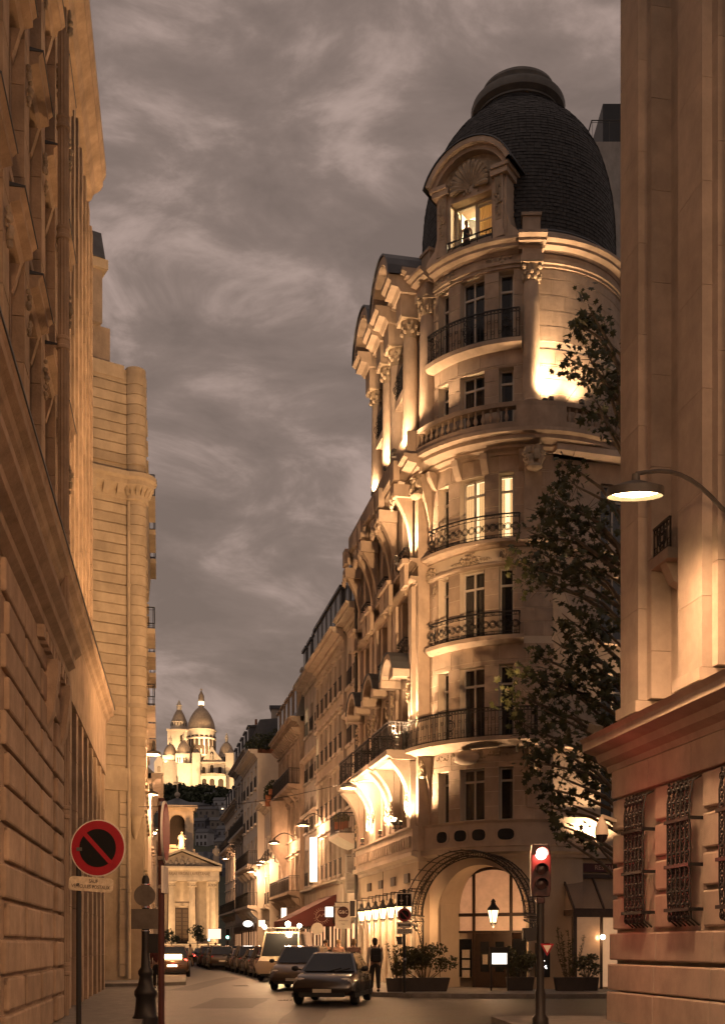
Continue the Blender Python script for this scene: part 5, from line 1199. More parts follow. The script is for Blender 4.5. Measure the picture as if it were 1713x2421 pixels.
for (px, py, Y, tpx, tpy, pw, lb) in ((500, 1874, 822, 505, 1800, 440000.0, 'floodlight right of the basilica steps'), (425, 1856, 828, 435, 1780, 280000.0, 'floodlight left of the basilica steps'), (552, 1878, 822, 540, 1780, 176000.0, 'floodlight at the right end of the basilica front'), (470, 1868, 810, 474, 1745, 480000.0, 'floodlight in front of the basilica aimed at the main dome'), (402, 1854, 832, 412, 1740, 320000.0, 'floodlight at the left end of the basilica aimed at the campanile')):
    flood(at(px, py, Y), at(tpx, tpy, BY+10), pw*.17, lb, 80, (1, .64, .33), 1.0, 'basilica floodlights', .6)

for (px, y, py, tpx, ty2, tpy, pw, lb) in ((500, 8, 1800, 482, 24, 1700, 9e4, 'floodlight on the basilica roof right of the main dome'), (455, 8, 1790, 470, 24, 1700, 7e4, 'floodlight on the basilica roof left of the main dome'), (428, 22, 1795, 416, 44, 1730, 7e4, 'floodlight on the basilica roof at the campanile foot'), (532, 0, 1822, 543, 8, 1780, 1.2e4, 'floodlight on the porch roof under the right dome'), (436, -2, 1820, 444, 8, 1780, 1.2e4, 'floodlight under the middle small dome'), (404, 2, 1815, 411, 12, 1780, 9e3, 'floodlight under the left small dome')):
    flood(Vector((bx0+bx(px), BY-30+y, bz(py))), Vector((bx0+bx(tpx), BY-30+ty2, bz(tpy))), pw, lb, 120, (1, .62, .31), .8, 'basilica floodlights', .5)
# ------------------------------------------------------------------ street lamps on wall brackets
SOD = (1, .52, .26)
LENS = mat('sodium_lens', (.9, .7, .4), .5, 0, emit=(1, .66, .30), es=26)
LENSW = mat('halogen_lens', (.9, .8, .6), .5, 0, emit=(1, .82, .55), es=30)
def street_lamp(loc, wall, label, power, r=.32, col=SOD, arm=True, spot=0):
    t = thing('street_lamp', label, 'street lamp', loc, 0, 'bracket street lamps')
    MB().lathe([(0, .30), (.06, .30), (.07, .2), (r*.5, .16), (r, .09), (r*1.03, -.04), (r*.98, -.04), (r*.95, .05), (r*.5, .1)], 20).build('shade', GREYIRON, t, smooth=True)
    g = MB(); g.lathe([(r*.92, .03), (r*.7, .0), (r*.35, -.03), (0, -.04)], 18); g.build('lens', LENS, t, smooth=True)
    v = Vector(wall)-Vector(loc); n = 10
    P = [Vector((0, 0, .3))] + [Vector((v.x*k/n, v.y*k/n, .3 + .28*math.sin(pi*min(1, k/n*1.15))+ v.z*k/n)) for k in range(1, n+1)]
    if arm: MB().tube(P, .035, 6).build('bracket_arm', GREYIRON, t, smooth=True); mp_ = P[-1]; MB().box(mp_.x-.05, mp_.x+.05, mp_.y-.05, mp_.y+.05, mp_.z-.25, mp_.z+.2).build('wall_plate', GREYIRON, t)
    if spot: lamp('SPOT', t, (0, 0, -.09), power, col, .2, spot, .8, (0, 0, -5))
    else: lamp('POINT', t, (0, 0, -.09-r*.62), power*.25, col, .12)
    return t
def on_near_right(tt, out_, z): return Vector((5.14, 23.5, 0)) - RN*tt + Vector((-.9854, -.17, 0))*out_ + Vector((0, 0, z))
street_lamp(at(1500, 1168, 18), on_near_right(5.3, -.05, 8.1), 'large lit street lamp on a curved arm from the pilastered building at right', 1500, .44, spot=158).rotation_euler.x = R(12)
street_lamp(on_near_right(17, 1.2, 9.4), on_near_right(17, 0, 9.0), 'street lamp on the pilastered building nearer the viewer', 3800, .6)
LBM = Matrix.Translation(Vector((-9.385, 40, 0))) @ Matrix.Rotation(LRZ, 4, 'Z')
street_lamp(LBM @ Vector((36, 1.9, 8.9)), LBM @ Vector((36, .7, 8.8)), 'unseen street lamp added behind the viewer to light the bank base', 6000, .5)  # unseen lamp, added to throw light on the bank base
def on_right(k, out_, z): return along(k, out_) + Vector((0, 0, z))
for (px, py, Y, off, lb, pw) in ((823, 1862, 47.5, 0, 'lit street lamp hanging at the end of the overhead wire by the narrow house', 2640), (717, 1951, 62, 0, 'lit street lamp on a bracket left of the white vertical sign', 3120), (648, 1993, 72.5, 0, 'lit street lamp on a bracket before the low cream house', 3120), (620, 2036, 79, .75, 'lit street lamp beyond the low cream house, upper of two', 1152), (613, 2044, 77, .75, 'lit street lamp beyond the low cream house, lower of two', 864), (594, 2061, 82, 1.25, 'small lit street lamp far down the right side', 1152), (533, 2030, 112, .6, 'faint street lamp at the far right end of the street', 2160)):
    p = at(px, py, Y); wl = along((Y-42.1)/.9794, off) + Vector((0, 0, p.z+.1)); street_lamp(p, wl, lb, pw, .34)
for (px, py, Y, lb, pw) in ((362, 1783, 52, 'lit street lamp high on the round bay of the banded corner house', 3600), (360, 1878, 64, 'lit street lamp below and beyond the corner-bay lamp', 3600), (366, 1961, 82, 'small lit street lamp on a long arm left of the bell tower', 3120)):
    p = at(px, py, Y); k = (Y-51.2)/.985; wl = leftpt(k, .1 if Y > 54 else .4); wl.z = p.z+.1; street_lamp(p, wl, lb, pw, .34)
# floods on the bank's cornice wash the left-hand fronts
def flood_nr(tt, tgt, pw, lb, cone=110, col=(1, .56, .26)):
    return flood(on_near_right(tt, .42, 6.1), tgt, pw, lb, cone, col, .22, 'floodlights on the bank cornice', .15)
flood_nr(.05, (-9.8, 49, 19), 23000, 'floodlight on the bank cornice aimed at the banded corner house', 60)
flood(sfp(.6, .75, 6.3), Vector((-8.2, 29, 18)), 3600, 'added floodlight on the corner building ledge, lighting the left sandstone front', 85, (1, .52, .22), .22, 'facade floodlights', .15)  # added lamp, no known fixture here; lights the left front from across
# ------------------------------------------------------------------ plane tree in front of the boulevard wing
PT = thing('plane_tree', 'tall dark plane tree with lobed leaves between the tower and the right-hand building', 'tree', (8.6, 34, .0))
lm = [(0, .55), (.16, .3), (.5, .42), (.3, .12), (.52, -.1), (.2, -.14), (.12, -.42), (0, -.3), (-.12, -.42), (-.2, -.14), (-.52, -.1), (-.3, .12), (-.5, .42), (-.16, .3)]
def leaf(mb, p, s, rg):
    n = Vector((rg.gauss(0, .6), rg.gauss(-.7, .6), rg.gauss(.4, .6))).normalized(); u = n.cross(Vector((rg.uniform(-1, 1), rg.uniform(-1, 1), rg.uniform(-.4, .4)))).normalized(); v = n.cross(u)
    mb._a([p + n*s*.06] + [p + u*(x*s) + v*(y*s) - n*(s*.18*(x*x+y*y)) for x, y in lm], [(0, i+1, (i+1) % 14 + 1) for i in range(14)])
rg = random.Random(21); crown = MB(); wood = MB(); TO = Vector((8.6, 34, 0))
blobs = [(1400, 745, 45), (1375, 770, 42), (1425, 800, 50), (1395, 850, 55), (1345, 850, 34), (1430, 900, 55), (1375, 900, 42), (1415, 960, 40), (1435, 1010, 30), (1345, 1100, 38), (1362, 1150, 42), (1330, 1190, 50), (1290, 1215, 55), (1380, 1210, 60), (1340, 1260, 70), (1270, 1265, 42), (1410, 1270, 60), (1300, 1320, 70), (1370, 1330, 70), (1250, 1340, 45), (1420, 1350, 55), (1330, 1390, 70), (1390, 1420, 65), (1285, 1380, 40), (1420, 1480, 50), (1350, 1470, 50), (1330, 1530, 60), (1290, 1560, 50), (1390, 1560, 75), (1250, 1600, 55), (1340, 1620, 85), (1215, 1640, 40), (1410, 1640, 60), (1290, 1680, 80), (1370, 1700, 80), (1250, 1720, 45), (1420, 1730, 45), (1300, 1760, 65), (1370, 1790, 70), (1260, 1800, 38), (1420, 1810, 40), (1330, 1840, 60), (1275, 1860, 30), (1390, 1865, 45), (1345, 1900, 40), (1320, 1950, 26), (1365, 1975, 26), (1400, 1985, 26), (1335, 1985, 18), (1300, 1910, 22), (1460, 1300, 70), (1470, 1600, 80), (1460, 900, 50)]
spine = [Vector((8.6, 34, 0)), Vector((8.5, 34, 5)), Vector((8.2, 33.8, 10)), Vector((7.9, 33.6, 15)), Vector((7.7, 33.5, 20.5))]
wood.tube([p-TO for p in spine], [.42, .37, .3, .2, .06], 10)
def on_spine(z):
    z = max(0, min(20.4, z))
    for a, b in zip(spine, spine[1:]):
        if z <= b.z: return a.lerp(b, (z-a.z)/(b.z-a.z))
for (px, py, r) in blobs:
    Y = 33.4 + rg.uniform(-1.3, 1.3); c = at(px, py, Y); rr = r/F*Y
    s0 = on_spine(c.z - rg.uniform(1.0, 2.4)); mid = s0.lerp(c, .55) + Vector((rg.uniform(-.2, .2), rg.uniform(-.2, .2), .25)); wood.tube([s0-TO, mid-TO, c-TO, c + (c-s0).normalized()*rr*.6 - TO], [.085, .05, .026, .01], 6)
    for _ in range(4):
        d = Vector((rg.uniform(-1, 1), rg.uniform(-1, 1), rg.uniform(-1, 1)))*rr; wood.tube([c-TO, c+d*.5-TO, c+d-TO], [.012, .009, .004], 4)
    sub = [c + Vector((rg.uniform(-1, 1), rg.uniform(-1, 1), rg.uniform(-1, 1)))*rr*.75 for _ in range(5)]
    for _ in range(int(42*(rr/.7)**1.6)+11):
        q = rg.choice(sub); p = q + Vector((rg.gauss(0, .34), rg.gauss(0, .45), rg.gauss(0, .34)))*rr
        leaf(crown, p-TO, rg.choice((.12, .17, .2, .24, .32))*rg.uniform(.85, 1.15), rg)
wood.build('trunk', BARK, PT, smooth=True); tag(crown.build('crown', LEAF, PT), kind='stuff')
# ------------------------------------------------------------------ iron and glass canopy over the entrance (part of the corner building)
mq = MB(); CRAD, CZ = 2.2, 2.72
def cpt(t, r, y): return (-math.cos(t)*r, y, CZ + math.sin(t)*r)
for y in (-4.02, -4.45, -4.95, -5.55):
    for r in ((CRAD,) if y in (-4.02, -5.55) else (CRAD, CRAD-.16)):
        mq.tube([cpt(pi*i/24, r, y) for i in range(25)], .022, 5)
    if y in (-4.45, -4.95):
        for i in range(36):
            p, q = cpt(pi*(i+.5)/36, CRAD-.08, y), pi*(i+.5)/36; mq.ring(p, .06, (-math.cos(q), 0, math.sin(q)), (math.sin(q), 0, math.cos(q)), .010, 8, 3)
for i in range(17): t = pi*i/16; mq.bar(cpt(t, CRAD+.02, -3.98), cpt(t, CRAD+.02, -5.72), .026)
for s in (-1, 1):
    x = s*CRAD
    mq.bar((x, -3.9, CZ), (x, -5.555, CZ), .05); mq.bar((x, -3.9, CZ-.2), (x, -5.55, CZ-.2), .04)
    for i in range(13): mq.ring((x, -4.0-i*.125, CZ-.1), .055, (0,1,0), (0,0,1), .013, 8, 3)
    mq.bar((x, -3.97, CZ-1.35), (x, -3.97, CZ-.1), .05)
    for (y, z, r) in ((-4.25, CZ-.45, .2), (-4.25, CZ-.45, .11), (-4.6, CZ-.38, .15), (-4.6, CZ-.38, .08), (-4.12, CZ-.85, .14), (-4.12, CZ-.85, .07), (-4.05, CZ-1.15, .07), (-4.88, CZ-.33, .1)): mq.ring((x, y, z), r, (0,1,0), (0,0,1), .014, 14, 4)
    mq.tube([(x, -4.02, CZ-1.3), (x, -4.15, CZ-.95), (x, -4.4, CZ-.6), (x, -4.9, CZ-.3), (x, -5.55, CZ-.22)], .018, 5)
mqo = mq.build('entrance_canopy', IRON, CB, rz=R(ENT))
cg = MB()
for i in range(24):
    t0, t1 = pi*i/24, pi*(i+1)/24; a, b = cpt(t0, CRAD-.01, -4.0), cpt(t1, CRAD-.01, -4.0); c, d = cpt(t1, CRAD-.01, -5.52), cpt(t0, CRAD-.01, -5.52); cg._a([a, b, c, d], [(0,1,2,3)])
cg.build('canopy_glass', mat('smoky_canopy_glass', (.25, .16, .11), .3, .2, 3, alpha=.35), mqo)
# ------------------------------------------------------------------ lanterns
LG = mat('lantern_glass', (.9, .7, .5), .4, 0, emit=(1, .64, .32), es=3.2, alpha=.92)
def lantern(loc, label, power=22, arm=None, group='hanging lanterns', s=1.0):
    t = thing('lantern', label, 'lantern', loc, R(20), group)
    f = MB()
    for i in range(4):
        a = pi/2*i + pi/4; p, q = (.11*s*math.cos(a), .11*s*math.sin(a), 0), (.19*s*math.cos(a), .19*s*math.sin(a), .42*s); f.bar(p, q, .022*s)
        b = a + pi/2; f.bar(p, (.11*s*math.cos(b), .11*s*math.sin(b), 0), .022*s); f.bar(q, (.19*s*math.cos(b), .19*s*math.sin(b), .42*s), .026*s)
    f.lathe([(.21*s, .42*s), (.2*s, .47*s), (.09*s, .6*s), (.07*s, .68*s), (.09*s, .70*s), (.03*s, .78*s), (0, .8*s)], 8); f.lathe([(.12*s, 0), (.08*s, -.06*s), (.03*s, -.14*s), (0, -.16*s)], 8)
    f.build('cage', IRON, t)
    g = MB()
    for i in range(4):
        a, b = pi/2*i + pi/4, pi/2*(i+1) + pi/4; g._a([(.10*s*math.cos(a), .10*s*math.sin(a), .01), (.10*s*math.cos(b), .10*s*math.sin(b), .01), (.18*s*math.cos(b), .18*s*math.sin(b), .41*s), (.18*s*math.cos(a), .18*s*math.sin(a), .41*s)], [(0,1,2,3)])
    g.build('glass', LG, t)
    if arm is not None:
        v = Vector(arm)-Vector(loc); v.rotate(Matrix.Rotation(-R(20), 3, 'Z')); m = MB(); m.bar((0, 0, .78*s), (0, 0, 1.0), .03); m.bar((0, 0, 1.0), (v.x, v.y, 1.0), .035); m.bar((v.x, v.y, .8), (v.x, v.y, 1.1), .06); m.build('bracket', IRON, t)
    lamp('POINT', t, (0, 0, -.22*s), power, (1, .55, .25), .08)
    return t
LANL = ['nearest the entrance canopy, behind the round sign', 'second from the canopy, beside the round sign', 'third from the canopy', 'middle one of the row', 'fifth from the canopy', 'sixth from the canopy', 'farthest from the canopy']
for i in range(7):
    x = -.5 + i*1.4; lantern(sfp(x, .5, 2.72), 'lit glass lantern on the shop front, ' + LANL[i], 60, sfp(x, .0, 2.72))
ep = TC + turn((*cart(ENT+9, 4.55), 2.45)); lantern(ep, 'lit glass lantern hanging under the iron entrance canopy', 70, None, s=1.05)
MB().bar((0, 0, .8), (0, 0, 1.9), .015).build('chain', IRON, bpy.data.objects['lantern.007'])
# ------------------------------------------------------------------ traffic light
SIGR = mat('sign_red', (.26, .008, .018), .45, .1, 6); SIGK = mat('sign_black_blue', (.004, .004, .005), .6, 0, spec=.2); SIGW = mat('sign_white', (.62, .58, .50), .5, .12, 6); SIGB = mat('sign_back_grey', (.14, .12, .10), .5, .2, 4, metal=.3)
tl = thing('traffic_light', 'red traffic light on a dark pole before the restaurant entrance', 'traffic light', (3.42, 22, .13))
MB().lathe([(.16, 0), (.16, .12), (.1, .2), (.1, .6), (.075, .7), (.075, 2.35)], 14).build('pole', IRON, tl, smooth=True)
hb = MB(); hb.prism([(-.17, 2.46), (.17, 2.46), (.19, 2.62), (.19, 3.3), (.15, 3.48), (-.15, 3.48), (-.19, 3.3), (-.19, 2.62)], 'y', -.1, .12); hb.box(-.08, .08, -.08, .08, 2.33, 2.46); hbo = hb.build('signal_head', mat('signal_black', (.03, .012, .012), .4, .1, 4), tl)
md = hbo.modifiers.new('edge', 'BEVEL'); md.width = .02; md.segments = 2
REDL = mat('red_lens_lit', (1, .2, .15), .4, 0, emit=(1, .26, .2), es=24)
MB().lathe([(.11, -.0), (.105, .02), (.06, .035), (0, .04)], 20).build('red_lens', REDL, tl, (0, -.102, 3.28), rot=(R(90), 0, 0))
for z in (2.98, 2.70): MB().lathe([(.10, -.0), (.095, .015), (0, .03)], 18).build('unlit_lens', mat('dark_lens', (.05, .02, .015), .3, 0), tl, (0, -.102, z), rot=(R(90), 0, 0))
for z in (3.28, 2.98, 2.70):
    v = MB(); v.lathe([(.125, 0), (.125, .16), (.115, .16), (.115, 0)], 14, R(80), R(280)); v.build('visor', BLACK, tl, (0, -.1, z), rot=(R(90), 0, 0))
lamp('POINT', tl, (0, -.32, 3.26), 42, (1, .10, .07), .06)
bxp = MB(); bxp.box(-.34, -.1, -.1, .1, 1.62, 1.86); bxp.box(-.1, .0, -.03, .03, 1.7, 1.78); bxp.prism([(-.36, 1.86), (-.08, 1.86), (-.1, 1.62), (-.3, 1.6)], 'y', -.16, -.1); bxp.build('pedestrian_signal', BLACK, tl)
yt = MB(); yt.prism([(-.02, 1.56), (.24, 1.56), (.11, 1.32)], 'y', -.14, -.125); yto = yt.build('yield_sign', SIGR, tl)
MB().prism([(.03, 1.53), (.19, 1.53), (.11, 1.385)], 'y', -.146, -.141).build('yield_face', SIGW, yto)
# ------------------------------------------------------------------ signs
def disc(mb, r, y0, y1, n=40): mb.prism([(r*math.cos(2*pi*i/n), r*math.sin(2*pi*i/n)) for i in range(n)], 'y', y0, y1); return mb
def noparking(t, loc, r, rz=0):
    o = disc(MB(), r, -.006, .012).build('sign_disc', SIGW, t, loc, rz); disc(MB(), r*.962, -.010, -.0065).build('red_ring', SIGR, o); disc(MB(), r*.67, -.013, -.0105).build('black_field', SIGK, o)
    b = MB(); b.bar((-.53*r, -.0145, .63*r*.9), (.53*r*.98, -.0145, -.63*r*.9), .003, .155*r); b.build('red_bar', SIGR, o); return o
np_ = thing('no_parking_sign', 'big round red and black no-parking sign with text plate at lower left', 'sign', (-3.03, 13.1, 0))
noparking(np_, (0, 0, 2.77), .327, R(-8))
pl = MB(); w_, h_ = .265, .082
pl.prism([(-w_, -h_+.03), (-w_+.03, -h_), (w_-.03, -h_), (w_, -h_+.03), (w_, h_-.03), (w_-.03, h_), (-w_+.03, h_), (-w_, h_-.03)], 'y', -.006, .006)
plo = pl.build('text_plate', mat('faded_sign_cream', (.52, .44, .32), .6, .25, 18), np_, (-.08, 0, 2.355), rot=(0, R(4), R(-8)))
INK = mat('sign_ink', (.05, .035, .03), .6, 0)
for s_, z, x in (('SAUF', .035, .03), ('VÉHICULES POSTAUX', -.03, 0)): text('lettering', s_, .058, INK, plo, (x, -.009, z), (R(90), 0, 0), .001, sx=.82)
MB().tube([(-.235, .06, .0), (-.235, .06, 2.9)], .03, 10).build('pole', IRON, np_, smooth=True)
cl = MB(); cl.box(-.25, .1, .013, .05, 2.74, 2.78); cl.box(-.25, .1, .013, .05, 2.34, 2.37); cl.build('clamp', GREYIRON, np_)
sp = thing('sign_pole', 'dark red-lit pole with a round sign seen almost edge-on, left of the church', 'sign', (-2.11, 12, 0))
MB().tube([(0, 0, 0), (0, 0, 3.2)], .034, 12).build('pole', mat('red_lit_pole', (.06, .018, .014), .4, .2, 5), sp, smooth=True)  # red light on the pole is put into its base colour
o = disc(MB(), .325, -.01, .01).build('round_sign', SIGW, sp, (.045, -.03, 2.84), R(93)); disc(MB(), .30, -.014, -.0105).build('red_face', SIGR, o)
MB().box(-.011, .011, -.17, .13, 2.2, 2.48).build('lower_plate', SIGW, sp, (.04, 0, 0)); 
for z in (3.12, 2.55, 2.25): MB().tube([(0, 0, z), (0, 0, z+.04)], .042, 12).build('clamp', CHROME, sp)
lp = thing('ornate_post', 'ornate black cast-iron post carrying the backs of signs at lower left', 'post', (-4.55, 24, .0))
MB().lathe([(.28, 0), (.28, .15), (.24, .2), (.2, .55), (.24, .62), (.24, .7), (.17, .8), (.13, 1.0), (.16, 1.06), (.16, 1.12), (.1, 1.2), (.085, 1.6), (.08, 3.05), (.05, 3.12), (0, 3.14)], 16).build('post', IRON, lp, smooth=True)
disc(MB(), .225, -.02, 0).build('sign_back', SIGB, lp, (0, -.1, 2.7)); MB().box(-.28, .28, -.12, -.1, 2.0, 2.42).build('sign_back', SIGB, lp); MB().box(.06, .34, -.05, .1, 1.5, 1.9).build('signal_box', BLACK, lp)
for z in (2.45, 2.78, 1.95, 2.92): MB().tube([(0, 0, z), (0, 0, z+.03)], .1, 12).build('clamp', CHROME, lp)
s2 = thing('parking_sign_post', 'sign post with lane-arrow panel, small no-parking disc and two text plates', 'sign', (1.35, 37, .13))
MB().tube([(0, 0, 0), (0, 0, 3.35)], .05, 10).build('pole', IRON, s2, smooth=True); MB().tube([(0, 0, 1.05), (0, 0, 1.12)], .06, 10).build('clamp', CHROME, s2)
o = MB().box(-.25, .25, -.09, -.06, 2.78, 3.22).build('arrow_panel', SIGW, s2); MB().box(-.225, .225, -.095, -.0905, 2.805, 3.195).build('panel_face', SIGK, o)
ar_ = MB(); ar_.box(.07, .10, -.099, -.0955, 2.84, 3.1); ar_.prism([(.04, 3.09), (.13, 3.09), (.085, 3.17)], 'y', -.099, -.0955); ar_.box(-.105, -.085, -.099, -.0955, 3.02, 3.17); ar_.prism([(-.135, 2.9), (-.055, 2.9), (-.095, 2.83)], 'y', -.099, -.0955); ar_.prism([(-.16, 2.98), (-.095, 3.03), (-.03, 2.98), (-.095, 2.92)], 'y', -.099, -.0955); ar_.build('arrow', mat('dull_arrow', (.35, .28, .22), .6, 0), o)
noparking(s2, (0, -.08, 2.52), .225, R(-3))
for z, ls in ((2.19, ('SAUF', )), (1.99, ('BUS', '7h - 20h'))):
    o = MB().box(-.25, .25, -.09, -.07, z-.09, z+.09).build('text_plate', SIGW, s2)
    if z > 2: 
        a = MB(); a.box(-.18, .18, -.094, -.0905, z-.02, z+.02); a.prism([(-.22, z), (-.15, z+.06), (-.15, z-.06)], 'y', -.094, -.0905); a.prism([(.22, z), (.15, z+.06), (.15, z-.06)], 'y', -.094, -.0905); a.build('arrow', INK, o)
    else:
        mk = MB()
        for i in range(7): mk.box(-.2+i*.06, -.165+i*.06, -.094, -.0905, z-.05+.01*(i % 3), z-.01); mk.box(-.18+i*.055, -.15+i*.055, -.094, -.0905, z+.02, z+.05)
        mk.build('printed_marks', INK, o)
sb_ = MB(); sb_.prism([(-.28, 1.82), (-.06, 1.82), (-.06, 1.56), (-.2, 1.56)], 'y', -.1, .1); sb_.build('signal_box', BLACK, s2)
# cctv dome
cc = thing('dome_camera', 'white dome security camera on an arm at the near right building corner', 'camera', (4.81, 23, 3.72))
MB().lathe([(.0, .52), (.05, .52), (.05, .46), (.08, .42), (.13, .3), (.14, .22), (.14, .16)], 16).build('housing', STUCCO_W, cc, smooth=True); MB().lathe([(.125, .16), (.11, .08), (.06, .02), (0, .0)], 16).build('dome', GLASS, cc, smooth=True)
MB().bar((0, 0, .54), (.42, .35, .46), .05, .07).build('arm', STUCCO_W, cc); MB().box(.4, .44, .3, .4, .3, .6).build('wall_plate', STUCCO_W, cc)
# restaurant side of the boulevard wing
brw = brz + CBR
rs = thing('restaurant_sign', 'dark red sign board with pale letters RES beside the right-hand building', 'sign', bwp(.95, -.06, 4.42), brw)
MB().box(0, 3.4, -.05, .0, -.14, .16).build('board', mat('dark_red_board', (.07, .012, .012), .5, .1, 4), rs); text('lettering', 'RESTAURANT', .235, mat('sign_letters', (.55, .36, .28), .6, 0), rs, (.66, -.056, .012), (R(90), 0, 0), .003, 'LEFT')
vp = thing('glass_porch', 'sloping glass porch over the restaurant side door', 'porch', bwp(.35, 0, .1), brw)
po = MB(); po.box(0, 3.4, -1.0, -.9, 2.55, 2.85); po.box(0, .14, -1.0, -.86, .05, 2.55); po.box(0, .1, -.9, -.005, 2.6, 2.8); po.box(1.05, 1.13, -.98, -.9, .05, 2.55); po.box(0, 3.4, -.1, -.005, 3.95, 4.1); po.bar((.04, -.05, 4.0), (.04, -.95, 2.85), .07); po.bar((1.2, -.05, 4.0), (1.2, -.95, 2.85), .06); po.bar((2.4, -.05, 4.0), (2.4, -.95, 2.85), .06); po.build('frame', WOODD, vp)
g = MB(); g._a([(.05, -.06, 3.95), (3.4, -.06, 3.95), (3.4, -.93, 2.86), (.05, -.93, 2.86)], [(0,1,2,3)]); g._a([(.03, -.06, 3.9), (.03, -.93, 2.86), (.03, -.06, 2.8)], [(0,1,2)]); g.build('roof_glass', mat('porch_glass', (.3, .2, .14), .2, .2, 3, alpha=.5), vp)
g = MB(); g.box(.16, 1.04, -.95, -.94, .1, 2.54); g.build('side_light', mat('warm_shop_glass', (.25, .16, .1), .15, .3, 2, emit=(1, .5, .24), es=.12), vp); MB().box(1.2, 3.3, -.5, -.49, .1, 2.54).build('door_panel', mat('lit_doorway', (.4, .27, .18), .5, .2, 2, emit=(1, .55, .28), es=.28), vp)
gb = thing('globe_lamp', 'small round lit globe lamp in the restaurant doorway', 'lamp', bwp(1.45, -1.05, 1.95), 0); MB().ball((0, 0, 0), .085, 14, 10).build('globe', mat('globe_lit', (1, .9, .7), .4, 0, emit=(1, .8, .55), es=14), gb, smooth=True); MB().bar((0, 0, .08), (0, 0, .7), .012).build('stem', IRON, gb); lamp('POINT', gb, (0, -.12, -.02), 14, (1, .6, .3), .08)
# lit posters and menu
NEON = mat('neon_white', (.9, .9, .9), .5, 0, emit=(1, .9, .85), es=5)
for (a, z0, seed, lb) in ((-73, 1.0, 3, 'black panel with glowing white drawing behind the left bush'), (7, 1.0, 8, 'black panel with glowing white figure drawing right of the entrance')):
    p = TC + turn((*cart(a, 3.99), 0)); t = thing('glowing_panel', lb, 'sign', p, R(a)+CBR, 'glowing panels beside the entrance'); MB().box(-.26, .26, -.05, 0, .55, 1.75).build('panel', BLACK, t)
    rr = random.Random(seed); mb = MB()
    for i in range(9):
        x, z = rr.uniform(-.14, .14), .75 + i*.105; mb.tube([(x, -.06, z), (x+rr.uniform(-.1, .1), -.06, z+rr.uniform(.02, .09)), (x+rr.uniform(-.12, .12), -.06, z+rr.uniform(.06, .14))], rr.uniform(.012, .026), 5)
    tag(mb.build('white_drawing', NEON, t), kind='stuff')
mn = thing('menu_stand', 'lit menu box on a dark stand in front of the entrance door', 'menu stand', (4.62, 38.6, .13), R(-4))
MB().box(-.32, .32, -.06, .06, .8, 1.42).build('case', BLACK, mn); MB().box(-.25, .25, -.066, -.061, .9, 1.27).build('lit_menu', mat('menu_lit', (.9, .9, .85), .5, .1, 30, emit=(1, .92, .78), es=1.6), mn)
for x in (-.28, .28): MB().box(x-.025, x+.025, -.03, .03, 0, .8).build('leg', BLACK, mn)
MB().box(-.34, .34, -.1, .08, 1.42, 1.48).build('hood', BLACK, mn)
# potted shrubs
def shrub(px, Y, w_, h_, label, n, m=LEAFO, thin=False, z=.13):
    t = thing('potted_shrub', label, 'shrub', ((px-PX0)/F*Y, Y, z), 0, 'potted shrubs by the entrance'); rg = random.Random(px)
    MB().prism([(-w_*.36, 0), (w_*.36, 0), (w_*.42, .45), (-w_*.42, .45)], 'y', -.28, .28).build('planter', mat('dark_planter', (.04, .03, .025), .6, .2, 4), t)
    mb = MB(); wd = MB()
    for k in range(14 if not thin else 9):
        x, y, zz = rg.uniform(-.42, .42)*w_, rg.uniform(-.3, .3), .4 + h_*rg.uniform(.25, .8)
        wd.tube([(x*.3, y*.3, .42), (x*.7, y*.7, zz*.7), (x, y, zz+.1)], [.02, .013, .006], 4)
        if thin:
            for q in range(n//9):
                f = rg.random(); p = Vector((x*(.3+.7*f), y, .5+(zz+.3-.5)*f)); a = Vector((rg.uniform(-1, 1), rg.uniform(-1, 1), rg.uniform(-.2, 1))).normalized()*rg.uniform(.07, .14); b = a.cross(Vector((0, 1, .3))).normalized()*.016; mb._a([p-b, p+a, p+b], [(0,1,2)])
        else: leafcloud(mb, (x, y, zz), w_*.2, .25, h_*.2, n//14, .055, rg)
    tag(mb.build('foliage', m, t), kind='stuff'); wd.build('stems', BARK, t)
shrub(1003, 38.3, 2.0, 1.25, 'big rounded potted shrub left of the entrance', 2600); shrub(1228, 39.0, 1.1, 1.2, 'rounded potted shrub between menu stand and traffic light', 1500); shrub(938, 38.0, .9, 1.35, 'loose potted shrub beside the sign post', 420, thin=True); shrub(1345, 38.6, 1.2, 1.9, 'tall thin potted shrub beside the glass porch', 600, thin=True); shrub(1385, 38.9, .9, 1.0, 'low dark potted shrub at the porch door', 700)
# overhead wire
wr = MB(); a, b = Vector((-9.0, 46, 7.25)), sfp(6.3, .2, 8.6); n = 16
lmp = at(823, 1850, 47.5)
wr.tube([a.lerp(lmp, i/n) - Vector((0, 0, .35*math.sin(pi*i/n))) for i in range(n+1)], .012, 4); wr.tube([lmp.lerp(sfp(4.2, .2, 8.5), i/6) for i in range(7)], .012, 4)
tag(wr.build('overhead_wire', BLACK), 'thin dark overhead wire strung across the street to the lamp', 'wire')
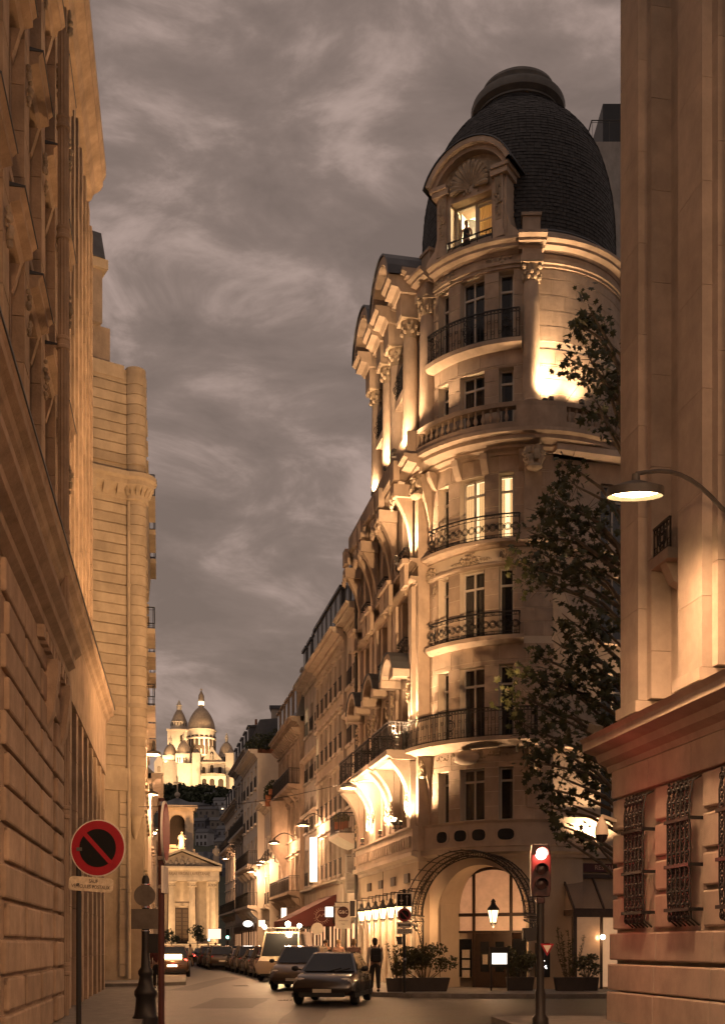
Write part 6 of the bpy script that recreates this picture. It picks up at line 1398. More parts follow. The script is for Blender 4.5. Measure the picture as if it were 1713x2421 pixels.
# ------------------------------------------------------------------ shops along the right-hand side
awn = thing('awning', 'burgundy shop awning with a round pale emblem on its side', 'awning', along(16.2), RRZ)
BURG = mat('burgundy_canvas', (.085, .016, .014), .8, .2, 2)
aw = MB(); aw.prism([(.02, 4.3), (2.65, 2.95), (2.65, 2.62), (2.6, 2.62), (.02, 2.62)], 'x', 0, .03); aw.prism([(.02, 4.3), (.02, 4.26), (2.62, 2.92), (2.65, 2.95)], 'x', .03, 5); aw.box(.03, 5, 2.63, 2.65, 2.6, 2.94); aw.build('canvas', BURG, awn)
em = MB(); CR = mat('awning_print', (.5, .38, .3), .8, .1, 10); c0 = Vector((-.012, .85, 3.15))
em.ring(c0, .30, (0,1,0), (0,0,1), .010, 24, 4)
for i in range(22):
    t = 2*pi*i/22
    if i % 11 in (0,): continue
    p = c0 + Vector((0, math.cos(t), math.sin(t)))*.385; em.bar(p - Vector((0, math.cos(t), math.sin(t)))*.045, p + Vector((0, math.cos(t), math.sin(t)))*.045, .035, .01)
em.tube([c0 + Vector((0, .24, -.1)), c0 + Vector((0, .1, .08)), c0 + Vector((0, .02, -.02)), c0 + Vector((0, -.08, .13)), c0 + Vector((0, -.24, -.1))], .014, 4)
tag(em.build('round_emblem', CR, awn), kind='stuff')
bn = thing('hanging_banner', 'pale hanging banner with a dark round G&C badge beside the awning', 'banner', along(11.6) , RRZ)
MB().box(-.02, .02, .25, 1.0, 2.45, 3.65).build('cloth', SIGW, bn); MB().bar((0, 0, 3.68), (0, 1.05, 3.68), .03).build('rod', IRON, bn)
o = MB(); o.prism([(.625 + .27*math.cos(2*pi*i/24), 3.22 + .27*math.sin(2*pi*i/24)) for i in range(24)], 'x', -.026, -.021); o.build('badge', mat('badge_maroon', (.06, .02, .02), .6, 0), bn)
text('lettering', 'G&C', .22, SIGW, bn, (-.03, .625, 3.22), (R(90), 0, R(-90)), .002); text('lettering', 'SANDWICH', .085, INK, bn, (-.024, .625, 2.82), (R(90), 0, R(-90)), .001); text('lettering', 'Café', .09, INK, bn, (-.024, .625, 2.66), (R(90), 0, R(-90)), .001)
def sign_box(name, label, px, py, Y, w_, h_, m, d=.14, group=None, rim=BLACK):
    p = at(px, py, Y); t = thing(name, label, 'sign', p, 0, group); MB().box(-w_/2-.04, w_/2+.04, 0, d, -h_/2-.04, h_/2+.04).build('case', rim, t); MB().box(-w_/2, w_/2, -.012, -.002, -h_/2, h_/2).build('lit_face', m, t); MB().bar((0, d/2, h_/2), (w_/2+.5, d/2, h_/2), .03).build('bracket', IRON, t); return t
SIGN_W = mat('white_lit_sign', (.9, .9, .9), .5, .1, 14, emit=(1, .95, .88), es=1.5)
vsn = sign_box('vertical_sign', 'tall narrow white lit sign hanging from the pale house', 741, 2032, 57, .34, 2.2, SIGN_W, .2, rim=SIGW)
lt = MB()
for i in range(11):
    z = .95 - i*.19; lt.box(-.09, .09, -.018, -.013, z, z+.03); lt.box(-.09, -.05 if i % 2 else .09, -.018, -.013, z-.06, z-.03)
lt.build('faded_lettering', mat('sign_pale_ink', (.35, .3, .28), .6, 0), vsn)
lbx = sign_box('light_box', 'small square white lit shop sign left of the G&C banner', 778, 2156, 53, .36, .46, SIGN_W, .2); lx = MB(); lx.lathe([(.07, 0), (.10, .004), (.10, .008), (.07, .012)], 14, R(40), R(320)); lx.build('mark', INK, lbx, (.02, -.014, .02), rot=(R(90), 0, 0))
mbd = sign_box('menu_board', 'black framed menu board right of the G&C banner', 833, 2148, 48.5, .22, .66, mat('menu_black', (.02, .015, .015), .3, .5, 30), .06, rim=SIGW)
rsn = thing('round_sign', 'pale round sign on a thin post in front of the awning', 'sign', at(750, 2196, 50)); disc(MB(), .27, 0, .03).build('disc', SIGW, rsn); MB().tube([(0, .05, -2.2), (0, .05, .2)], .025, 8).build('post', IRON, rsn)
osn = thing('oval_lit_sign', 'small oval white lit sign far along the shops on the right', 'sign', at(586, 2184, 84)); MB().ball((0, 0, 0), .3, 14, 8, 1.2, .25, .8).build('lit_face', SIGN_W, osn, smooth=True); MB().bar((0, 0, .1), (1.2, .5, .2), .04).build('bracket', IRON, osn)
for (px, py, Y, w_, h_, c, lb) in ((671, 2165, 66, .3, .9, (1, .85, .65), 'tall thin lit sign left of the awning'), (600, 2190, 88, .5, .4, (1, .7, .4), 'orange lit sign above a shop far right'), (619, 2183, 80, .45, .45, (1, .75, .5), 'round-cornered lit sign before the parked cars'), (507, 2208, 150, 1.7, 1.3, (1, .62, .45), 'wide lit kiosk panel by the church square')):
    sign_box('shop_sign', lb, px, py, Y, w_, h_, mat('lit_sign_%d' % px, (.8, .7, .6), .5, .2, 9, emit=c, es=1.3), .15, 'lit shop signs')
SHOPF = mat('warm_lit_shop', (.5, .35, .25), .5, .3, 1.2, emit=(1, .5, .24), es=.9)
for (root, x0, x1) in ((hB, .4, 2.9), (hC, .6, 3.6), (hC, 4.4, 7.6), (hD, .6, 5.1), (hE, .6, 4.6), (hE, 5.4, 9.6), (hF, .6, 4.8), (hF, 5.4, 9.8), (hG, .8, 6.4), (hG, 7.2, 13.2)):
    o = MB().box(x0, x1, .03, .06, .5, 2.7).build('shop_window', SHOPF, root); n = int((x1-x0)/1.0)
    f = MB()
    for i in range(n+1): x = x0 + (x1-x0)*i/n; f.box(x-.05, x+.05, .062, .14, .3, 2.8)
    f.box(x0-.1, x1+.1, .062, .2, 2.8, 3.3); f.build('shop_frame', WOODD, o)
# big louvred shutter standing open on the narrow house, and its balcony
ls = MB(); ls.box(-.03, .03, .02, .1, 4.1, 5.9); ls.box(-.03, .03, .55, .62, 4.1, 5.9); ls.box(-.03, .03, .1, .55, 4.1, 4.18); ls.box(-.03, .03, .1, .55, 5.82, 5.9); ls.box(-.03, .03, .1, .55, 4.96, 5.04)
lso = ls.build('open_shutter', SHUT, hB, (.3, .02, 0)); slm = MB().box(-.035, .035, .1, .55, 0, .035).mesh('slat', SHUT)
for i in range(26):
    z = 4.22 + i*.0605
    if not 4.93 < z < 5.05: put('slat', slm, lso, (0, 0, z), rot=(0, R(20), 0))
MB().prism([(0, 6.3), (.3, 6.4), (.95, 6.75), (.95, 6.9), (0, 6.9)], 'x', .4, 2.9).build('balcony_slab', STUCCO_W, hB); railing([(.45, 0), (.45, .9), (2.85, .9), (2.85, 0)], 6.9, .95, step=.1, rings=False).build('balcony_railing', IRON, hB)
def planting(parent, label, pts, n=500, s=.07, m=LEAFD):
    t = thing('balcony_plants', label, 'plants', parent); mb = MB(); rg = random.Random(len(label)); tr = MB()
    for (x, y, z, r) in pts: leafcloud(mb, (x, y, z), r, r*.8, r*.8, n, s, rg); tr.box(x-r*.7, x+r*.7, y-.2, y+.2, z-r*.9-.2, z-r*.5)
    tag(mb.build('foliage', m, t), kind='stuff'); tr.build('trough', TERRA, t)
planting(along(43.2, .2) + Vector((0, 0, 16)), 'bushy roof-terrace plants on top of the white block', [(.1, 0, .6, .9), (-.7, .4, .7, .9), (-1.3, .9, .5, .7), (.8, -.3, .9, 1)], 320, .12); planting(along(37.4, .75) + Vector((0, 0, 12.3)), 'plants hanging from the balcony of the ornate house', [(0, 0, 0, .6), (-.1, .5, -.3, .55), (.2, -.5, .3, .5)], 260, .1)
planting(along(11.9, .75) + Vector((0, 0, 7.6)), 'small plants on the balcony of the narrow house', [(0, 0, 0, .32), (.2, .5, .1, .3)], 160, .07, LEAFO)
for (px, Y, h_, lb) in ((405, 185, 4.2, 'small tree in front of the church, left of the door'), (466, 180, 5.0, 'small tree in front of the church, right of the door')):
    t = thing('square_tree', lb, 'tree', ((px-PX0)/F*Y, Y, 0), 0, 'young trees on the church square'); mb = MB(); rg = random.Random(px)
    for k in range(9): leafcloud(mb, (rg.uniform(-1.1, 1.1), rg.uniform(-1, 1), h_*rg.uniform(.5, .95)), .7, .7, .6, 60, .2, rg)
    mb.build('crown', LEAFO, t); MB().tube([(0, 0, 0), (.1, 0, h_*.8)], [.12, .05], 6).build('trunk', BARK, t)
GRN = mat('green_signal_lit', (.3, 1, .7), .5, 0, emit=(.35, 1, .75), es=7)
for (px, py, Y, lb) in ((538, 2216, 118, 'far green traffic light, lower of two'), (560, 2204, 110, 'far green traffic light, higher of two'), (494, 2222, 160, 'far green traffic light by the church square')):
    p = at(px, py, Y); t = thing('far_traffic_light', lb, 'traffic light', (p.x, Y, .1), 0, 'far green traffic lights'); MB().tube([(0, 0, 0), (0, 0, p.z-.5)], .06, 6).build('pole', IRON, t); MB().box(-.17, .17, 0, .2, p.z-.35, p.z+.75).build('signal_head', BLACK, t); MB().ball((0, -.03, p.z-.1), .15, 10, 6, 1, .4, 1).build('green_lens', GRN, t, smooth=True)
# ------------------------------------------------------------------ vehicles
def paint(name, c):
    m = mat('paint_'+name, c, .32, .05, 2, spec=.5); m.node_tree.nodes['Principled BSDF'].inputs['Coat Weight'].default_value = 1.0; m.node_tree.nodes['Principled BSDF'].inputs['Coat Roughness'].default_value = .06; return m
HL = mat('headlamp_off', (.5, .48, .45), .15, 0, spec=.6); HLON = mat('headlamp_lit', (1, 1, 1), .4, 0, emit=(1, .85, .6), es=18); TLR = mat('tail_lamp', (.35, .01, .01), .25, 0); TLRON = mat('tail_lamp_lit', (.8, .05, .03), .3, 0, emit=(1, .08, .05), es=6)
PLATE = mat('number_plate', (.6, .55, .45), .5, .1, 20); PLON = mat('lit_plate', (.9, .85, .7), .5, 0, emit=(1, .8, .5), es=3)
def sect(x, hw, z0, z1, rc=.12, top=1.0):
    return [(x, -hw*top+rc, z1), (x, -hw, z1-rc*1.2), (x, -hw*1.01, (z0+z1)/2), (x, -hw, z0+rc), (x, -hw+rc, z0), (x, hw-rc, z0), (x, hw, z0+rc), (x, hw*1.01, (z0+z1)/2), (x, hw, z1-rc*1.2), (x, hw*top-rc, z1)]
def loft(mb, S):
    o = len(mb.v); n = len(S[0])
    for s in S: mb.v += s
    for i in range(len(S)-1):
        for k in range(n): mb.f.append((o+i*n+k, o+(i+1)*n+k, o+(i+1)*n+(k+1) % n, o+i*n+(k+1) % n))
    mb.f.append(tuple(o+k for k in range(n))); mb.f.append(tuple(o+(len(S)-1)*n+k for k in range(n))[::-1])
def car(name, label, loc, rz, color, kind='hatch', head=False, tail=False, group=None, plate=False, dash=False):
    t = thing(name, label, 'car' if kind != 'van' else 'van', loc, rz, group)
    if kind == 'van': L_, W2, H, zb = 2.5, .97, 2.35, 1.05
    elif kind == 'suv': L_, W2, H, zb = 2.2, .92, 1.66, .98
    else: L_, W2, H, zb = 2.1, .88, 1.47, .9
    b = MB()
    if kind == 'van': S = [sect(L_, W2*.88, .35, .75), sect(L_*.97, W2*.95, .3, .95), sect(L_*.72, W2, .28, 1.12), sect(L_*.5, W2, .26, 1.2), sect(-L_*.9, W2, .26, 1.2), sect(-L_, W2*.97, .35, 1.15)]
    else: S = [sect(L_, W2*.8, .36, .6), sect(L_*.96, W2*.93, .3, .72), sect(L_*.8, W2*.985, .26, zb*.93), sect(L_*.48, W2, .22, zb), sect(-L_*.5, W2, .22, zb+.03), sect(-L_*.86, W2*.97, .26, zb+.04), sect(-L_*.97, W2*.92, .32, zb-.05), sect(-L_, W2*.85, .4, zb-.15)]
    loft(b, S); bo = b.build('body', color, t, smooth=True)
    def gh(f0, f1, r1, r0, wb, wt):                     # cabin: windscreen foot, roof front, roof rear, rear foot
        return [(f0, wb, zb-.06), (f1, wt, H-.04), ((f1+r1)/2, wt*1.01, H), (r1, wt, H-.05), (r0, wb*.96, zb-.04)]
    if kind == 'van': prof_ = gh(L_*.62, L_*.36, -L_*.94, -L_*.99, W2*.97, W2*.86)
    elif kind == 'suv': prof_ = gh(L_*.46, L_*.14, -L_*.7, -L_*.93, W2*.95, W2*.74)
    else: prof_ = gh(L_*.48, L_*.1, -L_*.58, -L_*.9, W2*.94, W2*.68)
    cb = MB(); n = len(prof_); o = len(cb.v)
    for (x, w_, z) in prof_: cb.v += [(x, -w_, z), (x, w_, z)]
    for i in range(n-1): cb.f.append((2*i, 2*i+1, 2*i+3, 2*i+2))
    mid = [(prof_[0][0]*.5+prof_[-1][0]*.5)]
    ql = [prof_[0], prof_[-1]]
    for s in (0, 1):
        idx = [2*i+s for i in range(n)]; cb.f.append(tuple(idx if s else idx[::-1]))
    cb.build('cabin', color, t, smooth=False)
    def pane(quad, name='window'):
        q = [Vector(p) for p in quad]; c = sum(q, Vector())/4; nn = (q[1]-q[0]).cross(q[2]-q[0]).normalized()
        if nn.dot(c - Vector((0, 0, .9))) < 0: nn = -nn
        m = MB(); m._a([c + (p-c)*.9 + nn*.008 for p in q], [(0,1,2,3)]); return m.build(name, GLASS, t)
    f0, f1, fm, r1, r0 = prof_
    pane([(f0[0], -f0[1], f0[2]+.06), (f0[0], f0[1], f0[2]+.06), (f1[0], f1[1], f1[2]), (f1[0], -f1[1], f1[2])], 'windscreen')
    pane([(r0[0], -r0[1], r0[2]+.08), (r0[0], r0[1], r0[2]+.08), (r1[0], r1[1], r1[2]), (r1[0], -r1[1], r1[2])], 'rear_window')
    for s in (-1, 1):
        xm = (f1[0]+r1[0])/2
        def sidept(x, hi):
            if hi: return (x, s*f1[1]*1.0, H-.08)
            return (x, s*f0[1], zb+.02)
        pane([sidept(f0[0]-.12, 0), sidept(xm+.04, 0), sidept(xm+.04, 1), sidept(f1[0]-.02, 1)], 'side_window')
        if kind != 'van': pane([sidept(xm-.04, 0), sidept(r0[0]+.25, 0), sidept(r1[0]+.08, 1), sidept(xm-.04, 1)], 'side_window')
        for x in (L_*.62, -L_*.6):
            w_ = MB(); w_.lathe([(.16, -.1), (.30, -.1), (.325, -.06), (.325, .06), (.30, .1), (.16, .1)], 20); wo_ = w_.build('wheel', RUBBER, t, (x, s*(W2-.08), .325), rot=(R(90), 0, 0), smooth=True); MB().lathe([(0, -.095), (.2, -.085), (.2, .085), (0, .095)], 12).build('rim', CHROME, wo_)
        zh = .68 if kind != 'van' else .78
        MB().ball((L_*.93, s*W2*.72, zh), .16, 12, 8, .5, 1.1, .55).build('headlight', HLON if head else HL, t, smooth=True)
        MB().ball((-L_*.955, s*W2*.74, zb-.15 if kind != 'van' else 1.0), .15, 10, 8, .45, .8, .9).build('tail_light', TLRON if tail else TLR, t, smooth=True)
        mr_ = MB(); mr_.ball((f0[0]-.2, s*(W2+.13), zb+.1), .1, 8, 6, .6, 1.1, .8); mr_.bar((f0[0]-.18, s*W2*.93, zb+.06), (f0[0]-.2, s*(W2+.1), zb+.1), .04); mr_.build('wing_mirror', BLACK, t, smooth=True)
    tr_ = MB()
    for s in (-1, 1):
        for x in (L_*.36, -L_*.06, -L_*.48) if kind != 'van' else (L_*.5, L_*.1): tr_.box(x-.006, x+.006, s*W2*1.0, s*(W2*1.0+.014), .34, zb-.02)
        tr_.box(-L_*.84, L_*.86, s*W2*.99, s*(W2*1.0+.018), .22, .34)
        for x in (L_*.02, -L_*.4): tr_.box(x, x+.16, s*W2*1.0, s*(W2*1.0+.035), zb-.16, zb-.13)
    tr_.box(L_*.9, L_*1.012, -W2*.72, W2*.72, .24, .36); tr_.box(-L_*1.01, -L_*.9, -W2*.75, W2*.75, .3, .42); tr_.build('trim', BLACK, t)
    wp = MB(); wp.bar((f0[0]+.03, -.1, zb+.0), (f0[0]-.14, .35, zb+.12), .018); wp.bar((f0[0]+.03, .15, zb+.0), (f0[0]-.14, .6, zb+.12), .018); wp.build('wipers', BLACK, t)
    g = MB(); g.box(L_*.955, L_*.995, -W2*.5, W2*.5, .42, .58); g.build('grille', BLACK, t)
    MB().box(L_*.99, L_*1.005, -.26, .26, .36, .46).build('number_plate', PLATE, t); MB().box(-L_*1.005, -L_*.985, -.26, .26, .55, .66).build('number_plate', PLON if plate else PLATE, t)
    if tail: lamp('POINT', t, (-L_-.25, 0, .75), 6, (1, .12, .08), .1, name='tail_glow')
    if head:
        for s in (-1, 1): lamp('SPOT', t, (L_+.05, s*W2*.7, .68), 120, (1, .8, .55), .06, 70, .7, (L_+6, s*W2*.7, .2), name='headlight_beam')
    return t
FACE = R(-90); AWAY = R(90)
def gp(px, Y, z=0): return Vector(((px-PX0)/F*Y, Y, z))
car('parked_car', 'dark hatchback facing the viewer, nearest car at the bottom', gp(790, 33.5), FACE + R(-8), paint('dark', (.03, .022, .018)), group='cars facing the viewer')
car('parked_car', 'brownish car facing the viewer, just behind the nearest car', gp(716, 44), FACE + R(-7), paint('brown', (.10, .07, .05)), 'suv', group='cars facing the viewer')
van = car('service_van', 'pale van with bright lights along its roof, behind the two near cars', gp(676, 55), FACE + R(-8), paint('cream', (.34, .26, .18)), 'van', group=None)
rb = MB(); rb.bar((.8, -.85, 2.5), (.8, .85, 2.5), .06); rb.bar((-1.6, -.85, 2.5), (-1.6, .85, 2.5), .06); rb.bar((.8, -.8, 2.5), (-1.6, -.8, 2.5), .05); rb.bar((.8, .8, 2.5), (-1.6, .8, 2.5), .05)
for x in (.8, -1.6):
    for s in (-.8, .8): rb.bar((x, s, 2.3), (x, s, 2.5), .05)
rb.build('roof_rack', GREYIRON, van)
BEAC = mat('beacon_lit', (1, .9, .7), .4, 0, emit=(1, .8, .5), es=40)
for (y, z, r) in ((-.85, 2.55, .10), (.85, 2.6, .10), (.3, 2.68, .13)):
    MB().ball((.95, y, z), r, 12, 8).build('roof_light', BEAC, van, smooth=True)
lamp('POINT', van, (1.35, .2, 2.75), 520, (1, .62, .3), .15)
cols_ = [('dark red', (.05, .008, .008)), ('black', (.012, .012, .014)), ('dark grey', (.03, .03, .032)), ('maroon', (.045, .012, .010)), ('dark brown', (.03, .018, .012)), ('charcoal', (.02, .02, .02))]
for i, k in enumerate((19.5, 24.6, 29.7, 34.8, 40.2, 45.5, 50.8)):
    nm, c = cols_[i % 6]; p = along(k, 3.15 + (.9 if k > 38 else 0)); o = ['nearest', 'second', 'third', 'fourth', 'fifth', 'sixth', 'farthest'][i]
    car('row_parked_car', '%s car parked at the right kerb, %s of the row' % (nm, o), p, RRZ, paint('row%d' % i, c), 'hatch' if i % 2 else 'suv', group='cars parked along the right kerb')
car('driving_car', 'dark car seen from behind with glowing lamp at lower left', gp(408, 62), AWAY + R(9), paint('amber_dark', (.05, .028, .015)), 'suv', tail=True, plate=True, group='cars driving away')
amb = MB(); amb.box(-2.22, -2.20, -.5, .5, .95, 1.2); lamp('POINT', bpy.data.objects['driving_car'], (-2.8, 0, 1.3), 30, (1, .5, .15), .1, name='brake_glow'); amb.build('lit_rear_panel', mat('amber_lit_panel', (1, .8, .5), .5, 0, emit=(1, .62, .25), es=9), bpy.data.objects['driving_car'])
car('driving_car', 'dark car with red tail lamps in the middle of the street', gp(478, 98), AWAY + R(9), paint('black2', (.012, .012, .013)), tail=True, plate=True, group='cars driving away')
car('driving_car', 'red-lit car between the walking man and the amber car', gp(440, 112), AWAY + R(9), paint('black3', (.02, .012, .012)), tail=True, group='cars driving away')
car('oncoming_car', 'dark car facing the viewer far right of the cyclist', gp(548, 92), FACE + R(-10), paint('black4', (.014, .014, .016)), 'suv', group='oncoming cars'); car('oncoming_car', 'dark car facing the viewer just right of the cyclist', gp(527, 104), FACE + R(-10), paint('black5', (.014, .014, .016)), head=True, group='oncoming cars')
# ------------------------------------------------------------------ people
SKIN = mat('skin', (.42, .24, .16), .6, .1, 20)
def skin_mesh(name, V, E, m, parent, sub=1):
    me = bpy.data.meshes.new(name); me.from_pydata([v[:3] for v in V], E, []); me.materials.append(m)
    o = put(name, me, parent); o.modifiers.new('skin', 'SKIN'); s = o.modifiers.new('sub', 'SUBSURF'); s.levels = s.render_levels = sub
    for i, v in enumerate(V):
        r = v[3]; me.skin_vertices[0].data[i].radius = (r, v[4] if len(v) > 4 else r)
    me.skin_vertices[0].data[0].use_root = True
    for p in me.polygons: p.use_smooth = True
    return o
def person(label, loc, rz, top, legs, hair, stride=.16, lean=0., arms='walk', group=None, shoes=BLACK, sleeveless=False, scale=1.0):
    t = thing('person', label, 'person', loc, rz, group); t.scale = (scale,)*3
    # faces +x; z up; y left
    hipz = .93; sx = lean
    def leg(s, f): return [(0, s*.09, hipz-.03, .095), (f*.55+.03, s*.095, .50, .062), (f, s*.10, .09, .045)]
    def arm(s, f):
        if arms == 'bars': return [(sx+.0, s*.19, 1.42, .055), (sx+.10, s*.24, 1.17, .043), (sx+.36, s*.22, 1.05, .034)]
        if arms == 'bent': return [(sx, s*.185, 1.41, .05), (sx-.02, s*.24, 1.14, .04), (sx+.18, s*.12, 1.06, .032)]
        return [(sx, s*.19, 1.42, .056), (sx-f*.16, s*.235, 1.15, .043), (sx-f*.30+.08, s*.225, .90, .033)]
    L0, L1 = leg(1, stride), leg(-1, -stride); A0_, A1_ = arm(1, stride), arm(-1, -stride)
    V = [(0, 0, hipz, .11, .15), (sx*.5, 0, 1.15, .10, .135), (sx, 0, 1.36, .10, .16), (sx, 0, 1.47, .06), (sx+.02, 0, 1.53, .052), (sx+.03, 0, 1.62, .088, .078), (sx+.03, 0, 1.72, .075, .07)]
    E = [(0,1), (1,2), (2,3), (3,4), (4,5), (5,6)]
    for ch, root in ((L0, 0), (L1, 0), (A0_, 2), (A1_, 2)):
        p = root
        for v in ch: V.append(v); E.append((p, len(V)-1)); p = len(V)-1
        if ch in (L0, L1): V.append((ch[-1][0]+.15, ch[-1][1], .04, .035)); E.append((p, len(V)-1))
        else:
            hx, hy, hz = ch[-1][:3]
            dirv = (.05, 0, -.07) if arms == 'walk' else (.07, 0, -.01)
            V.append((hx+dirv[0]*.8, hy, hz+dirv[2]*.9, .026, .036)); E.append((p, len(V)-1)); q = len(V)-1
            for fi in range(4): V.append((hx+dirv[0]*1.9, hy+(fi-1.5)*.019, hz+dirv[2]*(1.9-.12*abs(fi-1.2)), .0085)); E.append((q, len(V)-1))
            V.append((hx+dirv[0]*.9+.035, hy+.03*(-1 if hy > 0 else 1), hz+dirv[2]*1.1, .0095)); E.append((p, len(V)-1))
    skin_mesh('body', V, E, SKIN, t)
    T = [(0, 0, hipz+.0, .125, .165), (sx*.5, 0, 1.15, .118, .152), (sx, 0, 1.36, .115, .178), (sx, 0, 1.455, .072, .09)]; TE = [(0,1), (1,2), (2,3)]
    if not sleeveless:
        for ch in (A0_, A1_):
            p = 2
            for j, v in enumerate(ch): T.append((v[0], v[1], v[2] + (.03 if j == 2 else 0), v[3]+.017)); TE.append((p, len(T)-1)); p = len(T)-1
    skin_mesh('shirt', T, TE, top, t)
    G = [(0, 0, hipz+.06, .125, .162), (0, 0, hipz-.02, .12, .16)]; GE = [(0,1)]
    for ch in (L0, L1):
        p = 1
        for j, v in enumerate(ch): G.append((v[0], v[1], v[2]+.0, v[3]+.022)); GE.append((p, len(G)-1)); p = len(G)-1
    skin_mesh('trousers', G, GE, legs, t)
    h_ = MB(); h_.ball((sx+.015, 0, 1.685), .108, 14, 10, 1.0, .86, 1.0); h_.ball((sx-.035, 0, 1.62), .085, 10, 8, .8, .95, 1.1); h_.build('hair', hair, t, smooth=True)
    fc = MB(); fc.ball((sx+.115, 0, 1.625), .018, 8, 6, 1, .8, 1.4); fc.ball((sx+.105, .034, 1.655), .012, 8, 6); fc.ball((sx+.105, -.034, 1.655), .012, 8, 6); fc.ball((sx+.105, 0, 1.58), .016, 8, 5, .5, 1.5, .4)
    for s in (-1, 1): fc.ball((sx+.02, s*.085, 1.635), .022, 6, 5, .6, .5, 1.2)
    fc.build('face', SKIN, t, smooth=True)
    sh = MB()
    for ch in (L0, L1): sh.ball((ch[-1][0]+.07, ch[-1][1], .05), .13, 10, 6, 1.05, .42, .45)
    sh.build('shoes', shoes, t, smooth=True)
    return t
WHS = mat('white_shirt', (.55, .48, .40), .8, .08, 8); DKT = mat('dark_trousers', (.03, .026, .024), .8, .1, 8); BEI = mat('beige_trousers', (.26, .19, .13), .8, .1, 8); DKS = mat('dark_top', (.02, .018, .018), .8, .1, 8); PNK = mat('dusty_blouse', (.32, .20, .16), .8, .1, 8)
HBR = mat('brown_hair', (.035, .02, .012), .6, .2, 30); HBL = mat('blond_hair', (.30, .19, .09), .6, .2, 30)
def backpack(loc, rz, label, m=DKS):
    t = thing('backpack', label, 'backpack', loc, rz, 'worn backpacks'); b = MB(); b.box(-.30, -.115, -.17, .17, .98, 1.44); o = b.build('bag', m, t); md = o.modifiers.new('round', 'BEVEL'); md.width = .07; md.segments = 3
    p = MB(); p.box(-.345, -.302, -.12, .12, 1.0, 1.2); po_ = p.build('pocket', m, t); md = po_.modifiers.new('round', 'BEVEL'); md.width = .02; md.segments = 2
    for s in (-1, 1): MB().tube([(-.12, s*.11, 1.42), (.0, s*.13, 1.545), (.13, s*.12, 1.42), (.13, s*.13, 1.2), (-.12, s*.15, 1.02)], .018, 6).build('strap', m, t)
    return t
pw = gp(886, 37.8, .13); person('man in white shirt with dark backpack walking away on the right pavement', pw, AWAY + R(8), WHS, DKT, HBR, .14, group='people in the street'); backpack(pw, AWAY + R(8), 'dark backpack worn by the man in white at the right')
person('person in pale top partly hidden behind the nearest car', gp(836, 41.2, .13), AWAY, PNK, BEI, HBL, .1, group='people in the street')
person('man in white shirt walking in the middle of the street', gp(450, 91), AWAY + R(60), WHS, BEI, HBR, .2, group='people in the street')
person('person in dark clothes crossing behind the cyclist', gp(492, 96), AWAY + R(20), DKS, DKT, HBR, .15, group='people in the street')
person('dark-haired person on the pavement beyond the brown car', gp(770, 47.5, .13), FACE, DKS, DKT, HBR, .1, group='people in the street'); person('blond person on the pavement beside the G&C banner', gp(800, 48.5, .13), FACE, PNK, DKT, HBL, .1, group='people in the street')
person('person in maroon top standing behind the ornate post', gp(371, 44), AWAY, mat('maroon_top', (.12, .03, .025), .8, .1, 8), DKT, HBR, .08, group='people in the street')
# cyclist
cyp = gp(510, 88); cyz = AWAY + R(9)
bk = thing('bicycle', 'bicycle ridden down the middle of the street', 'bicycle', cyp, cyz)
for x, nm in ((.52, 'front'), (-.52, 'rear')):
    w_ = MB(); w_.ring((0, 0, 0), .33, (1,0,0), (0,0,1), .022, 24, 5)
    for i in range(8): a = pi*i/8; w_.bar((-.32*math.cos(a), 0, -.32*math.sin(a)), (.32*math.cos(a), 0, .32*math.sin(a)), .006)
    w_.build('wheel', RUBBER, bk, (x, 0, .35))
fr = MB(); fr.tube([(-.52, 0, .35), (-.1, 0, .32), (.38, 0, .8), (-.16, 0, .82), (-.1, 0, .32)], .02, 6); fr.tube([(-.52, 0, .35), (-.16, 0, .82), (-.2, 0, .94)], .018, 6); fr.tube([(.52, 0, .35), (.38, 0, .8), (.36, 0, 1.0)], .018, 6); fr.tube([(.34, -.28, 1.02), (.36, 0, 1.02), (.34, .28, 1.02)], .014, 6); fr.build('frame', GREYIRON, bk); MB().ball((-.2, 0, .96), .1, 10, 6, 1.3, .8, .4).build('saddle', BLACK, bk); MB().ball((-.6, 0, .72), .03, 8, 6).build('tail_light', TLRON, bk)
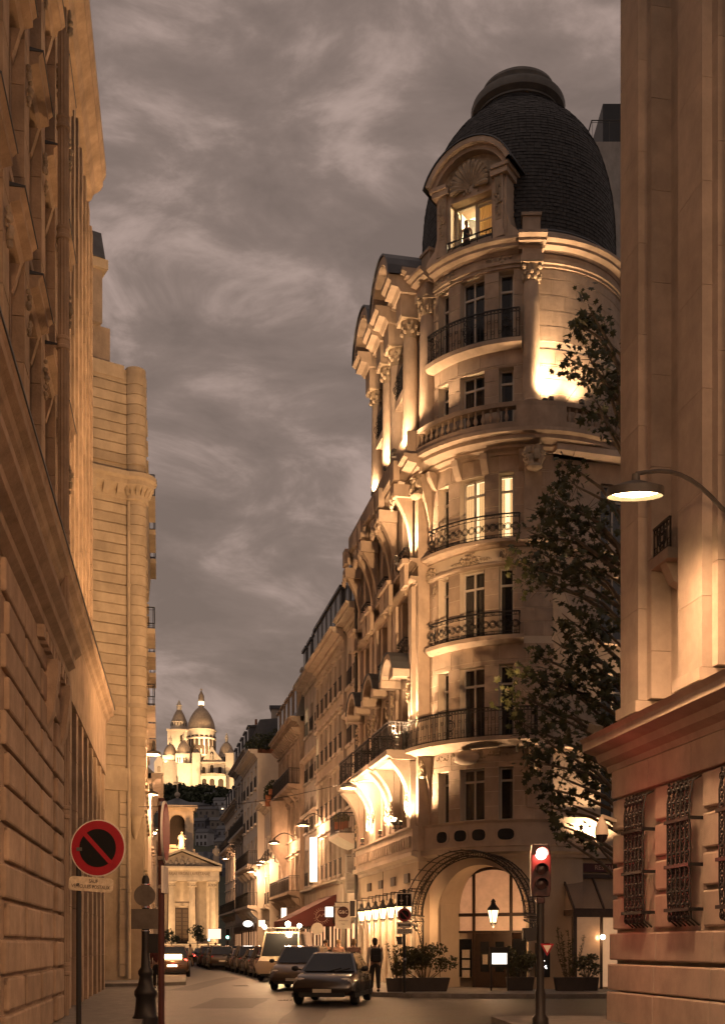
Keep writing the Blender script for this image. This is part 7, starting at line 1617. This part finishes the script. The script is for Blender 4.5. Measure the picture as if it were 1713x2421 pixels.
def rider(label, loc, rz, top, legs, hair):
    t = thing('person', label, 'person', loc, rz, 'people in the street')
    V = [(-.18, 0, 1.02, .11, .15), (-.08, 0, 1.25, .1, .135), (.02, 0, 1.46, .1, .16), (.05, 0, 1.57, .055), (.08, 0, 1.64, .05), (.1, 0, 1.73, .088, .078), (.1, 0, 1.82, .075, .07)]; E = [(i, i+1) for i in range(6)]
    LG_ = [[(-.15, s*.1, .98, .09), (.16, s*.11, .78 if s > 0 else .66, .065), (-.04, s*.11, .42 if s > 0 else .24, .045), (.1, s*.11, .36 if s > 0 else .18, .035)] for s in (1, -1)]; AR_ = [[(.02, s*.19, 1.45, .055), (.14, s*.25, 1.22, .043), (.32, s*.24, 1.05, .033), (.38, s*.24, 1.03, .03)] for s in (1, -1)]
    for ch, r0 in [(c, 0) for c in LG_] + [(c, 2) for c in AR_]:
        p = r0
        for v in ch: V.append(v); E.append((p, len(V)-1)); p = len(V)-1
    skin_mesh('body', V, E, SKIN, t)
    T = [(-.18, 0, 1.03, .125, .165), (-.08, 0, 1.25, .115, .15), (.02, 0, 1.46, .115, .175), (.05, 0, 1.55, .07)]; TE = [(0,1), (1,2), (2,3)]
    for ch in AR_:
        p = 2
        for v in ch[:3]: T.append((v[0], v[1], v[2], v[3]+.016)); TE.append((p, len(T)-1)); p = len(T)-1
    skin_mesh('shirt', T, TE, top, t); G = [(-.18, 0, 1.06, .12, .16), (-.17, 0, .98, .12, .155)]; GE = [(0,1)]
    for ch in LG_:
        p = 1
        for v in ch[:3]: G.append((v[0], v[1], v[2], v[3]+.02)); GE.append((p, len(G)-1)); p = len(G)-1
    skin_mesh('trousers', G, GE, legs, t); h_ = MB(); h_.ball((.09, 0, 1.79), .108, 12, 8, 1, .86, 1); h_.build('hair', hair, t, smooth=True)
    return t
rider('cyclist in pale shirt riding away down the street', cyp, cyz, WHS, DKT, HBR)
t = backpack(cyp + Vector((0, 0, .1)), cyz, 'dark backpack worn by the cyclist')
# woman at the lit attic window
wl_ = Matrix.Translation(TC) @ Matrix.Rotation(R(PHI)+CBR, 4, 'Z') @ Vector((-.22, -3.93, 26.05))
person('woman in dark sleeveless top standing at the lit attic window', wl_, R(PHI-90+8)+CBR, DKS, DKT, HBL, .02, 0, 'bent', None, sleeveless=True, scale=.84)

# ------------------------------------------------------------------ road surface details
PATCH = mat('asphalt_patch', (.024, .023, .022), .6, .3, 3, .6, fine=30)
for (x0, x1, y0, y1, lb) in ((-4.6, -2.9, 30, 36, 'p'), (-1.8, -.9, 24, 33, 'p'), (-7.2, -6.2, 42, 60, 'p')):
    n = 7; pts = [(x0 + random.uniform(-.05, .05), y0 + (y1-y0)*i/n) for i in range(n+1)] + [(x1 + random.uniform(-.05, .05), y1 - (y1-y0)*i/n) for i in range(n+1)]
    sheet('road_patch', pts, .004, PATCH)
for (x, y) in ((-2.2, 34.5), (-5.0, 47)):
    mb = MB(); mb.lathe([(0, .014), (.33, .014), (.36, .010), (.36, .002)], 28, c=(x, y))
    for i in range(6):
        for k in range(6):
            px_, py_ = x-.25+i*.1, y-.25+k*.1
            if math.hypot(px_-x, py_-y) < .28: mb.box(px_-.025, px_+.025, py_-.025, py_+.025, .0141, .02)
    tag(mb.build('manhole_cover', GREYIRON), 'round iron manhole cover in the road, %s' % ('near the front' if y < 40 else 'farther up the street'), 'manhole', 'manhole covers')
gut = MB()
for i in range(40):
    p = Vector((-.62, 40, .006)).lerp(Vector((-19.7, 140, .006)), i/40); q = Vector((-.62, 40, .006)).lerp(Vector((-19.7, 140, .006)), (i+.97)/40); gut.bar(p, q, .3, .012)
tag(gut.build('gutter', KERB), kind='structure')
